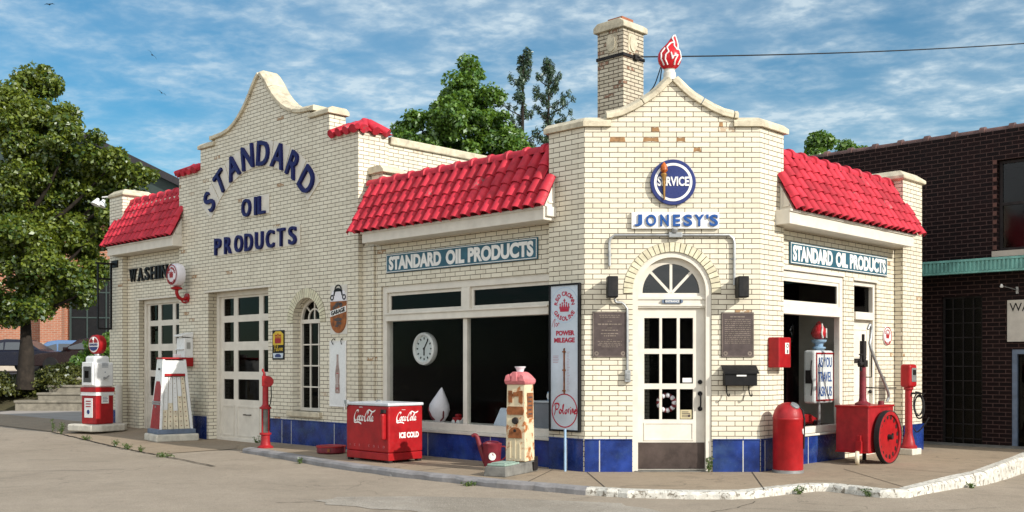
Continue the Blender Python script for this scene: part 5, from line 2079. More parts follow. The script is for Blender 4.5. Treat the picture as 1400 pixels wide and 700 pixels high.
m.prism([(-.10, .46), (.10, .46), (.09, .56), (.045, .60), (-.045, .60), (-.09, .56)], yf - .017, yf - .002)
m.box(.1425, .148, cy0 - .07, cy0 + .09, .73, 1.06)
m.build('rusty_plate', M['rust'], t)
m = MB()
m.cyl((0, yf + .0, .69), (0, yf - .03, .69), .048, .04, 16)
m.disc(0, .56, .02, yf - .026, yf - .012, 12)
m.build('coin_slot', M['dkiron'], t)
m = MB()
for x, h in ((-.075, .42), (0, .50), (.07, .40)):
    m.prism([(x - .010, .19), (x + .010, .19), (x + .006, h - .05), (x, h), (x - .006, h - .05)], yf - .014, yf - .004)
m.build('raised_rib', M['rustcream'], t)
m = MB()
for i in range(5):
    m.box(.148, .1505, cy0 - .05, cy0 + .06 - .02 * (i % 2), .77 + i * .055, .79 + i * .055)
m.build('plate_lines', M['bronze'], t)
m = MB()
m.box(-.16, .16, cy0 + .12, cy0 + .22, 0, .2)
m.box(.151, .19, cy0 + .05, cy0 + .15, .02, .14)
m.build('rear_bracket', M['dkiron'], t, bevel=.01)

# watering can -----------------------------------------------------
t = thing('watering_can', 'maroon long spouted water can with a white spot beside the scale', 'watering can', T(-.28, 14.60, 0) @ RZ(R(-8)))
MB().lathe([(.105, .02), (.115, .0), (.135, .30), (.14, .32), (.13, .33), (.12, .30)], 24).build('body', M['maroon'], t, smooth=40)
m = MB()
sp = smooth_path([(-.09, 0, .05), (-.14, 0, .18), (-.19, 0, .33), (-.215, 0, .41), (-.25, 0, .44), (-.29, 0, .425)], 5)
m.tube(sp, [.04 - .016 * i / (len(sp) - 1) for i in range(len(sp))], 10)
m.build('spout', M['maroon'], t, smooth=True)
m = MB()
m.tube(smooth_path([(.13, 0, .28), (.19, 0, .27), (.20, 0, .15), (.125, 0, .08)], 5), .011, 8)
m.build('handle', M['maroon'], t, smooth=True)
m = MB()
m.tube(smooth_path([(-.12, 0, .32), (-.06, 0, .35), (.06, 0, .35), (.12, 0, .32)], 5), .008, 8)
m.build('handle', M['maroon'], t, smooth=True)
m = MB()
k0 = []
for i in range(20):
    a = 2 * math.pi * i / 20
    ang = R(-80) + .052 * math.cos(a) / .13
    k0.append(((.131) * math.cos(ang), .131 * math.sin(ang), .15 + .055 * math.sin(a)))
m.add(k0 + [(x * .97, y * .97, z) for x, y, z in k0], [tuple(range(20))] + [(i, (i + 1) % 20, (i + 1) % 20 + 20, i + 20) for i in range(20)])
m.build('round_label', M['signwhite'], t)

# trash can --------------------------------------------------------
t = thing('trash_can', 'red dome topped trash can with a hose draped over it, right of the entrance', 'trash can', T(3.68, 13.80, 0))
MB().lathe([(.195, .03), (.198, .06), (.198, .70), (.202, .705), (.202, .72), (.197, .73)], 32).build('body', M['red'], t, smooth=40)
MB().lathe([(.197, .73), (.195, .76), (.175, .83), (.135, .89), (.07, .925), (1e-4, .935)], 32).build('dome_lid', M['redold'], t, smooth=40)
MB().lathe([(.205, 0), (.205, .035), (.197, .04)], 32).build('base_ring', M['steel'], t, smooth=40)
m = MB()
m.lathe([(.06, 0), (.06, .02), (.045, .025)], 20, T(.06, -.10, .885) @ Matrix.Rotation(R(35), 4, 'X') @ Matrix.Rotation(R(22), 4, 'Y'))
m.build('chute_flap', M['steel'], t, smooth=40)
m = MB()
for dx in (0, .035):
    ang = R(-25 + dx * 300)
    c_, s_ = math.cos(ang), math.sin(ang)
    m.tube([(.10 * c_, .10 * s_, .925), (.19 * c_, .19 * s_, .83), (.212 * c_, .212 * s_, .72), (.209 * c_, .209 * s_, .5), (.207 * c_, .207 * s_, .32 + dx * 3)], .010, 8)
m.build('hose', M['rubber'], t, smooth=True)
m = MB()
ang = R(-28)
m.cyl((.196 * math.cos(ang), .196 * math.sin(ang), .55), (.206 * math.cos(ang), .206 * math.sin(ang), .55), .038, seg=16)
m.build('round_label', M['signwhite'], t)

# wheeled oil tank -------------------------------------------------
CT = T(5.08, 14.75, 0) @ RZ(R(45.7))
t = thing('oil_cart', 'red square oil tank on one large iron wheel and a caster with a pump mast', 'cart', CT)
# local x runs along the right wall, y away from the street corner; left face is x=0
m = MB()
m.box(0, .82, 0, .50, .18, .83)
m.build('tank', M['redold'], t, bevel=.014)
m = MB()
m.box(-.012, .832, -.012, .512, .815, .845)
m.build('rim', M['red'], t, bevel=.006)
m = MB()
m.box(-.01, .83, -.01, .51, .165, .185)
m.build('rim', M['red'], t, bevel=.006)


def spoked_wheel(parent, c, r, name='wheel'):
    m = MB()
    m.ring(c[0], c[2], r - .055, r, c[1] - .04, c[1] + .03, 48)
    o = m.build(name, M['redold'], parent, bevel=.006)
    m = MB()
    m.ring(c[0], c[2], r - .002, r + .010, c[1] - .042, c[1] + .032, 48)
    m.build('tyre', M['rubber'], o)
    m = MB()
    m.disc(c[0], c[2], r - .052, c[1] - .012, c[1] + .008, 48)
    m.build('web', M['red'], o)
    m = MB()
    for i in range(16):
        a = 2 * math.pi * (i + .3) / 16
        q = Vector((c[0] + (r - .085) * math.cos(a), 0, c[2] + (r - .085) * math.sin(a)))
        m.prism([(q.x + .026 * math.cos(2 * math.pi * k / 10), q.z + .034 * math.sin(2 * math.pi * k / 10)) for k in range(10)], c[1] - .016, c[1] - .0118)
    m.build('web_slot', M['dkiron'], o)
    m = MB()
    m.cyl((c[0], c[1] + .05, c[2]), (c[0], c[1] - .075, c[2]), .045, .035, 16)
    m.cyl((c[0] + .12, c[1] - .008, c[2] + .03), (c[0] + .12, c[1] - .03, c[2] + .03), .02, seg=12)
    m.build('hub', M['dkiron'], o)
    return o


spoked_wheel(t, (.46, -.075, .385), .375)
# caster on the left side
m = MB()
m.box(-.04, .0, .10, .16, .18, .42)
m.prism([(-.06, .16), (.0, .16), (.0, .32), (-.02, .34), (-.045, .34)], .085, .175)
m.build('caster_fork', M['red'], t, bevel=.006)
m = MB()
m.lathe([(.03, -.03), (.09, -.028), (.10, -.012), (.10, .012), (.09, .028), (.03, .03)], 24, T(-.08, .13, .10) @ RZ(R(25)) @ Matrix.Rotation(R(90), 4, 'X'))
m.build('caster_wheel', M['rustwhite'], t, smooth=40)
m = MB()
for x, y in ((.75, .08), (.75, .42)):
    m.cyl((x, y, 0), (x, y, .17), .03)
m.build('stand_leg', M['dkiron'], t)
mx, my = .28, .22
m = MB()
m.lathe([(.11, .846), (.11, .87), (.06, .90), (.05, .95), (.045, 1.42), (.06, 1.43), (.06, 1.47)], 18, T(mx, my, 0))
m.build('pump_column', M['maroon'], t, smooth=40)
m = MB()
m.box(mx - .06, mx + .05, my - .06, my + .05, 1.40, 1.50)
m.cyl((mx - .05, my - .02, 1.45), (mx - .19, my - .04, 1.44), .028, .032)
m.cyl((mx - .13, my - .03, 1.44), (mx - .13, my - .03, 1.57), .022, .012)
m.box(mx - .16, mx - .08, my - .05, my - .01, 1.57, 1.59)
m.cyl((mx - .18, my - .06, 1.40), (mx - .18, my - .06, 1.34), .018)
m.box(mx - .03, mx + .05, my - .035, my + .035, 1.50, 1.78)
m.box(mx + .0, mx + .03, my - .02, my + .02, 1.78, 1.88)
m.build('pump_head', M['dkiron'], t, bevel=.008)
m = MB()
hp = smooth_path([(mx + .10, my - .03, 1.95), (mx + .15, my - .04, 2.02), (mx + .18, my - .05, 1.95), (mx + .15, my - .05, 1.82), (mx + .12, my - .06, 1.70), (mx + .28, my - .10, 1.40), (mx + .50, my - .12, 1.12), (mx + .60, my - .12, .97), (mx + .58, my - .1, .88)], 6)
m.tube(hp, .022, 10)
m.build('metal_hose', M['steel'], t, smooth=True)
m = MB()
m.tube([(mx + .05, my, 1.10), (mx + .62, my - .04, 1.08), (mx + .9, my - .1, 1.08)], .010, 8)
m.tube([(mx + .04, my, 1.25), (mx + .22, my - .03, 1.25), (mx + .22, my - .03, 1.36), (mx + .22, my - .03, 1.66)], .009, 8)
m.build('crank_rod', M['dkiron'], t, smooth=True)
m = MB()
m.cyl((.62, .1, .845), (.62, .1, .90), .045, .04)
m.build('filler_cap', M['maroon'], t, smooth=40)

# air meter --------------------------------------------------------
t = thing('air_meter', 'red air meter on a post with a coiled black hose by the right corner pier', 'air meter', T(6.33, 16.52, 0) @ RZ(R(42)))
bx(-.155, .155, -.14, .14, 0, .10).build('footing', M['concrete'], t, bevel=.01)
m = MB()
m.lathe([(.13, .10), (.13, .13), (.10, .16), (.085, .24), (.065, .30), (.058, .36), (.055, 1.02), (.075, 1.04), (.075, 1.07)], 20)
m.build('post', M['redold'], t, smooth=40)
m = MB()
m.box(-.12, .12, -.09, .09, 1.07, 1.44)
m.build('housing', M['red'], t, bevel=.045, segs=4)
m = MB()
m.box(-.075, .075, -.098, -.088, 1.16, 1.38)
m.build('dial', M['steel'], t, bevel=.008)
m = MB()
m.box(-.05, .05, -.102, -.097, 1.27, 1.35)
m.build('dial_window', M['black'], t)
m = MB()
for k, (r0, z0) in enumerate(((.17, .80), (.145, .78), (.18, .76))):
    m.tube([(.06 + .02 * k + .045 * math.cos(a) , -.06 - .07 - r0 * .40 * math.cos(a) * .8, z0 + r0 * 1.05 * math.sin(a)) for a in [2 * math.pi * i / 28 for i in range(28)]], .011, 8, closed=True)
m.tube(smooth_path([(.1, -.06, 1.0), (.12, -.14, .98), (.10, -.2, .95)], 5), .011, 8)
m.tube(smooth_path([(.12, -.28, .6), (.08, -.2, .45), (.04, -.12, .36), (.03, -.07, .42)], 5), .010, 8)
m.build('hose', M['rubber'], t, smooth=True)
m = MB()
m.box(-.02, .10, -.12, .0, .96, .99)
m.box(.05, .08, -.24, -.1, .97, .985)
m.build('hose_bracket', M['dkiron'], t)

# red air tower by the garage door ---------------------------------
t = thing('air_tower', 'slim red air tower with a wound steel coil standing by the garage door', 'air tower', T(-4.24, 17.80, 0) @ RZ(R(15)))
m = MB()
m.lathe([(.135, 0), (.135, .02), (.09, .05), (.075, .12), (.075, .22), (.10, .23), (.10, .26), (.075, .265)], 20)
m.build('base', M['redold'], t, smooth=40)
m = MB()
m.lathe([(.062, .26)] + [(.062 + (.008 if i % 2 else 0), .26 + i * .0175) for i in range(1, 24)] + [(.062, .67)], 18)
m.build('coil', M['castgrey'], t, smooth=60)
m = MB()
for i in range(4):
    a = R(45 + 90 * i)
    m.cyl((.075 * math.cos(a), .075 * math.sin(a), .25), (.075 * math.cos(a), .075 * math.sin(a), .68), .014, seg=8)
m.lathe([(.075, .665), (.10, .67), (.10, .70), (.07, .715), (.052, .75), (.05, 1.10), (.055, 1.13)], 20)
m.build('column', M['redold'], t, smooth=40)
m = MB()
m.cyl((.04, -.05, 1.14), (.04, .05, 1.14), .095, seg=24)
m.box(-.06, .04, -.045, .045, 1.06, 1.24)
m.cyl((-.02, 0, 1.22), (-.02, 0, 1.30), .03, .02)
m.tube([(-.02, 0, 1.29), (-.05, 0, 1.33), (-.04, 0, 1.36)], .018, 8)
m.build('gauge_head', M['red'], t, bevel=.008)
m = MB()
m.cyl((.07, -.055, .75), (.07, -.055, .30), .010, seg=8)
m.tube([(.09, -.05, 1.07), (.10, -.06, .9), (.08, -.06, .75)], .009, 8)
m.build('air_line', M['rubber'], t, smooth=True)

# slanted rack pump ------------------------------------------------
t = thing('oil_rack', 'white slanted rack with rust streaked slats and a red side panel on a concrete pad', 'rack', T(-6.76, 20.55, -.08) @ RZ(R(36)))
m = MB()
m.box(-.42, .42, -.40, .40, 0, .15)
m.build('pad', M['concrete'], t, bevel=.03, segs=3)
bx(-.37, .37, -.35, .35, .152, .24).build('base', M['greyblue'], t, bevel=.01)
zb, zm, zt = .24, 1.33, 1.62


def taper(z):
    f = (z - zb) / (zt - zb)
    return .33 - .10 * f, .31 - .13 * f


def quadbox(m, pts8):
    m.add(pts8, [(3, 2, 1, 0), (4, 5, 6, 7), (0, 1, 5, 4), (1, 2, 6, 5), (2, 3, 7, 6), (3, 0, 4, 7)])


a0, b0 = taper(zb)
a1, b1 = taper(zm)
a2, b2 = taper(zt)
m = MB()
# two side walls, back and front posts; slats sit in the open front
for s in (-1, 1):
    m.add([(s * a0, -b0, zb), (s * a0, b0, zb), (s * a2, b2, zt), (s * a2, -b2, zt), (s * (a0 - .05), -b0, zb), (s * (a0 - .05), b0, zb), (s * (a2 - .05), b2, zt), (s * (a2 - .05), -b2, zt)],
          [(0, 1, 2, 3), (7, 6, 5, 4), (0, 4, 5, 1), (1, 5, 6, 2), (2, 6, 7, 3), (3, 7, 4, 0)])
m.add([(-a0 + .05, b0, zb), (a0 - .05, b0, zb), (a2 - .05, b2, zt), (-a2 + .05, b2, zt), (-a0 + .05, b0 - .03, zb), (a0 - .05, b0 - .03, zb), (a2 - .05, b2 - .03, zt), (-a2 + .05, b2 - .03, zt)],
      [(0, 1, 2, 3), (7, 6, 5, 4), (0, 4, 5, 1), (1, 5, 6, 2), (2, 6, 7, 3), (3, 7, 4, 0)])
m.build('frame', M['enamel'], t, bevel=.008)
m = MB()
az, bz = taper(zm)
quadbox(m, [(-az + .045, -bz - .002, zm), (az - .045, -bz - .002, zm), (az - .045, bz - .04, zm), (-az + .045, bz - .04, zm), (-a2 + .045, -b2 - .002, zt - .03), (a2 - .045, -b2 - .002, zt - .03), (a2 - .045, b2 - .04, zt - .03), (-a2 + .045, b2 - .04, zt - .03)])
m.build('head_panel', M['enamel'], t, bevel=.006)
m = MB()
m.box(-a2 - .012, a2 + .012, -b2 - .012, b2 + .012, zt - .005, zt + .03)
m.box(-az + .05, az - .05, -bz - .008, -bz + .02, zm - .05, zm - .003)
m.build('red_trim', M['red'], t, bevel=.005)
for i in range(5):
    f0, f1 = (i + .06) / 5, (i + .94) / 5
    m = MB()
    def X_(f, a):
        return -(a - .055) + 2 * (a - .055) * f
    yb, yt = -b0 + .055, -bz + .055
    quadbox(m, [(X_(f0, a0), yb - .02, zb + .005), (X_(f1, a0), yb - .02, zb + .005), (X_(f1, a0), yb + .02, zb + .005), (X_(f0, a0), yb + .02, zb + .005),
                (X_(f0, az), yt - .02, zm - .06), (X_(f1, az), yt - .02, zm - .06), (X_(f1, az), yt + .02, zm - .06), (X_(f0, az), yt + .02, zm - .06)])
    m.cur = 1
    for k in range(11):
        f = (k + .5) / 11
        z = zb + .02 + (zm - .08 - zb) * f
        aa = a0 + (az - a0) * f
        yy = yb + (yt - yb) * f - .021
        m.box(X_((f0 + f1) / 2, aa) - .010, X_((f0 + f1) / 2, aa) + .010, yy - .004, yy + .003, z - .008, z + .008)
    o = link('slat', m.mesh('slat'), [M['rustwhite'], M['rust']], t)
    m = MB()
    kk = random.Random(i).uniform(.45, .62) if i < 3 else .35 if i == 3 else .0
    if kk:
        zl = zm - .06 - (zm - zb) * kk
        f = (zl - zb) / (zm - zb)
        aa = a0 + (az - a0) * f
        yy = yb + (yt - yb) * f
        quadbox(m, [(X_(f0, aa), yy - .025, zl), (X_(f1, aa), yy - .025, zl), (X_(f1, aa), yy - .0205, zl), (X_(f0, aa), yy - .0205, zl),
                    (X_(f0, az), yt - .025, zm - .061), (X_(f1, az), yt - .025, zm - .061), (X_(f1, az), yt - .0205, zm - .061), (X_(f0, az), yt - .0205, zm - .061)])
        m.build('white_strip', M['enamel'], o)
# red tapering panel on the left side
def sidept(y, z, push=.006):
    f = (z - zb) / (zt - zb)
    return (-(.33 - .10 * f) - push, y, z)


out_ = []
for y, z in [(-b0 + .02, zb + .01), (b0 - .03, zb + .01), (.15, 1.08), (.10, 1.18), (-.10, 1.18), (-.19, 1.08)]:
    out_.append((y, z))
m = MB()
vs = [sidept(y, z, .006) for y, z in out_] + [sidept(y, z, -.002) for y, z in out_]
n_ = len(out_)
m.add(vs, [tuple(range(n_)), tuple(range(2 * n_ - 1, n_ - 1, -1))] + [(i, (i + 1) % n_, (i + 1) % n_ + n_, i + n_) for i in range(n_)])
m.build('side_panel', M['redold'], t)
m = MB()
for z in (.72, .76):
    vs = [sidept(y, zz, p_) for p_ in (.012, .003) for y, zz in ((-.25, z), (.25, z), (.25, z + .03), (-.25, z + .03))]
    m.add(vs, [(0, 1, 2, 3), (4, 7, 6, 5), (0, 4, 5, 1), (1, 5, 6, 2), (2, 6, 7, 3), (3, 7, 4, 0)])
m.box(-.325, -.30, -.02, .02, .66, .70)
m.build('hinge_band', M['steel'], t)
bx(.05, .19, -.03, .06, zt + .031, zt + .10).build('paper_holder', M['enamel'], t, bevel=.005)
m = MB()
m.cyl((-.27, -.14, 1.42), (-.30, -.14, 1.42), .022, seg=12)
m.build('lock', M['black'], t)

# gas pump ---------------------------------------------------------
t = thing('gas_pump', 'white over red vintage gas pump with a round globe on top, on a concrete island', 'gas pump', T(-8.99, 22.45, .0) @ RZ(R(-33)) @ Matrix.Diagonal((.95, .95, .95, 1)))
m = MB()
m.slab([(-.58 + .15, -.47), (.58 - .15, -.47), (.58, -.3), (.58, .3), (.43, .47), (-.43, .47), (-.58, .3), (-.58, -.3)], 0, .15)
m.build('island', M['concrete'], t, bevel=.025, segs=3)
# local -y is the dial face; +x is the nozzle side
bx(-.27, .27, -.23, .23, .152, .82).build('lower_body', M['red'], t, bevel=.03, segs=3)
m = MB()
m.box(-.285, .285, -.245, .245, .80, .825)
m.box(-.275, .275, -.235, .235, .826, .88)
m.build('white_band', M['enamel'], t, bevel=.004)
bx(-.287, .287, -.247, .247, .881, .985).build('red_band', M['red'], t, bevel=.006)
m = MB()
m.box(-.275, .275, -.235, .235, .986, 1.55)
m.build('upper_body', M['enamel'], t, bevel=.05, segs=4)
m = MB()
m.box(-.19, .19, -.20, .20, 1.5, 1.70)
m.build('head', M['enamel'], t, bevel=.06, segs=4)
m = MB()
m.box(-.20, .20, -.265, -.23, 1.03, 1.56)
m.build('dial_surround', M['enamel'], t, bevel=.03, segs=3)
m = MB()
m.box(-.14, .14, -.270, -.262, 1.10, 1.46)
m.build('dial_window', M['glassdk'], t, bevel=.004)
m = MB()
m.box(-.125, .125, -.2645, -.262, 1.12, 1.44)
m.build('dial', M['dial'], t)
m = MB()
m.box(-.09, .05, -.2685, -.2645, 1.20, 1.36)
m.build('dial_marks', M['black'], t)
m = MB()
m.box(-.15, .15, -.238, -.228, .30, .74)
m.build('price_panel', M['enamel'], t, bevel=.006)
m = MB()
for z in (.66, .60, .54):
    m.box(-.09, .09, -.241, -.237, z, z + .025)
m.build('panel_print', M['redold'], t)
MB().disc(0, .43, .05, -.242, -.237, 16).build('panel_emblem', M['dkblue'], t)
m = MB()
for k in range(4):
    m.box(.273, .279, -.08, .08, 1.44 + k * .03, 1.45 + k * .03)
m.cyl((.27, 0, 1.33), (.282, 0, 1.33), .012, seg=10)
m.build('vent_slot', M['greyblue'], t)
m = MB()
m.tube([(.275, -.03, 1.20), (.33, -.03, 1.20)], .02, 8)
m.tube([(.32, -.06, 1.17), (.325, .0, 1.20), (.325, .07, 1.25)], .016, 8)
m.build('crank_handle', M['steel'], t, smooth=True)
m = MB()
m.box(.268, .276, -.09, .10, .62, .80)
m.build('notice_card', M['signwhite'], t, bevel=.004)
m = MB()
for k in range(4):
    m.box(.276, .278, -.06, .07 - .02 * (k % 2), .66 + k * .032, .672 + k * .032)
m.build('notice_print', M['greyblue'], t)
m = MB()
m.lathe([(.06, 1.70), (.075, 1.71), (.07, 1.75)], 16)
m.build('globe_collar', M['steel'], t, smooth=40)
gM = T(0, 0, 1.96) @ Matrix.Rotation(R(90), 4, 'X')
MB().lathe([(.17, -.10), (.215, -.085), (.225, 0), (.215, .085), (.17, .10)], 36, gM).build('globe_rim', M['red'], t, smooth=True)
MB().lathe([(1e-4, -.105), (.178, -.10), (.178, .10), (1e-4, .105)], 36, gM).build('globe', M['signwhite'], t, smooth=40)
m = MB()
m.prism([(.15 * math.cos(R(a)), 1.96 + .03 + .12 * math.sin(R(a))) for a in range(5, 176, 10)], -.110, -.104)
m.build('emblem_top', M['red'], t)
m = MB()
m.prism([(.15 * math.cos(R(a)), 1.96 - .045 + .10 * math.sin(R(a))) for a in range(185, 356, 10)], -.110, -.104)
m.build('emblem_base', M['dkblue'], t)
txt('lettering', 'STANDARD', M['dkblue'], t, 0, 1.955, -.106, h=.05, wd=.29, ex=.004, bold=.04)
m = MB()
m.box(-.012, .012, -.112, -.1095, 1.985, 2.06)
m.lathe([(.02, 0), (.028, .02), (.004, .06)], 8, T(0, -.111, 2.06))
m.build('torch_emblem', M['signwhite'], t)
m = MB()
m.tube(smooth_path([(-.28, -.05, 1.25), (-.38, -.02, 1.2), (-.48, .0, .9), (-.52, .0, .6), (-.46, .0, .35), (-.36, 0, .25), (-.28, 0, .30)], 6), .018, 10)
m.build('hose', M['rubber'], t, smooth=True)
m = MB()
m.box(-.33, -.27, -.10, .0, 1.16, 1.34)
m.tube([(-.33, -.05, 1.30), (-.37, -.12, 1.38)], .018, 8)
m.build('nozzle', M['rust'], t, bevel=.01)

# ------------------------------------------------------------------ things behind the glass
t = thing('wall_clock', 'round white rimmed clock behind the shop window glass', 'clock', FL @ T(-3.76, .50, 1.69))
m = MB()
m.lathe([(.205, .02), (.255, .01), (.27, .05), (.26, .10), (.225, .115), (.205, .09), (.205, .02)], 40, Matrix.Rotation(R(90), 4, 'X'), caps=False)
m.build('rim', M['signwhite'], t, smooth=True)
MB().disc(0, 0, .212, -.075, -.03, 40).build('face', M['dial'], t)
m = MB()
for i in range(12):
    a = 2 * math.pi * i / 12
    m.box(-.012, .012, -.079, -.0755, .15, .185, Matrix.Rotation(a, 4, 'Y'))
m.build('hour_marks', M['black'], t)
m = MB()
m.box(-.010, .010, -.086, -.082, -.02, .16, Matrix.Rotation(R(35), 4, 'Y'))
m.box(-.013, .013, -.082, -.079, -.02, .11, Matrix.Rotation(R(180), 4, 'Y'))
m.disc(0, 0, .02, -.088, -.079, 12)
m.build('hands', M['black'], t)
t = thing('flame_ornament', 'white flame shaped glass ornament on the window sill below the clock', 'ornament', FL @ T(-3.42, .45, .50))
prof2 = [(.07, 0), (.10, .03), (.16, .12), (.19, .21), (.175, .30), (.13, .38), (.09, .44), (.055, .50), (.025, .545), (.004, .57)]
vs = []
K = 24
for r_, z_ in prof2:
    for k in range(K):
        a = 2 * math.pi * k / K
        vs.append((r_ * math.cos(a) + max(0, z_ - .3) * .22, r_ * .8 * math.sin(a), z_))
fs = [(j * K + k, j * K + (k + 1) % K, (j + 1) * K + (k + 1) % K, (j + 1) * K + k) for j in range(len(prof2) - 1) for k in range(K)] + [tuple(range(K)), tuple((len(prof2) - 1) * K + k for k in range(K))]
MB().add(vs, fs).build('flame', M['flamewhite'], t, smooth=True)
m = MB()
for pts in ([(-.17, .22), (-.14, .12), (-.07, .04)], [(-.13, .26), (-.09, .14), (-.05, .06)], [(-.10, .19), (-.05, .10), (.0, .05)], [(.17, .2), (.14, .1), (.08, .03)]):
    P = smooth_path(pts, 5)
    L_ = []
    for x, z in P:
        rs = np.interp(z, [p[1] for p in prof2], [p[0] for p in prof2])
        q = max(-1, min(1, x / rs))
        L_.append((x, -math.sqrt(1 - q * q) * rs * .8 - .003, z))
    m.tube(L_, [.008] + [.014] * (len(L_) - 2) + [.006], 6)
m.build('red_tongue', M['maroon'], t, smooth=True)
t = thing('trinket', 'little red and white tin toy on the sill at the foot of the window bar', 'toy', FL @ T(-2.93, .42, .50))
m = MB()
m.box(-.10, .06, -.05, .05, .03, .11)
m.box(-.05, .03, -.04, .04, .11, .16)
m.build('body', M['redold'], t, bevel=.015)
m = MB()
for x in (-.07, .04):
    m.cyl((x, -.06, .035), (x, .06, .035), .035, seg=14)
m.tube([(.06, 0, .06), (.14, 0, .14), (.18, 0, .19)], .008, 6)
m.build('wheel', M['signwhite'], t)
t = thing('card', 'white folded card leaning on the window sill behind the scale', 'card', FL @ T(-1.92, .36, .50))
m = MB()
m.prism([(-.16, 0), (.14, 0), (.14, .27), (-.06, .27)], -.03, -.02, Matrix.Rotation(R(-12), 4, 'X'))
m.prism([(-.16, 0), (.14, 0), (.14, .27), (-.06, .27)], .10, .11, Matrix.Rotation(R(12), 4, 'X') @ T(0, -.005, .0))
m.build('card_panel', M['paleen'], t)
t = thing('cabinet', 'pale grey cabinet standing just inside the window right of the scale', 'cabinet', FL @ T(-1.05, .65, .02))
bx(-.30, .26, -.2, .2, 0, .86).build('body', paint('grey_cabinet_paint', (.20, .21, .23), .5), t, bevel=.01)
bx(-.32, .28, -.22, .22, .862, .89).build('top', M['lid'], t, bevel=.005)
t = thing('desk_clock', 'tiny pale blue desk clock on the grey cabinet behind the glass', 'clock', FL @ T(-1.12, .60, .91))
bx(-.07, .09, -.04, .04, 0, .13).build('case', M['ltblue'], t, bevel=.01)
MB().disc(-.02, .065, .05, -.048, -.0405, 20).build('face', M['signwhite'], t)
# travel sign in the right window
t = thing('lighted_sign', 'white box sign with red border and blue words, torch on top, behind right window', 'sign', FR @ T(2.27, .34, 1.25))
m = MB()
m.box(-.31, .31, -.10, .10, -.40, .40)
m.build('case', M['enamel'], t, bevel=.045, segs=3)
m = MB()
bars(m, -.275, .275, -.365, .365, -.107, -.1005, .024)
m.build('sign_border', M['red'], t)
for s, z in (('AS YOU', .22), ('TRAVEL', .0), ('ASK US', -.22)):
    txt('lettering', s, M['blue'], t, .0, z, -.101, h=.15, wd=.42, ex=.003, bold=.012)
m = MB()
m.lathe([(.06, .40), (.10, .43), (.10, .45), (.06, .46), (.065, .50), (.11, .53), (.115, .56), (.07, .565)], 20)
m.build('torch_cup', M['ltblue'], t, smooth=40)
m = MB()
m.lathe([(.05, .565), (.10, .60), (.12, .66), (.10, .72), (.07, .77), (.035, .82), (.005, .85)], 20)
m.build('torch_flame', M['flamered'], t, smooth=True)
m = MB()
m.tube([(-.06, -.095, .585), (-.085, -.09, .66), (-.05, -.085, .73), (.0, -.05, .80)], .014, 8)
m.tube([(.02, -.115, .59), (.0, -.122, .66), (.05, -.095, .73)], .011, 8)
m.build('flame_outline', M['signwhite'], t, smooth=True)
m = MB()
m.tube(smooth_path([(-.315, -.05, .25), (-.325, -.04, .05), (-.32, -.06, -.1), (-.315, -.04, -.28)], 5), .009, 6)
m.box(-.325, -.309, -.05, .05, -.1, .1)
m.build('wiring', M['dkiron'], t)
m = MB()
m.cyl((0, 0, -.74), (0, 0, -.40), .025, seg=10)
m.build('stem', M['steel'], t)
t = thing('toy_car', 'small red metal toy car on the sill of the right window', 'toy', FR @ T(2.0, .46, .49))
m = MB()
m.prism([(-.36, .05), (.34, .05), (.36, .12), (.2, .15), (.08, .20), (-.12, .20), (-.2, .14), (-.36, .12)], -.09, .09)
m.build('body', M['red'], t, bevel=.015)
for x in (-.22, .2):
    m = MB()
    m.cyl((x, -.10, .055), (x, .10, .055), .055, seg=16)
    m.build('wheel', M['rubber'], t)
bx(2.66, 2.70, WY + .06, WY + .07, 2.06, 2.12).build('sticker', M['signwhite'], win_r)
# wreath and notes on the entrance door
t = thing('wreath', 'round red and white wreath hanging behind the entrance door glass', 'wreath', FF @ T(1.13, .22, .915))
m = MB()
for i in range(18):
    a = 2 * math.pi * i / 18
    m.cur = i % 2
    m.sphere((.105 * math.cos(a), random.uniform(-.02, .02), .105 * math.sin(a)), .034, seg=8, rings=6)
me = m.mesh('ring')
link('ring', me, [M['frost'], M['maroon']], t, smooth=True)
tag(bx(-.065, .065, -.002, .0, -.03, .03).build('paper_note', M['signwhite'], None, FF @ T(1.40, .130, 1.225)), 'small white paper note on the door glass near the lock', 'note')
t = thing('paper_note', 'cream notice with dark print low on the right door glass', 'note', FF @ T(1.385, .130, .765))
bx(-.08, .08, -.002, .0, -.06, .06).build('sheet', M['yellow'] if False else paint('aged_paper', (.50, .44, .27), .8), t)
m = MB()
for i in range(4):
    m.box(-.06, .05 - .02 * (i % 2), -.0035, -.0021, -.04 + i * .022, -.03 + i * .022)
m.disc(.04, -.02, .018, -.004, -.0021, 12)
m.build('print', M['bronze'], t)

# ------------------------------------------------------------------ dark brick shop on the right
DB = thing('brick_building', 'dark brown brick shop with a verdigris awning behind the right corner of the station', 'building', FD)
op_win = [(.93, 3.42), (2.6, 3.42), (2.6, 5.02), (.93, 5.02)]
op_front = [(-.04, -.25), (.68, -.25), (.68, 2.66), (-.04, 2.66)]
op_door = [(1.17, -.25), (2.2, -.25), (2.2, 1.70), (1.17, 1.70)]
op_front2 = [(2.7, .5), (5.0, .5), (5.0, 2.6), (2.7, 2.6)]
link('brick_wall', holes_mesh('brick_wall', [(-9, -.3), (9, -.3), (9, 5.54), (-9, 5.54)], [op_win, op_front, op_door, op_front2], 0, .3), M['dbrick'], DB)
m = MB()
m.box(-9, -8.7, .3, 14, -.3, 5.3)
m.box(8.7, 9, .3, 14, -.3, 5.3)
m.box(-8.69, 8.69, 13.7, 14, -.3, 5.2)
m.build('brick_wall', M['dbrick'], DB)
bx(-8.69, 8.69, .31, 13.69, 4.9, 5.05).build('roof', M['roofing'], DB)
m = MB()
m.box(-8.69, 8.69, 1.4, 1.5, -.2, 4.89)
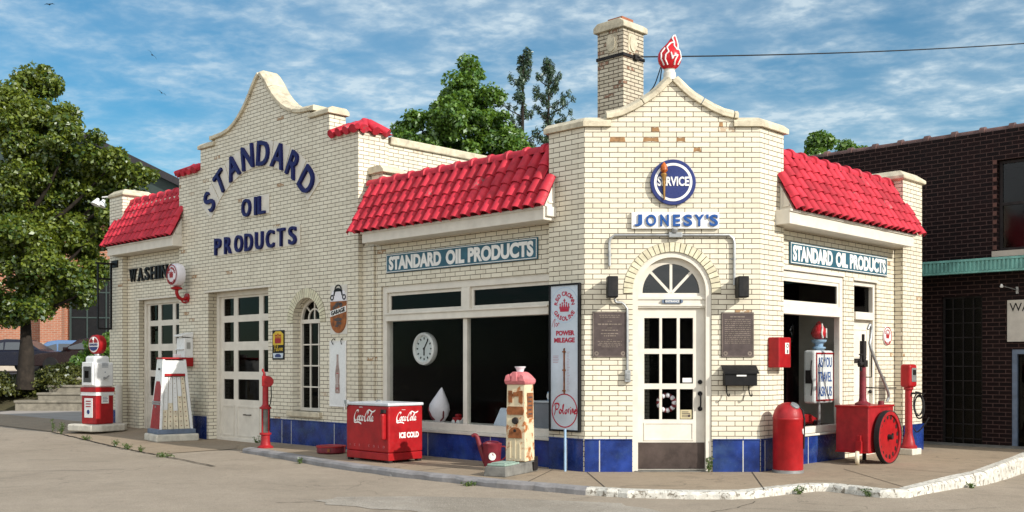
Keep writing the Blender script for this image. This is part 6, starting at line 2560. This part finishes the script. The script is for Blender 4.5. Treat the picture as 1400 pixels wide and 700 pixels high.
m.box(-8.69, 8.69, .31, 1.39, 2.95, 3.05)
m.build('interior_wall', M['inwall'], DB)
m = MB()
m.cyl((-9, .15, 5.56), (9, .15, 5.56), .075, seg=12)
for i in range(36):
    x = -8.9 + i * .50
    m.cyl((x, .15, 5.57), (x + .09, .15, 5.57), .10, seg=12)
m.build('coping_tile', paint('brown_glazed_coping', (.14, .08, .07), .4, var=.3), DB, smooth=40)
w_ = MB()
bars(w_, .94, 2.59, 3.43, 5.01, .10, .16, .05, vx=(1.765,), hz=(4.25,), b=.05)
wo_ = w_.build('window', M['dkiron'], DB)
bx(.985, 2.545, .125, .13, 3.475, 4.965).build('pane', glass('hazy_glass', (.25, .27, .3), 1.35, .12), wo_)
bx(.86, 2.66, -.06, .09, 3.32, 3.42).build('window_sill', M['limestone'], DB)
# stepped brick edge by the window
m = MB()
for i in range(11):
    m.box(.86, .928, -.012, -.001, 3.45 + i * .15, 3.525 + i * .15)
m.build('quoin', M['rbrick'] if False else M['vous'] if False else paint('dull_brick_quoin', (.11, .05, .04), .8), DB)
# awning band
m = MB()
m.box(-9, 9, -.40, -.01, 3.055, 3.08)
m.box(-9, 9, -.42, -.40, 3.05, 3.24)
m.box(-9, 9, -.45, -.42, 3.235, 3.275)
m.box(-9, 9, -.44, -.42, 3.03, 3.06)
m.build('awning', M['verdigris'], DB)
m = MB()
for i in range(150):
    x = -4 + i * .07
    m.prism([(x, 3.065), (x + .035, 3.065), (x + .035, 3.23), (x, 3.23)], -.445, -.4205)
m.build('awning_rib', M['verdigris'], DB)
gw = MB()
bars(gw, -.035, .675, -.2, 2.655, .06, .14, .03, vx=(.14, .32, .50), hz=[.1 + .26 * k for k in range(10)], b=.018)
g_ = gw.build('storefront_window', M['dkiron'], DB)
bx(-.005, .645, .095, .10, -.17, 2.625).build('pane', glass('wired_glass', (.05, .055, .065), 1.45, .2), g_)
m = MB()
bars(m, 1.175, 2.195, -.25, 1.695, .02, .14, .08)
d_ = m.build('shop_door', M['greyblue'], DB)
bx(1.255, 2.115, .08, .085, -.15, 1.61).build('pane', M['glassdk'], d_)
f_ = MB()
bars(f_, 2.705, 4.995, .505, 2.595, .05, .14, .07, vx=(3.85,))
f2 = f_.build('storefront_window', M['dkiron'], DB)
bx(2.775, 4.925, .09, .095, .575, 2.525).build('pane', M['glassdk'], f2)
t = thing('sign', 'white shop sign board with dark letters on the dark brick building at the right edge', 'sign', FD @ T(1.90, 0, 2.19))
bx(-.78, .78, -.06, -.004, -.36, .36).build('sign_board', paint('grubby_sign_board', (.52, .49, .44), .6, var=.12, grime=.4), t)
txt('lettering', 'WA', M['black'], t, -.575, .235, -.06, h=.145, wd=.33, bold=.0)
txt('lettering', 'C', M['black'], t, -.42, -.06, -.06, h=.15, wd=.13)
t = thing('lamp_arm', 'thin pale lamp arm sticking out above the white shop sign', 'lamp', FD @ T(1.15, 0, 2.72))
m = MB()
m.tube([(.12, -.02, 0), (.06, -.12, .03), (-.04, -.30, .07)], .008, 6)
m.box(.10, .14, -.02, -.001, -.06, .06)
m.build('arm', M['steel'], t)
MB().lathe([(.02, 0), (.03, .02), (.012, .06)], 10, T(-.04, -.30, .04)).build('lamp_head', M['signwhite'], t)
tag(bx(-.6, 3.2, -.45, -.02, -.24, .02).build('door_step', M['castgrey'], None, FD), 'long low stone step along the foot of the dark brick shop', 'step')

# ------------------------------------------------------------------ left background
BB = thing('brick_building', 'red brick building with pale stone footed piers behind the parked cars on the left', 'building', T(-24, 57, 1.0) @ RZ(R(12)))
m = MB()
m.box(-24, 13, .5, .9, 1.0, 8.5)
m.box(-23, -4.2, -.0, .49, 2.9, 3.3)
m.build('brick_wall', M['rbrick'], BB)
m = MB()
m.box(-24, 13, .35, .95, -.2, .99)
for x in (-15, -9, -5.4, -1.25):
    m.box(x - .62, x + .62, -.35, .34, -.2, 1.55)
m.build('stone_base', M['limestone'], BB)
m = MB()
for x in (-15, -9, -5.4, -1.25):
    bx(x - .55, x + .55, -.28, .49, 1.56, 7.5).build('brick_pier', M['rbrick'], BB)
for x in (-12, 1.0, 5.5, 9.5):  # black panel beside the last pier is added to stand for shaded brickwork
    w_ = bx(x - 1.4, x + 1.4, .42, .48, 1.6, 5.8).build('window', M['black'], BB)
    m = MB()
    bars(m, x - 1.42, x + 1.42, 1.58, 5.82, .36, .415, .1, vx=(x - .5, x + .5), hz=(3.0, 4.4), b=.07)
    m.build('window_frame', M['gtin'], w_)
bx(-24.3, 13.3, -.45, 12, 8.5, 8.9).build('roof', M['roofing'], BB)
m = MB()
m.box(12.6, 13, .95, 12, 0, 8.4)
m.box(-24, -23.6, .95, 12, 0, 8.4)
m.build('side_wall', M['rbrick'], BB)
# dark gabled hall
GB = thing('metal_hall', 'dark green sheet metal hall with a sloping roof edge beyond the left tree', 'building', T(-33.0, 66, 1.0))
gh = [(-19, 0), (19, 0), (19, 8.2), (0, 17.5), (-19, 8.2)]
MB().prism(gh, 0, 20).build('wall', M['gtin'], GB)
m = MB()
m.prism([(-19.6, 7.95), (0, 17.5), (19.6, 7.95), (19.6, 8.4), (0, 18.0), (-19.6, 8.4)], -.5, 20.5)
m.build('roof', paint('dark_roof_sheet', (.03, .028, .032), .7), GB)

# stone steps: a stack of slabs
ST_ = thing('stone_steps', 'weathered grey stone steps climbing behind the gas pump', 'steps', T(-13.6, 33.2, 0))
y0 = 0
specs = [(-2.35, .26), (-1.80, .50), (-1.62, .74), (-1.20, .98), (-.70, 1.22)]
zp = -.2
for i, (xl, zt_) in enumerate(specs):
    m = MB()
    m.box(xl, 2.4, i * .40, i * .40 + .9, zp - .02 if i else zp, zt_)
    m.box(xl - .03, 2.4, i * .40 - .04, i * .40 + .89, zt_ - .075, zt_ + .004)
    m.build('step', M['stonestep'], ST_, bevel=.02)
    zp = zt_ - .3
tag(bx(-20, -16.3, 31.0, 31.25, -.2, .14).build('orange_kerb', M['okerb'], None, None), 'faded orange painted kerb at the far left edge of the forecourt', 'kerb')
structure(MB().slab([(-40, 22.5), (-15.9, 27.2), (-16.2, 33.4), (-40, 33.4)], -.3, -.068).build('side_street', M['asphalt']))
structure(MB().slab([(-16.0, 27.2), (-9.9, 24.9), (-8.6, 27), (-10, 33.3), (-16.1, 33.3)], -.3, -.066).build('path', paint('pale_concrete_path', (.34, .31, .28), .9, var=.12, scale=2)))


# foliage ----------------------------------------------------------
def leaves(centres, radii, n_each, size, flat=0.0, droop=0.0, needle=False):
    """leaf faces scattered through clumps; returns verts, faces"""
    out_v = []
    cnt = 0
    for c, r, n in zip(centres, radii, n_each):
        d = rng.normal(size=(n, 3))
        d /= np.linalg.norm(d, axis=1, keepdims=True)
        rad = rng.random(n) ** .45
        p = np.array(c) + d * rad[:, None] * np.array(r)
        nn = d * .7 + rng.normal(size=(n, 3)) * .8 + np.array([0, 0, .6])
        nn /= np.linalg.norm(nn, axis=1, keepdims=True)
        a = np.cross(nn, rng.normal(size=(n, 3)))
        a /= np.linalg.norm(a, axis=1, keepdims=True)
        b = np.cross(nn, a)
        s = size * (0.6 + .8 * rng.random(n))[:, None]
        asp = .28 if needle else .68
        fold = nn * s * .22
        q = np.stack([p - a * s * .62, p + b * s * asp * .62 + fold, p + a * s * .75, p - b * s * asp * .62 + fold], 1)
        out_v.append(q.reshape(-1, 3))
    v = np.concatenate(out_v).astype(np.float32)
    return v


def leaf_object(name, v, mat, parent=None, local=None):
    n = len(v) // 4
    me = bpy.data.meshes.new(name)
    me.vertices.add(len(v))
    me.vertices.foreach_set('co', v.ravel())
    me.loops.add(n * 4)
    me.loops.foreach_set('vertex_index', np.arange(n * 4, dtype=np.int32))
    me.polygons.add(n)
    me.polygons.foreach_set('loop_start', np.arange(0, n * 4, 4, dtype=np.int32))
    me.polygons.foreach_set('loop_total', np.full(n, 4, np.int32))
    me.update()
    me.validate()
    return link(name, me, mat, parent, local)


def tree(name, label, loc, h, z0, rx, ry, nclump, per, size, mat, trunk_r, group=None, shape='round', lean=0.0, clump=.9, cz=None):
    t = thing(name, label, 'tree', T(*loc), group)
    C, Rd, Nn = [], [], []
    zc = (z0 + h) / 2
    hz = (h - z0) / 2
    k = 0
    while len(C) < nclump and k < 9000:
        k += 1
        d = rng.normal(size=3)
        d /= np.linalg.norm(d)
        rr = rng.random() ** .38
        p = d * rr
        f = (p[2] + 1) / 2
        if shape == 'cone':
            kx = (1 - f) ** .75 + .06
        elif shape == 'spread':
            kx = math.sin(math.pi * min(1, .18 + .82 * (1 - f))) ** .5 if f > .1 else .8
        else:
            kx = 1.0
        q = (p[0] * rx * kx + lean * f, p[1] * ry * kx, zc + p[2] * hz)
        C.append(q)
        r = clump * (.55 + .75 * rng.random())
        Rd.append((r, r, r * .72))
        Nn.append(int(per * (.6 + .8 * rng.random())))
    v = leaves(C, Rd, Nn, size)
    leaf_object('crown', v, mat, t)
    m = MB()
    tp = smooth_path([(0, 0, -.3), (.04, 0, .5), (.08, .05, z0 * .6), (lean * .3, 0, z0), (lean * .55, .05, zc), (lean * .85, 0, h - hz * .35)], 4)
    n_ = len(tp)
    rad = [trunk_r * (1.35 if i == 0 else 1.0) * (1 - .88 * i / (n_ - 1)) + .01 for i in range(n_)]
    m.tube(tp, rad, 10)
    for i in range(0, len(C), max(1, len(C) // 26)):
        q = np.array(C[i])
        base_z = max(z0 * .75, min(q[2] - .5, h - hz * .6))
        f = base_z / h
        bp = np.array(tp[min(n_ - 1, int(f * (n_ - 1)))])
        mid = bp * .45 + q * .55 + np.array([0, 0, -.15])
        r0 = max(.02, trunk_r * .38 * (1 - f * .6))
        m.tube(smooth_path([bp, mid, q], 4), [r0 * (1 - .85 * j / 8) for j in range(9)], 6)
    m.build('trunk', M['bark'], t, smooth=60)
    return t


# big tree on the left
LT = [(30, 112, 26, 26, 10), (58, 106, 14, 16, 6), (46, 150, 34, 36, 24), (100, 168, 14, 16, 5), (108, 205, 40, 26, 18), (20, 180, 45, 50, 34), (165, 222, 24, 14, 7), (195, 240, 14, 7, 3), (70, 230, 70, 45, 60),
      (140, 255, 46, 26, 24), (10, 270, 50, 50, 40), (95, 310, 50, 40, 40), (150, 300, 26, 18, 8), (40, 345, 60, 42, 44), (115, 365, 24, 26, 12), (10, 400, 40, 24, 18), (75, 400, 36, 20, 16), (128, 400, 14, 12, 4), (20, 425, 34, 16, 12), (55, 420, 26, 14, 9), (98, 385, 24, 22, 10), (40, 300, 60, 60, 40)]
LT = [((x - 36) * .02403, .55 + (497 - y) * .02403, a_ * .02403, b_ * .02403, n) for x, y, a_, b_, n in LT]
# trees beyond the roof
def lobed_tree(name, label, loc, lobes, per, size, mat, trunk_r, clump, group=None, ry=2.0):
    """crown grown as several unequal limbs, each carrying its own mass of leaf clumps; lobes = (x, z, rx, rz, clumps)"""
    t = thing(name, label, 'tree', T(*loc), group)
    C, Rd, Nn = [], [], []
    m = MB()
    zmin = min(l[1] - l[3] for l in lobes)
    ztop = max(l[1] + l[3] for l in lobes)
    trunk_top = np.array((0, 0, zmin + (ztop - zmin) * .55))
    m.tube(smooth_path([(0, 0, -.3), (.05, 0, zmin * .5), (0, .05, zmin), tuple(trunk_top), (0, 0, ztop - .4)], 4), [trunk_r * (1.1 - 1.05 * i / 16) + .01 for i in range(17)], 10)
    for (x, z, rx_, rz_, n) in lobes:
        yo = rng.uniform(-.35, .35) * ry
        b = np.array((0, 0, max(zmin * 1.25, z - rz_ - 1.0 - abs(x) * .4)))
        c = np.array((x, yo, z))
        m.tube(smooth_path([b, b * .5 + c * .5 + np.array((0, 0, -.2)), c], 4), [trunk_r * .4 * (1 - .85 * i / 8) for i in range(9)], 6)
        for k in range(n):
            d = rng.normal(size=3)
            d /= np.linalg.norm(d)
            q = d * rng.random() ** .4
            p_ = c + q * np.array((rx_, min(ry, rx_ * 1.1), rz_))
            C.append(tuple(p_))
            r = clump * (.5 + .8 * rng.random())
            Rd.append((r, r, r * .75))
            Nn.append(int(per * (.5 + rng.random()) * (r / clump)))
            if k % 5 == 0:
                m.tube([tuple(c), tuple((c + p_) / 2 + np.array((0, 0, -.08))), tuple(p_)], [trunk_r * .12, trunk_r * .09, .01], 5)
    leaf_object('crown', leaves(C, Rd, Nn, size), mat, t)
    m.build('trunk', M['bark'], t, smooth=60)


lobed_tree('maple_tree', 'large yellowing broadleaf tree with a dark trunk at the left edge', (-16.0, 34.0, .9), LT, 260, .105, M['leafA'], .26, .46, ry=2.6)
lobed_tree('maple_tree', 'broad green maple rising behind the station roof left of the chimney', (-1.55, 37.0, -.1),
           [(0.05, 12.2, .32, .55, 8), (-.05, 11.4, .62, .55, 16), (.75, 11.0, .35, .45, 8), (-.75, 10.9, .55, .5, 14), (-.2, 10.3, 1.0, .7, 30), (.8, 10.1, .8, .7, 22), (-1.1, 9.8, .6, .7, 16),
            (-1.9, 10.2, .30, .5, 8), (-2.2, 9.6, .42, .45, 10), (-1.9, 8.9, .65, .55, 16), (0, 9.1, 1.6, .8, 40), (1.5, 9.2, .8, .8, 24), (2.2, 8.6, .7, .7, 18), (-.9, 8.0, 1.6, .7, 34), (1.0, 7.8, 1.6, .8, 34), (0, 6.6, 1.8, .8, 30)],
           190, .11, M['leafB'], .25, .38)


def pine(label, loc, h, z0, r, n, lean):
    t = thing('pine_tree', label, 'tree', T(*loc), 'slim dark pines')
    C, Rd, Nn = [], [], []
    m = MB()
    tp = [(lean * i / 8, 0, h * i / 8) for i in range(9)]
    m.tube(tp, [.18 * (1 - .9 * i / 8) + .012 for i in range(9)], 8)
    for i in range(n):
        z = z0 + (h - z0) * (i + rng.random()) / n
        f = min(1, 2.2 * (h - z) / (h - z0))
        L_ = r * (.16 + .84 * f) * (.35 + .8 * rng.random())
        a = rng.random() * 2 * math.pi
        b = np.array((lean * z / h, 0, z))
        e = b + np.array((math.cos(a) * L_, math.sin(a) * L_, L_ * .55 + .12))
        m.tube([b, b * .4 + e * .6 + np.array((0, 0, -.06)), e], [.03, .02, .008], 5)
        for k in range(4):
            g = .4 + .2 * k
            c = b + (e - b) * g
            C.append(tuple(c + rng.normal(0, .05, 3)))
            Rd.append((.11, .11, .19))
            Nn.append(34)
    v = leaves(C, Rd, Nn, .13, needle=True)
    leaf_object('crown', v, M['leafC'], t)
    m.build('trunk', M['bark'], t)


pine('slim dark pine with a bare leader, left one of the pair behind the roof', (.35, 42, -.1), 14.1, 6.0, 1.15, 46, .1)
pine('slim dark pine, right one of the pair beside the entrance pavilion', (1.3, 43, -.1), 14.0, 6.0, 1.4, 58, .25)
# tree tops over the dark building
for i, (x, h, rr) in enumerate(((15.5, 13.0, 1.5), (17.1, 12.9, 1.0), (18.1, 12.8, .8))):
    tree('young_tree', ['green tree top furthest left above the dark brick shop', 'tallest green tree top above the dark brick shop', 'small green tree top furthest right above the dark brick shop'][i],
         (x, 52.0 + i, -.1), h + .25, 8.0, rr, rr, 46, 260, .15, M['leafB'], .15, shape='cone', clump=.6)

# junipers on the bank
def shrub(label, loc, rx, ry, h, n, per, size, mat, group=None, name='juniper_shrub'):
    t = thing(name, label, 'shrub', T(*loc), group)
    C, Rd, Nn = [], [], []
    for i in range(n):
        a = rng.random() * 2 * math.pi
        q = rng.random() ** .5
        x, y = q * math.cos(a) * rx, q * math.sin(a) * ry
        z = h * (.25 + .6 * (1 - q * q)) * (.6 + .5 * rng.random())
        C.append((x, y, z))
        Rd.append((.42, .42, .20))
        Nn.append(per)
    leaf_object('foliage', leaves(C, Rd, Nn, size), mat, t)
    m = MB()
    for i in range(9):
        c = C[i * (n // 9)]
        m.tube(smooth_path([(0, 0, -.2), (c[0] * .4, c[1] * .4, c[2] * .4), c], 3), [.05, .045, .04, .035, .03, .02, .01], 5)
    m.build('stem', M['bark'], t)


for i, (x, y, z, rx, ry, h, lab) in enumerate(((-20.6, 34.4, .25, 1.9, 1.2, 1.15, 'low spreading juniper at the far left of the bank'), (-17.6, 34.5, .30, 1.8, 1.2, 1.2, 'low spreading juniper under the dark tree trunk'),
                                               (-15.2, 35.1, .60, 1.5, 1.0, 1.0, 'low spreading juniper beside the upper steps'), (-13.0, 36.6, .75, 1.3, .9, 1.0, 'juniper with lit top just left of the gas pump'))):
    shrub(lab, (x, y, z - .12), rx, ry, h * .9, 60, 260, .075, M['leafD'], 'junipers on the bank')
shrub('bushy green shrub behind the left wing against the brick building', (-15.4, 40.0, 1.0), 1.3, 1.0, 1.7, 40, 150, .12, M['leafB'], None, 'shrub')


# parked cars ------------------------------------------------------
def car(label, x, y, yaw, body, kind='sedan', group='parked cars'):
    t = thing('parked_car', label, 'car', T(x, y, 1.06) @ RZ(yaw), group)
    # local x is forward, built lengthwise along x
    if kind == 'sedan':
        low = [(-2.25, .35), (-2.2, .30), (2.15, .28), (2.25, .42), (2.22, .66), (1.95, .78), (.95, .88), (-1.6, .94), (-2.18, .88), (-2.28, .6)]
        cab = [(1.0, .87), (.35, 1.36), (-.1, 1.43), (-.85, 1.41), (-1.62, .93)]
    else:
        low = [(-2.0, .35), (-1.95, .30), (1.9, .28), (2.0, .42), (1.98, .66), (1.75, .80), (.95, .90), (-1.9, .95), (-2.02, .6)]
        cab = [(.95, .89), (.35, 1.38), (-.1, 1.46), (-1.3, 1.44), (-1.88, .95)]
    m = MB()
    m.prism(low, -.86, .86)
    bo = m.build('body', body, t, bevel=.09, segs=3)
    m = MB()
    n = len(cab)
    vs = [(x_, -.80 + (.0 if z_ < 1 else .16), z_) for x_, z_ in cab] + [(x_, .80 - (.0 if z_ < 1 else .16), z_) for x_, z_ in cab]
    m.add(vs, [tuple(range(n)), tuple(range(2 * n - 1, n - 1, -1))] + [(i, i + n, (i + 1) % n + n, (i + 1) % n) for i in range(n)])
    m.build('cabin', body, t, bevel=.05, segs=2)
    # side windows
    xs_ = [p[0] for p in cab]
    for s in (-1, 1):
        for a, b in ((-.05, .62), (-.95 if kind == 'sedan' else -1.15, -.13)):
            def top(xx):
                return min(np.interp(xx, [cab[1][0], cab[0][0]], [cab[1][1], cab[0][1]]) if xx > cab[1][0] else 1.40, 1.36)
            za, zb_ = top(a) - .07, top(b) - .07
            def yy(z_):
                return s * (.80 - (z_ - .9) / .5 * .16 + .012)
            pts = [(a - .03, .97), (b + (.12 if b > 0 else 0), .97), (b, max(zb_, 1.0)), (a, za)]
            m = MB()
            vs = [(x_, yy(z_), z_) for x_, z_ in pts] + [(x_, yy(z_) - s * .02, z_) for x_, z_ in pts]
            m.add(vs, [(0, 1, 2, 3), (7, 6, 5, 4), (0, 4, 5, 1), (1, 5, 6, 2), (2, 6, 7, 3), (3, 7, 4, 0)])
            m.build('side_window', M['carglass'], t)
    # windscreen and rear window lie on the cabin's slopes
    for (p, q) in ((cab[0], cab[1]), (cab[-1], cab[-2])):
        d = Vector((q[0] - p[0], q[1] - p[1]))
        a = Vector(p) + d * .12
        b = Vector(p) + d * .88
        nrm = Vector((d.y, -d.x)).normalized() * .012
        if p is cab[-1]:
            nrm = -nrm
        m = MB()
        vs = [(a.x + nrm.x, -.70, a.y + nrm.y), (a.x + nrm.x, .70, a.y + nrm.y), (b.x + nrm.x, .56, b.y + nrm.y), (b.x + nrm.x, -.56, b.y + nrm.y),
              (a.x - nrm.x, -.70, a.y - nrm.y), (a.x - nrm.x, .70, a.y - nrm.y), (b.x - nrm.x, .56, b.y - nrm.y), (b.x - nrm.x, -.56, b.y - nrm.y)]
        m.add(vs, [(0, 1, 2, 3), (7, 6, 5, 4), (0, 4, 5, 1), (1, 5, 6, 2), (2, 6, 7, 3), (3, 7, 4, 0)])
        m.build('windscreen' if p is cab[0] else 'rear_window', M['carglass'], t)
    for wx in (-1.35, 1.35):
        for s in (-1, 1):
            wo = MB().lathe([(.20, -.11), (.31, -.11), (.33, -.07), (.33, .07), (.31, .11), (.20, .11)], 24, T(wx, s * .78, .33) @ Matrix.Rotation(R(90), 4, 'X')).build('wheel', M['rubber'], t, smooth=40)
            MB().lathe([(1e-4, -.085), (.21, -.10), (.21, .10), (1e-4, .085)], 20, T(wx, s * .78, .33) @ Matrix.Rotation(R(90), 4, 'X')).build('rim', M['steel'], wo, smooth=40)
    for s in (-1, 1):
        m = MB()
        m.box(low[0][0] - .045, low[0][0] + .05, s * .70 - .13, s * .70 + .13, .62, .80)
        m.build('taillight', M['tail'], t, bevel=.02)
        m = MB()
        m.box(low[4][0] - .12, low[4][0] + .01, s * .66 - .16, s * .66 + .16, .52, .66)
        m.build('headlight', M['enamel'], t, bevel=.03)
        m = MB()
        m.box(.62, .78, s * .92 - .09, s * .92 + .09, .93, 1.05)
        m.build('mirror', body, t, bevel=.03)
    m = MB()
    m.box(-2.33 if kind == 'sedan' else -2.06, -2.2 if kind == 'sedan' else -1.95, -.80, .80, .38, .52)
    m.box(2.12 if kind == 'sedan' else 1.9, 2.28 if kind == 'sedan' else 2.03, -.80, .80, .33, .48)
    m.build('bumper', body, t, bevel=.03)


car('dark navy sedan nose left at the far left of the lot', -21.6, 44.5, R(182), M['carnavy'])
car('light blue hatchback parked behind the tree trunk', -20.9, 47.6, R(196), M['carblue'], 'hatch')
car('dark maroon sedan parked nose left above the stone steps', -17.2, 42.5, R(176), M['carmar'])


# weeds in the cracks -----------------------------------------------
def weed(label, x, y, z, h, n, spread, group='weeds in the pavement cracks'):
    t = thing('weed', label, 'weed', T(x, y, z), group)
    C, Rd, Nn = [], [], []
    m = MB()
    for i in range(n):
        a = rng.random() * 2 * math.pi
        e = np.array((math.cos(a) * spread * rng.random(), math.sin(a) * spread * rng.random(), h * (.4 + .6 * rng.random())))
        m.tube([(0, 0, -.02), tuple(e * .5 + np.array((0, 0, h * .12))), tuple(e)], [.004, .003, .002], 4)
        for k in range(3):
            C.append(tuple(e * (.4 + .3 * k)))
            Rd.append((.02 + spread * .1,) * 3)
            Nn.append(5)
    leaf_object('leaves', leaves(C, Rd, Nn, .020), M['leafE'], t)
    m.build('stem', M['leafE'], t)


weed('leafy weed growing in the corner of the entrance door frame', 2.62, 13.80, 0, .20, 9, .07, None)
for (x, y, h, sp, n_, lab) in ((-10.25, 23.1, .30, .05, 7, 'single tall weed in the forecourt joint furthest left'), (-9.75, 22.4, .24, .14, 12, 'bushy weed in the forecourt joint in front of the gas pump'),
                               (-8.55, 20.75, .07, .16, 9, 'low weed in the forecourt joint left of the slanted rack'), (-7.3, 19.05, .12, .08, 7, 'upright weed in the forecourt joint in front of the slanted rack'),
                               (-6.85, 18.45, .09, .18, 10, 'spreading weed in the forecourt joint just right of the slanted rack'), (-6.4, 17.85, .11, .06, 6, 'narrow weed in the forecourt joint in front of the near garage door'),
                               (-5.7, 16.95, .05, .20, 10, 'flat weed tuft in the forecourt joint nearest the camera')):
    weed(lab, x, y, -.075, h, n_, sp)
for (x, y, h, sp, lab) in ((-3.25, 15.85, .12, .12, 'grassy weed at the foot of the kerb near the cooler'), (-.55, 12.98, .06, .16, 'low weed at the foot of the kerb near the penny scale'), (3.38, 12.15, .12, .12, 'weed at the kerb corner in front of the trash can'),
                           (4.12, 11.93, .12, .14, 'spreading weed at the rounded kerb corner'), (5.9, 13.3, .09, .10, 'little weed at the foot of the white kerb on the right')):
    weed(lab, x, y, road_z(x, y), h * .7, 7, sp * .8)
q = FL @ Vector((-8.0, -.02, 0))
weed('small weed at the foot of the near garage door', q.x, q.y, -.08, .16, 8, .08, None)


# birds -------------------------------------------------------------
def bird(label, px, py, Y, roll):
    x, z = (px - 700) / 1415 * Y, 1.45 + (497 - py) / 1415 * Y
    m = MB()
    m.lathe([(1e-4, -.16), (.035, -.10), (.05, 0), (.035, .09), (.02, .13), (1e-4, .16)], 8, Matrix.Rotation(R(90), 4, 'X'))
    for s in (-1, 1):
        m.add([(0, -.06, .01), (s * .22, -.02, .08), (s * .42, .06, .02), (s * .22, .08, .07), (0, .06, .01), (0, -.06, -.005), (s * .22, -.02, .07), (s * .42, .06, .012), (s * .22, .08, .06), (0, .06, -.005)],
              [(0, 1, 3, 4), (1, 2, 3), (9, 8, 6, 5), (8, 7, 6), (0, 5, 6, 1), (1, 6, 7, 2), (2, 7, 8, 3), (3, 8, 9, 4)])
    tag(m.build('bird', M['black'], None, T(x, Y, z) @ Matrix.Rotation(roll, 4, 'Y') @ RZ(R(40))), label, 'bird', 'birds in the sky')


bird('tiny dark bird higher in the sky above the left garage gable', 208, 75, 70, R(50))
bird('tiny dark bird lower in the sky left of the garage gable', 221, 127, 80, R(30))
bird('tiny dark bird at the top left of the sky', 68, 6, 80, R(-20))
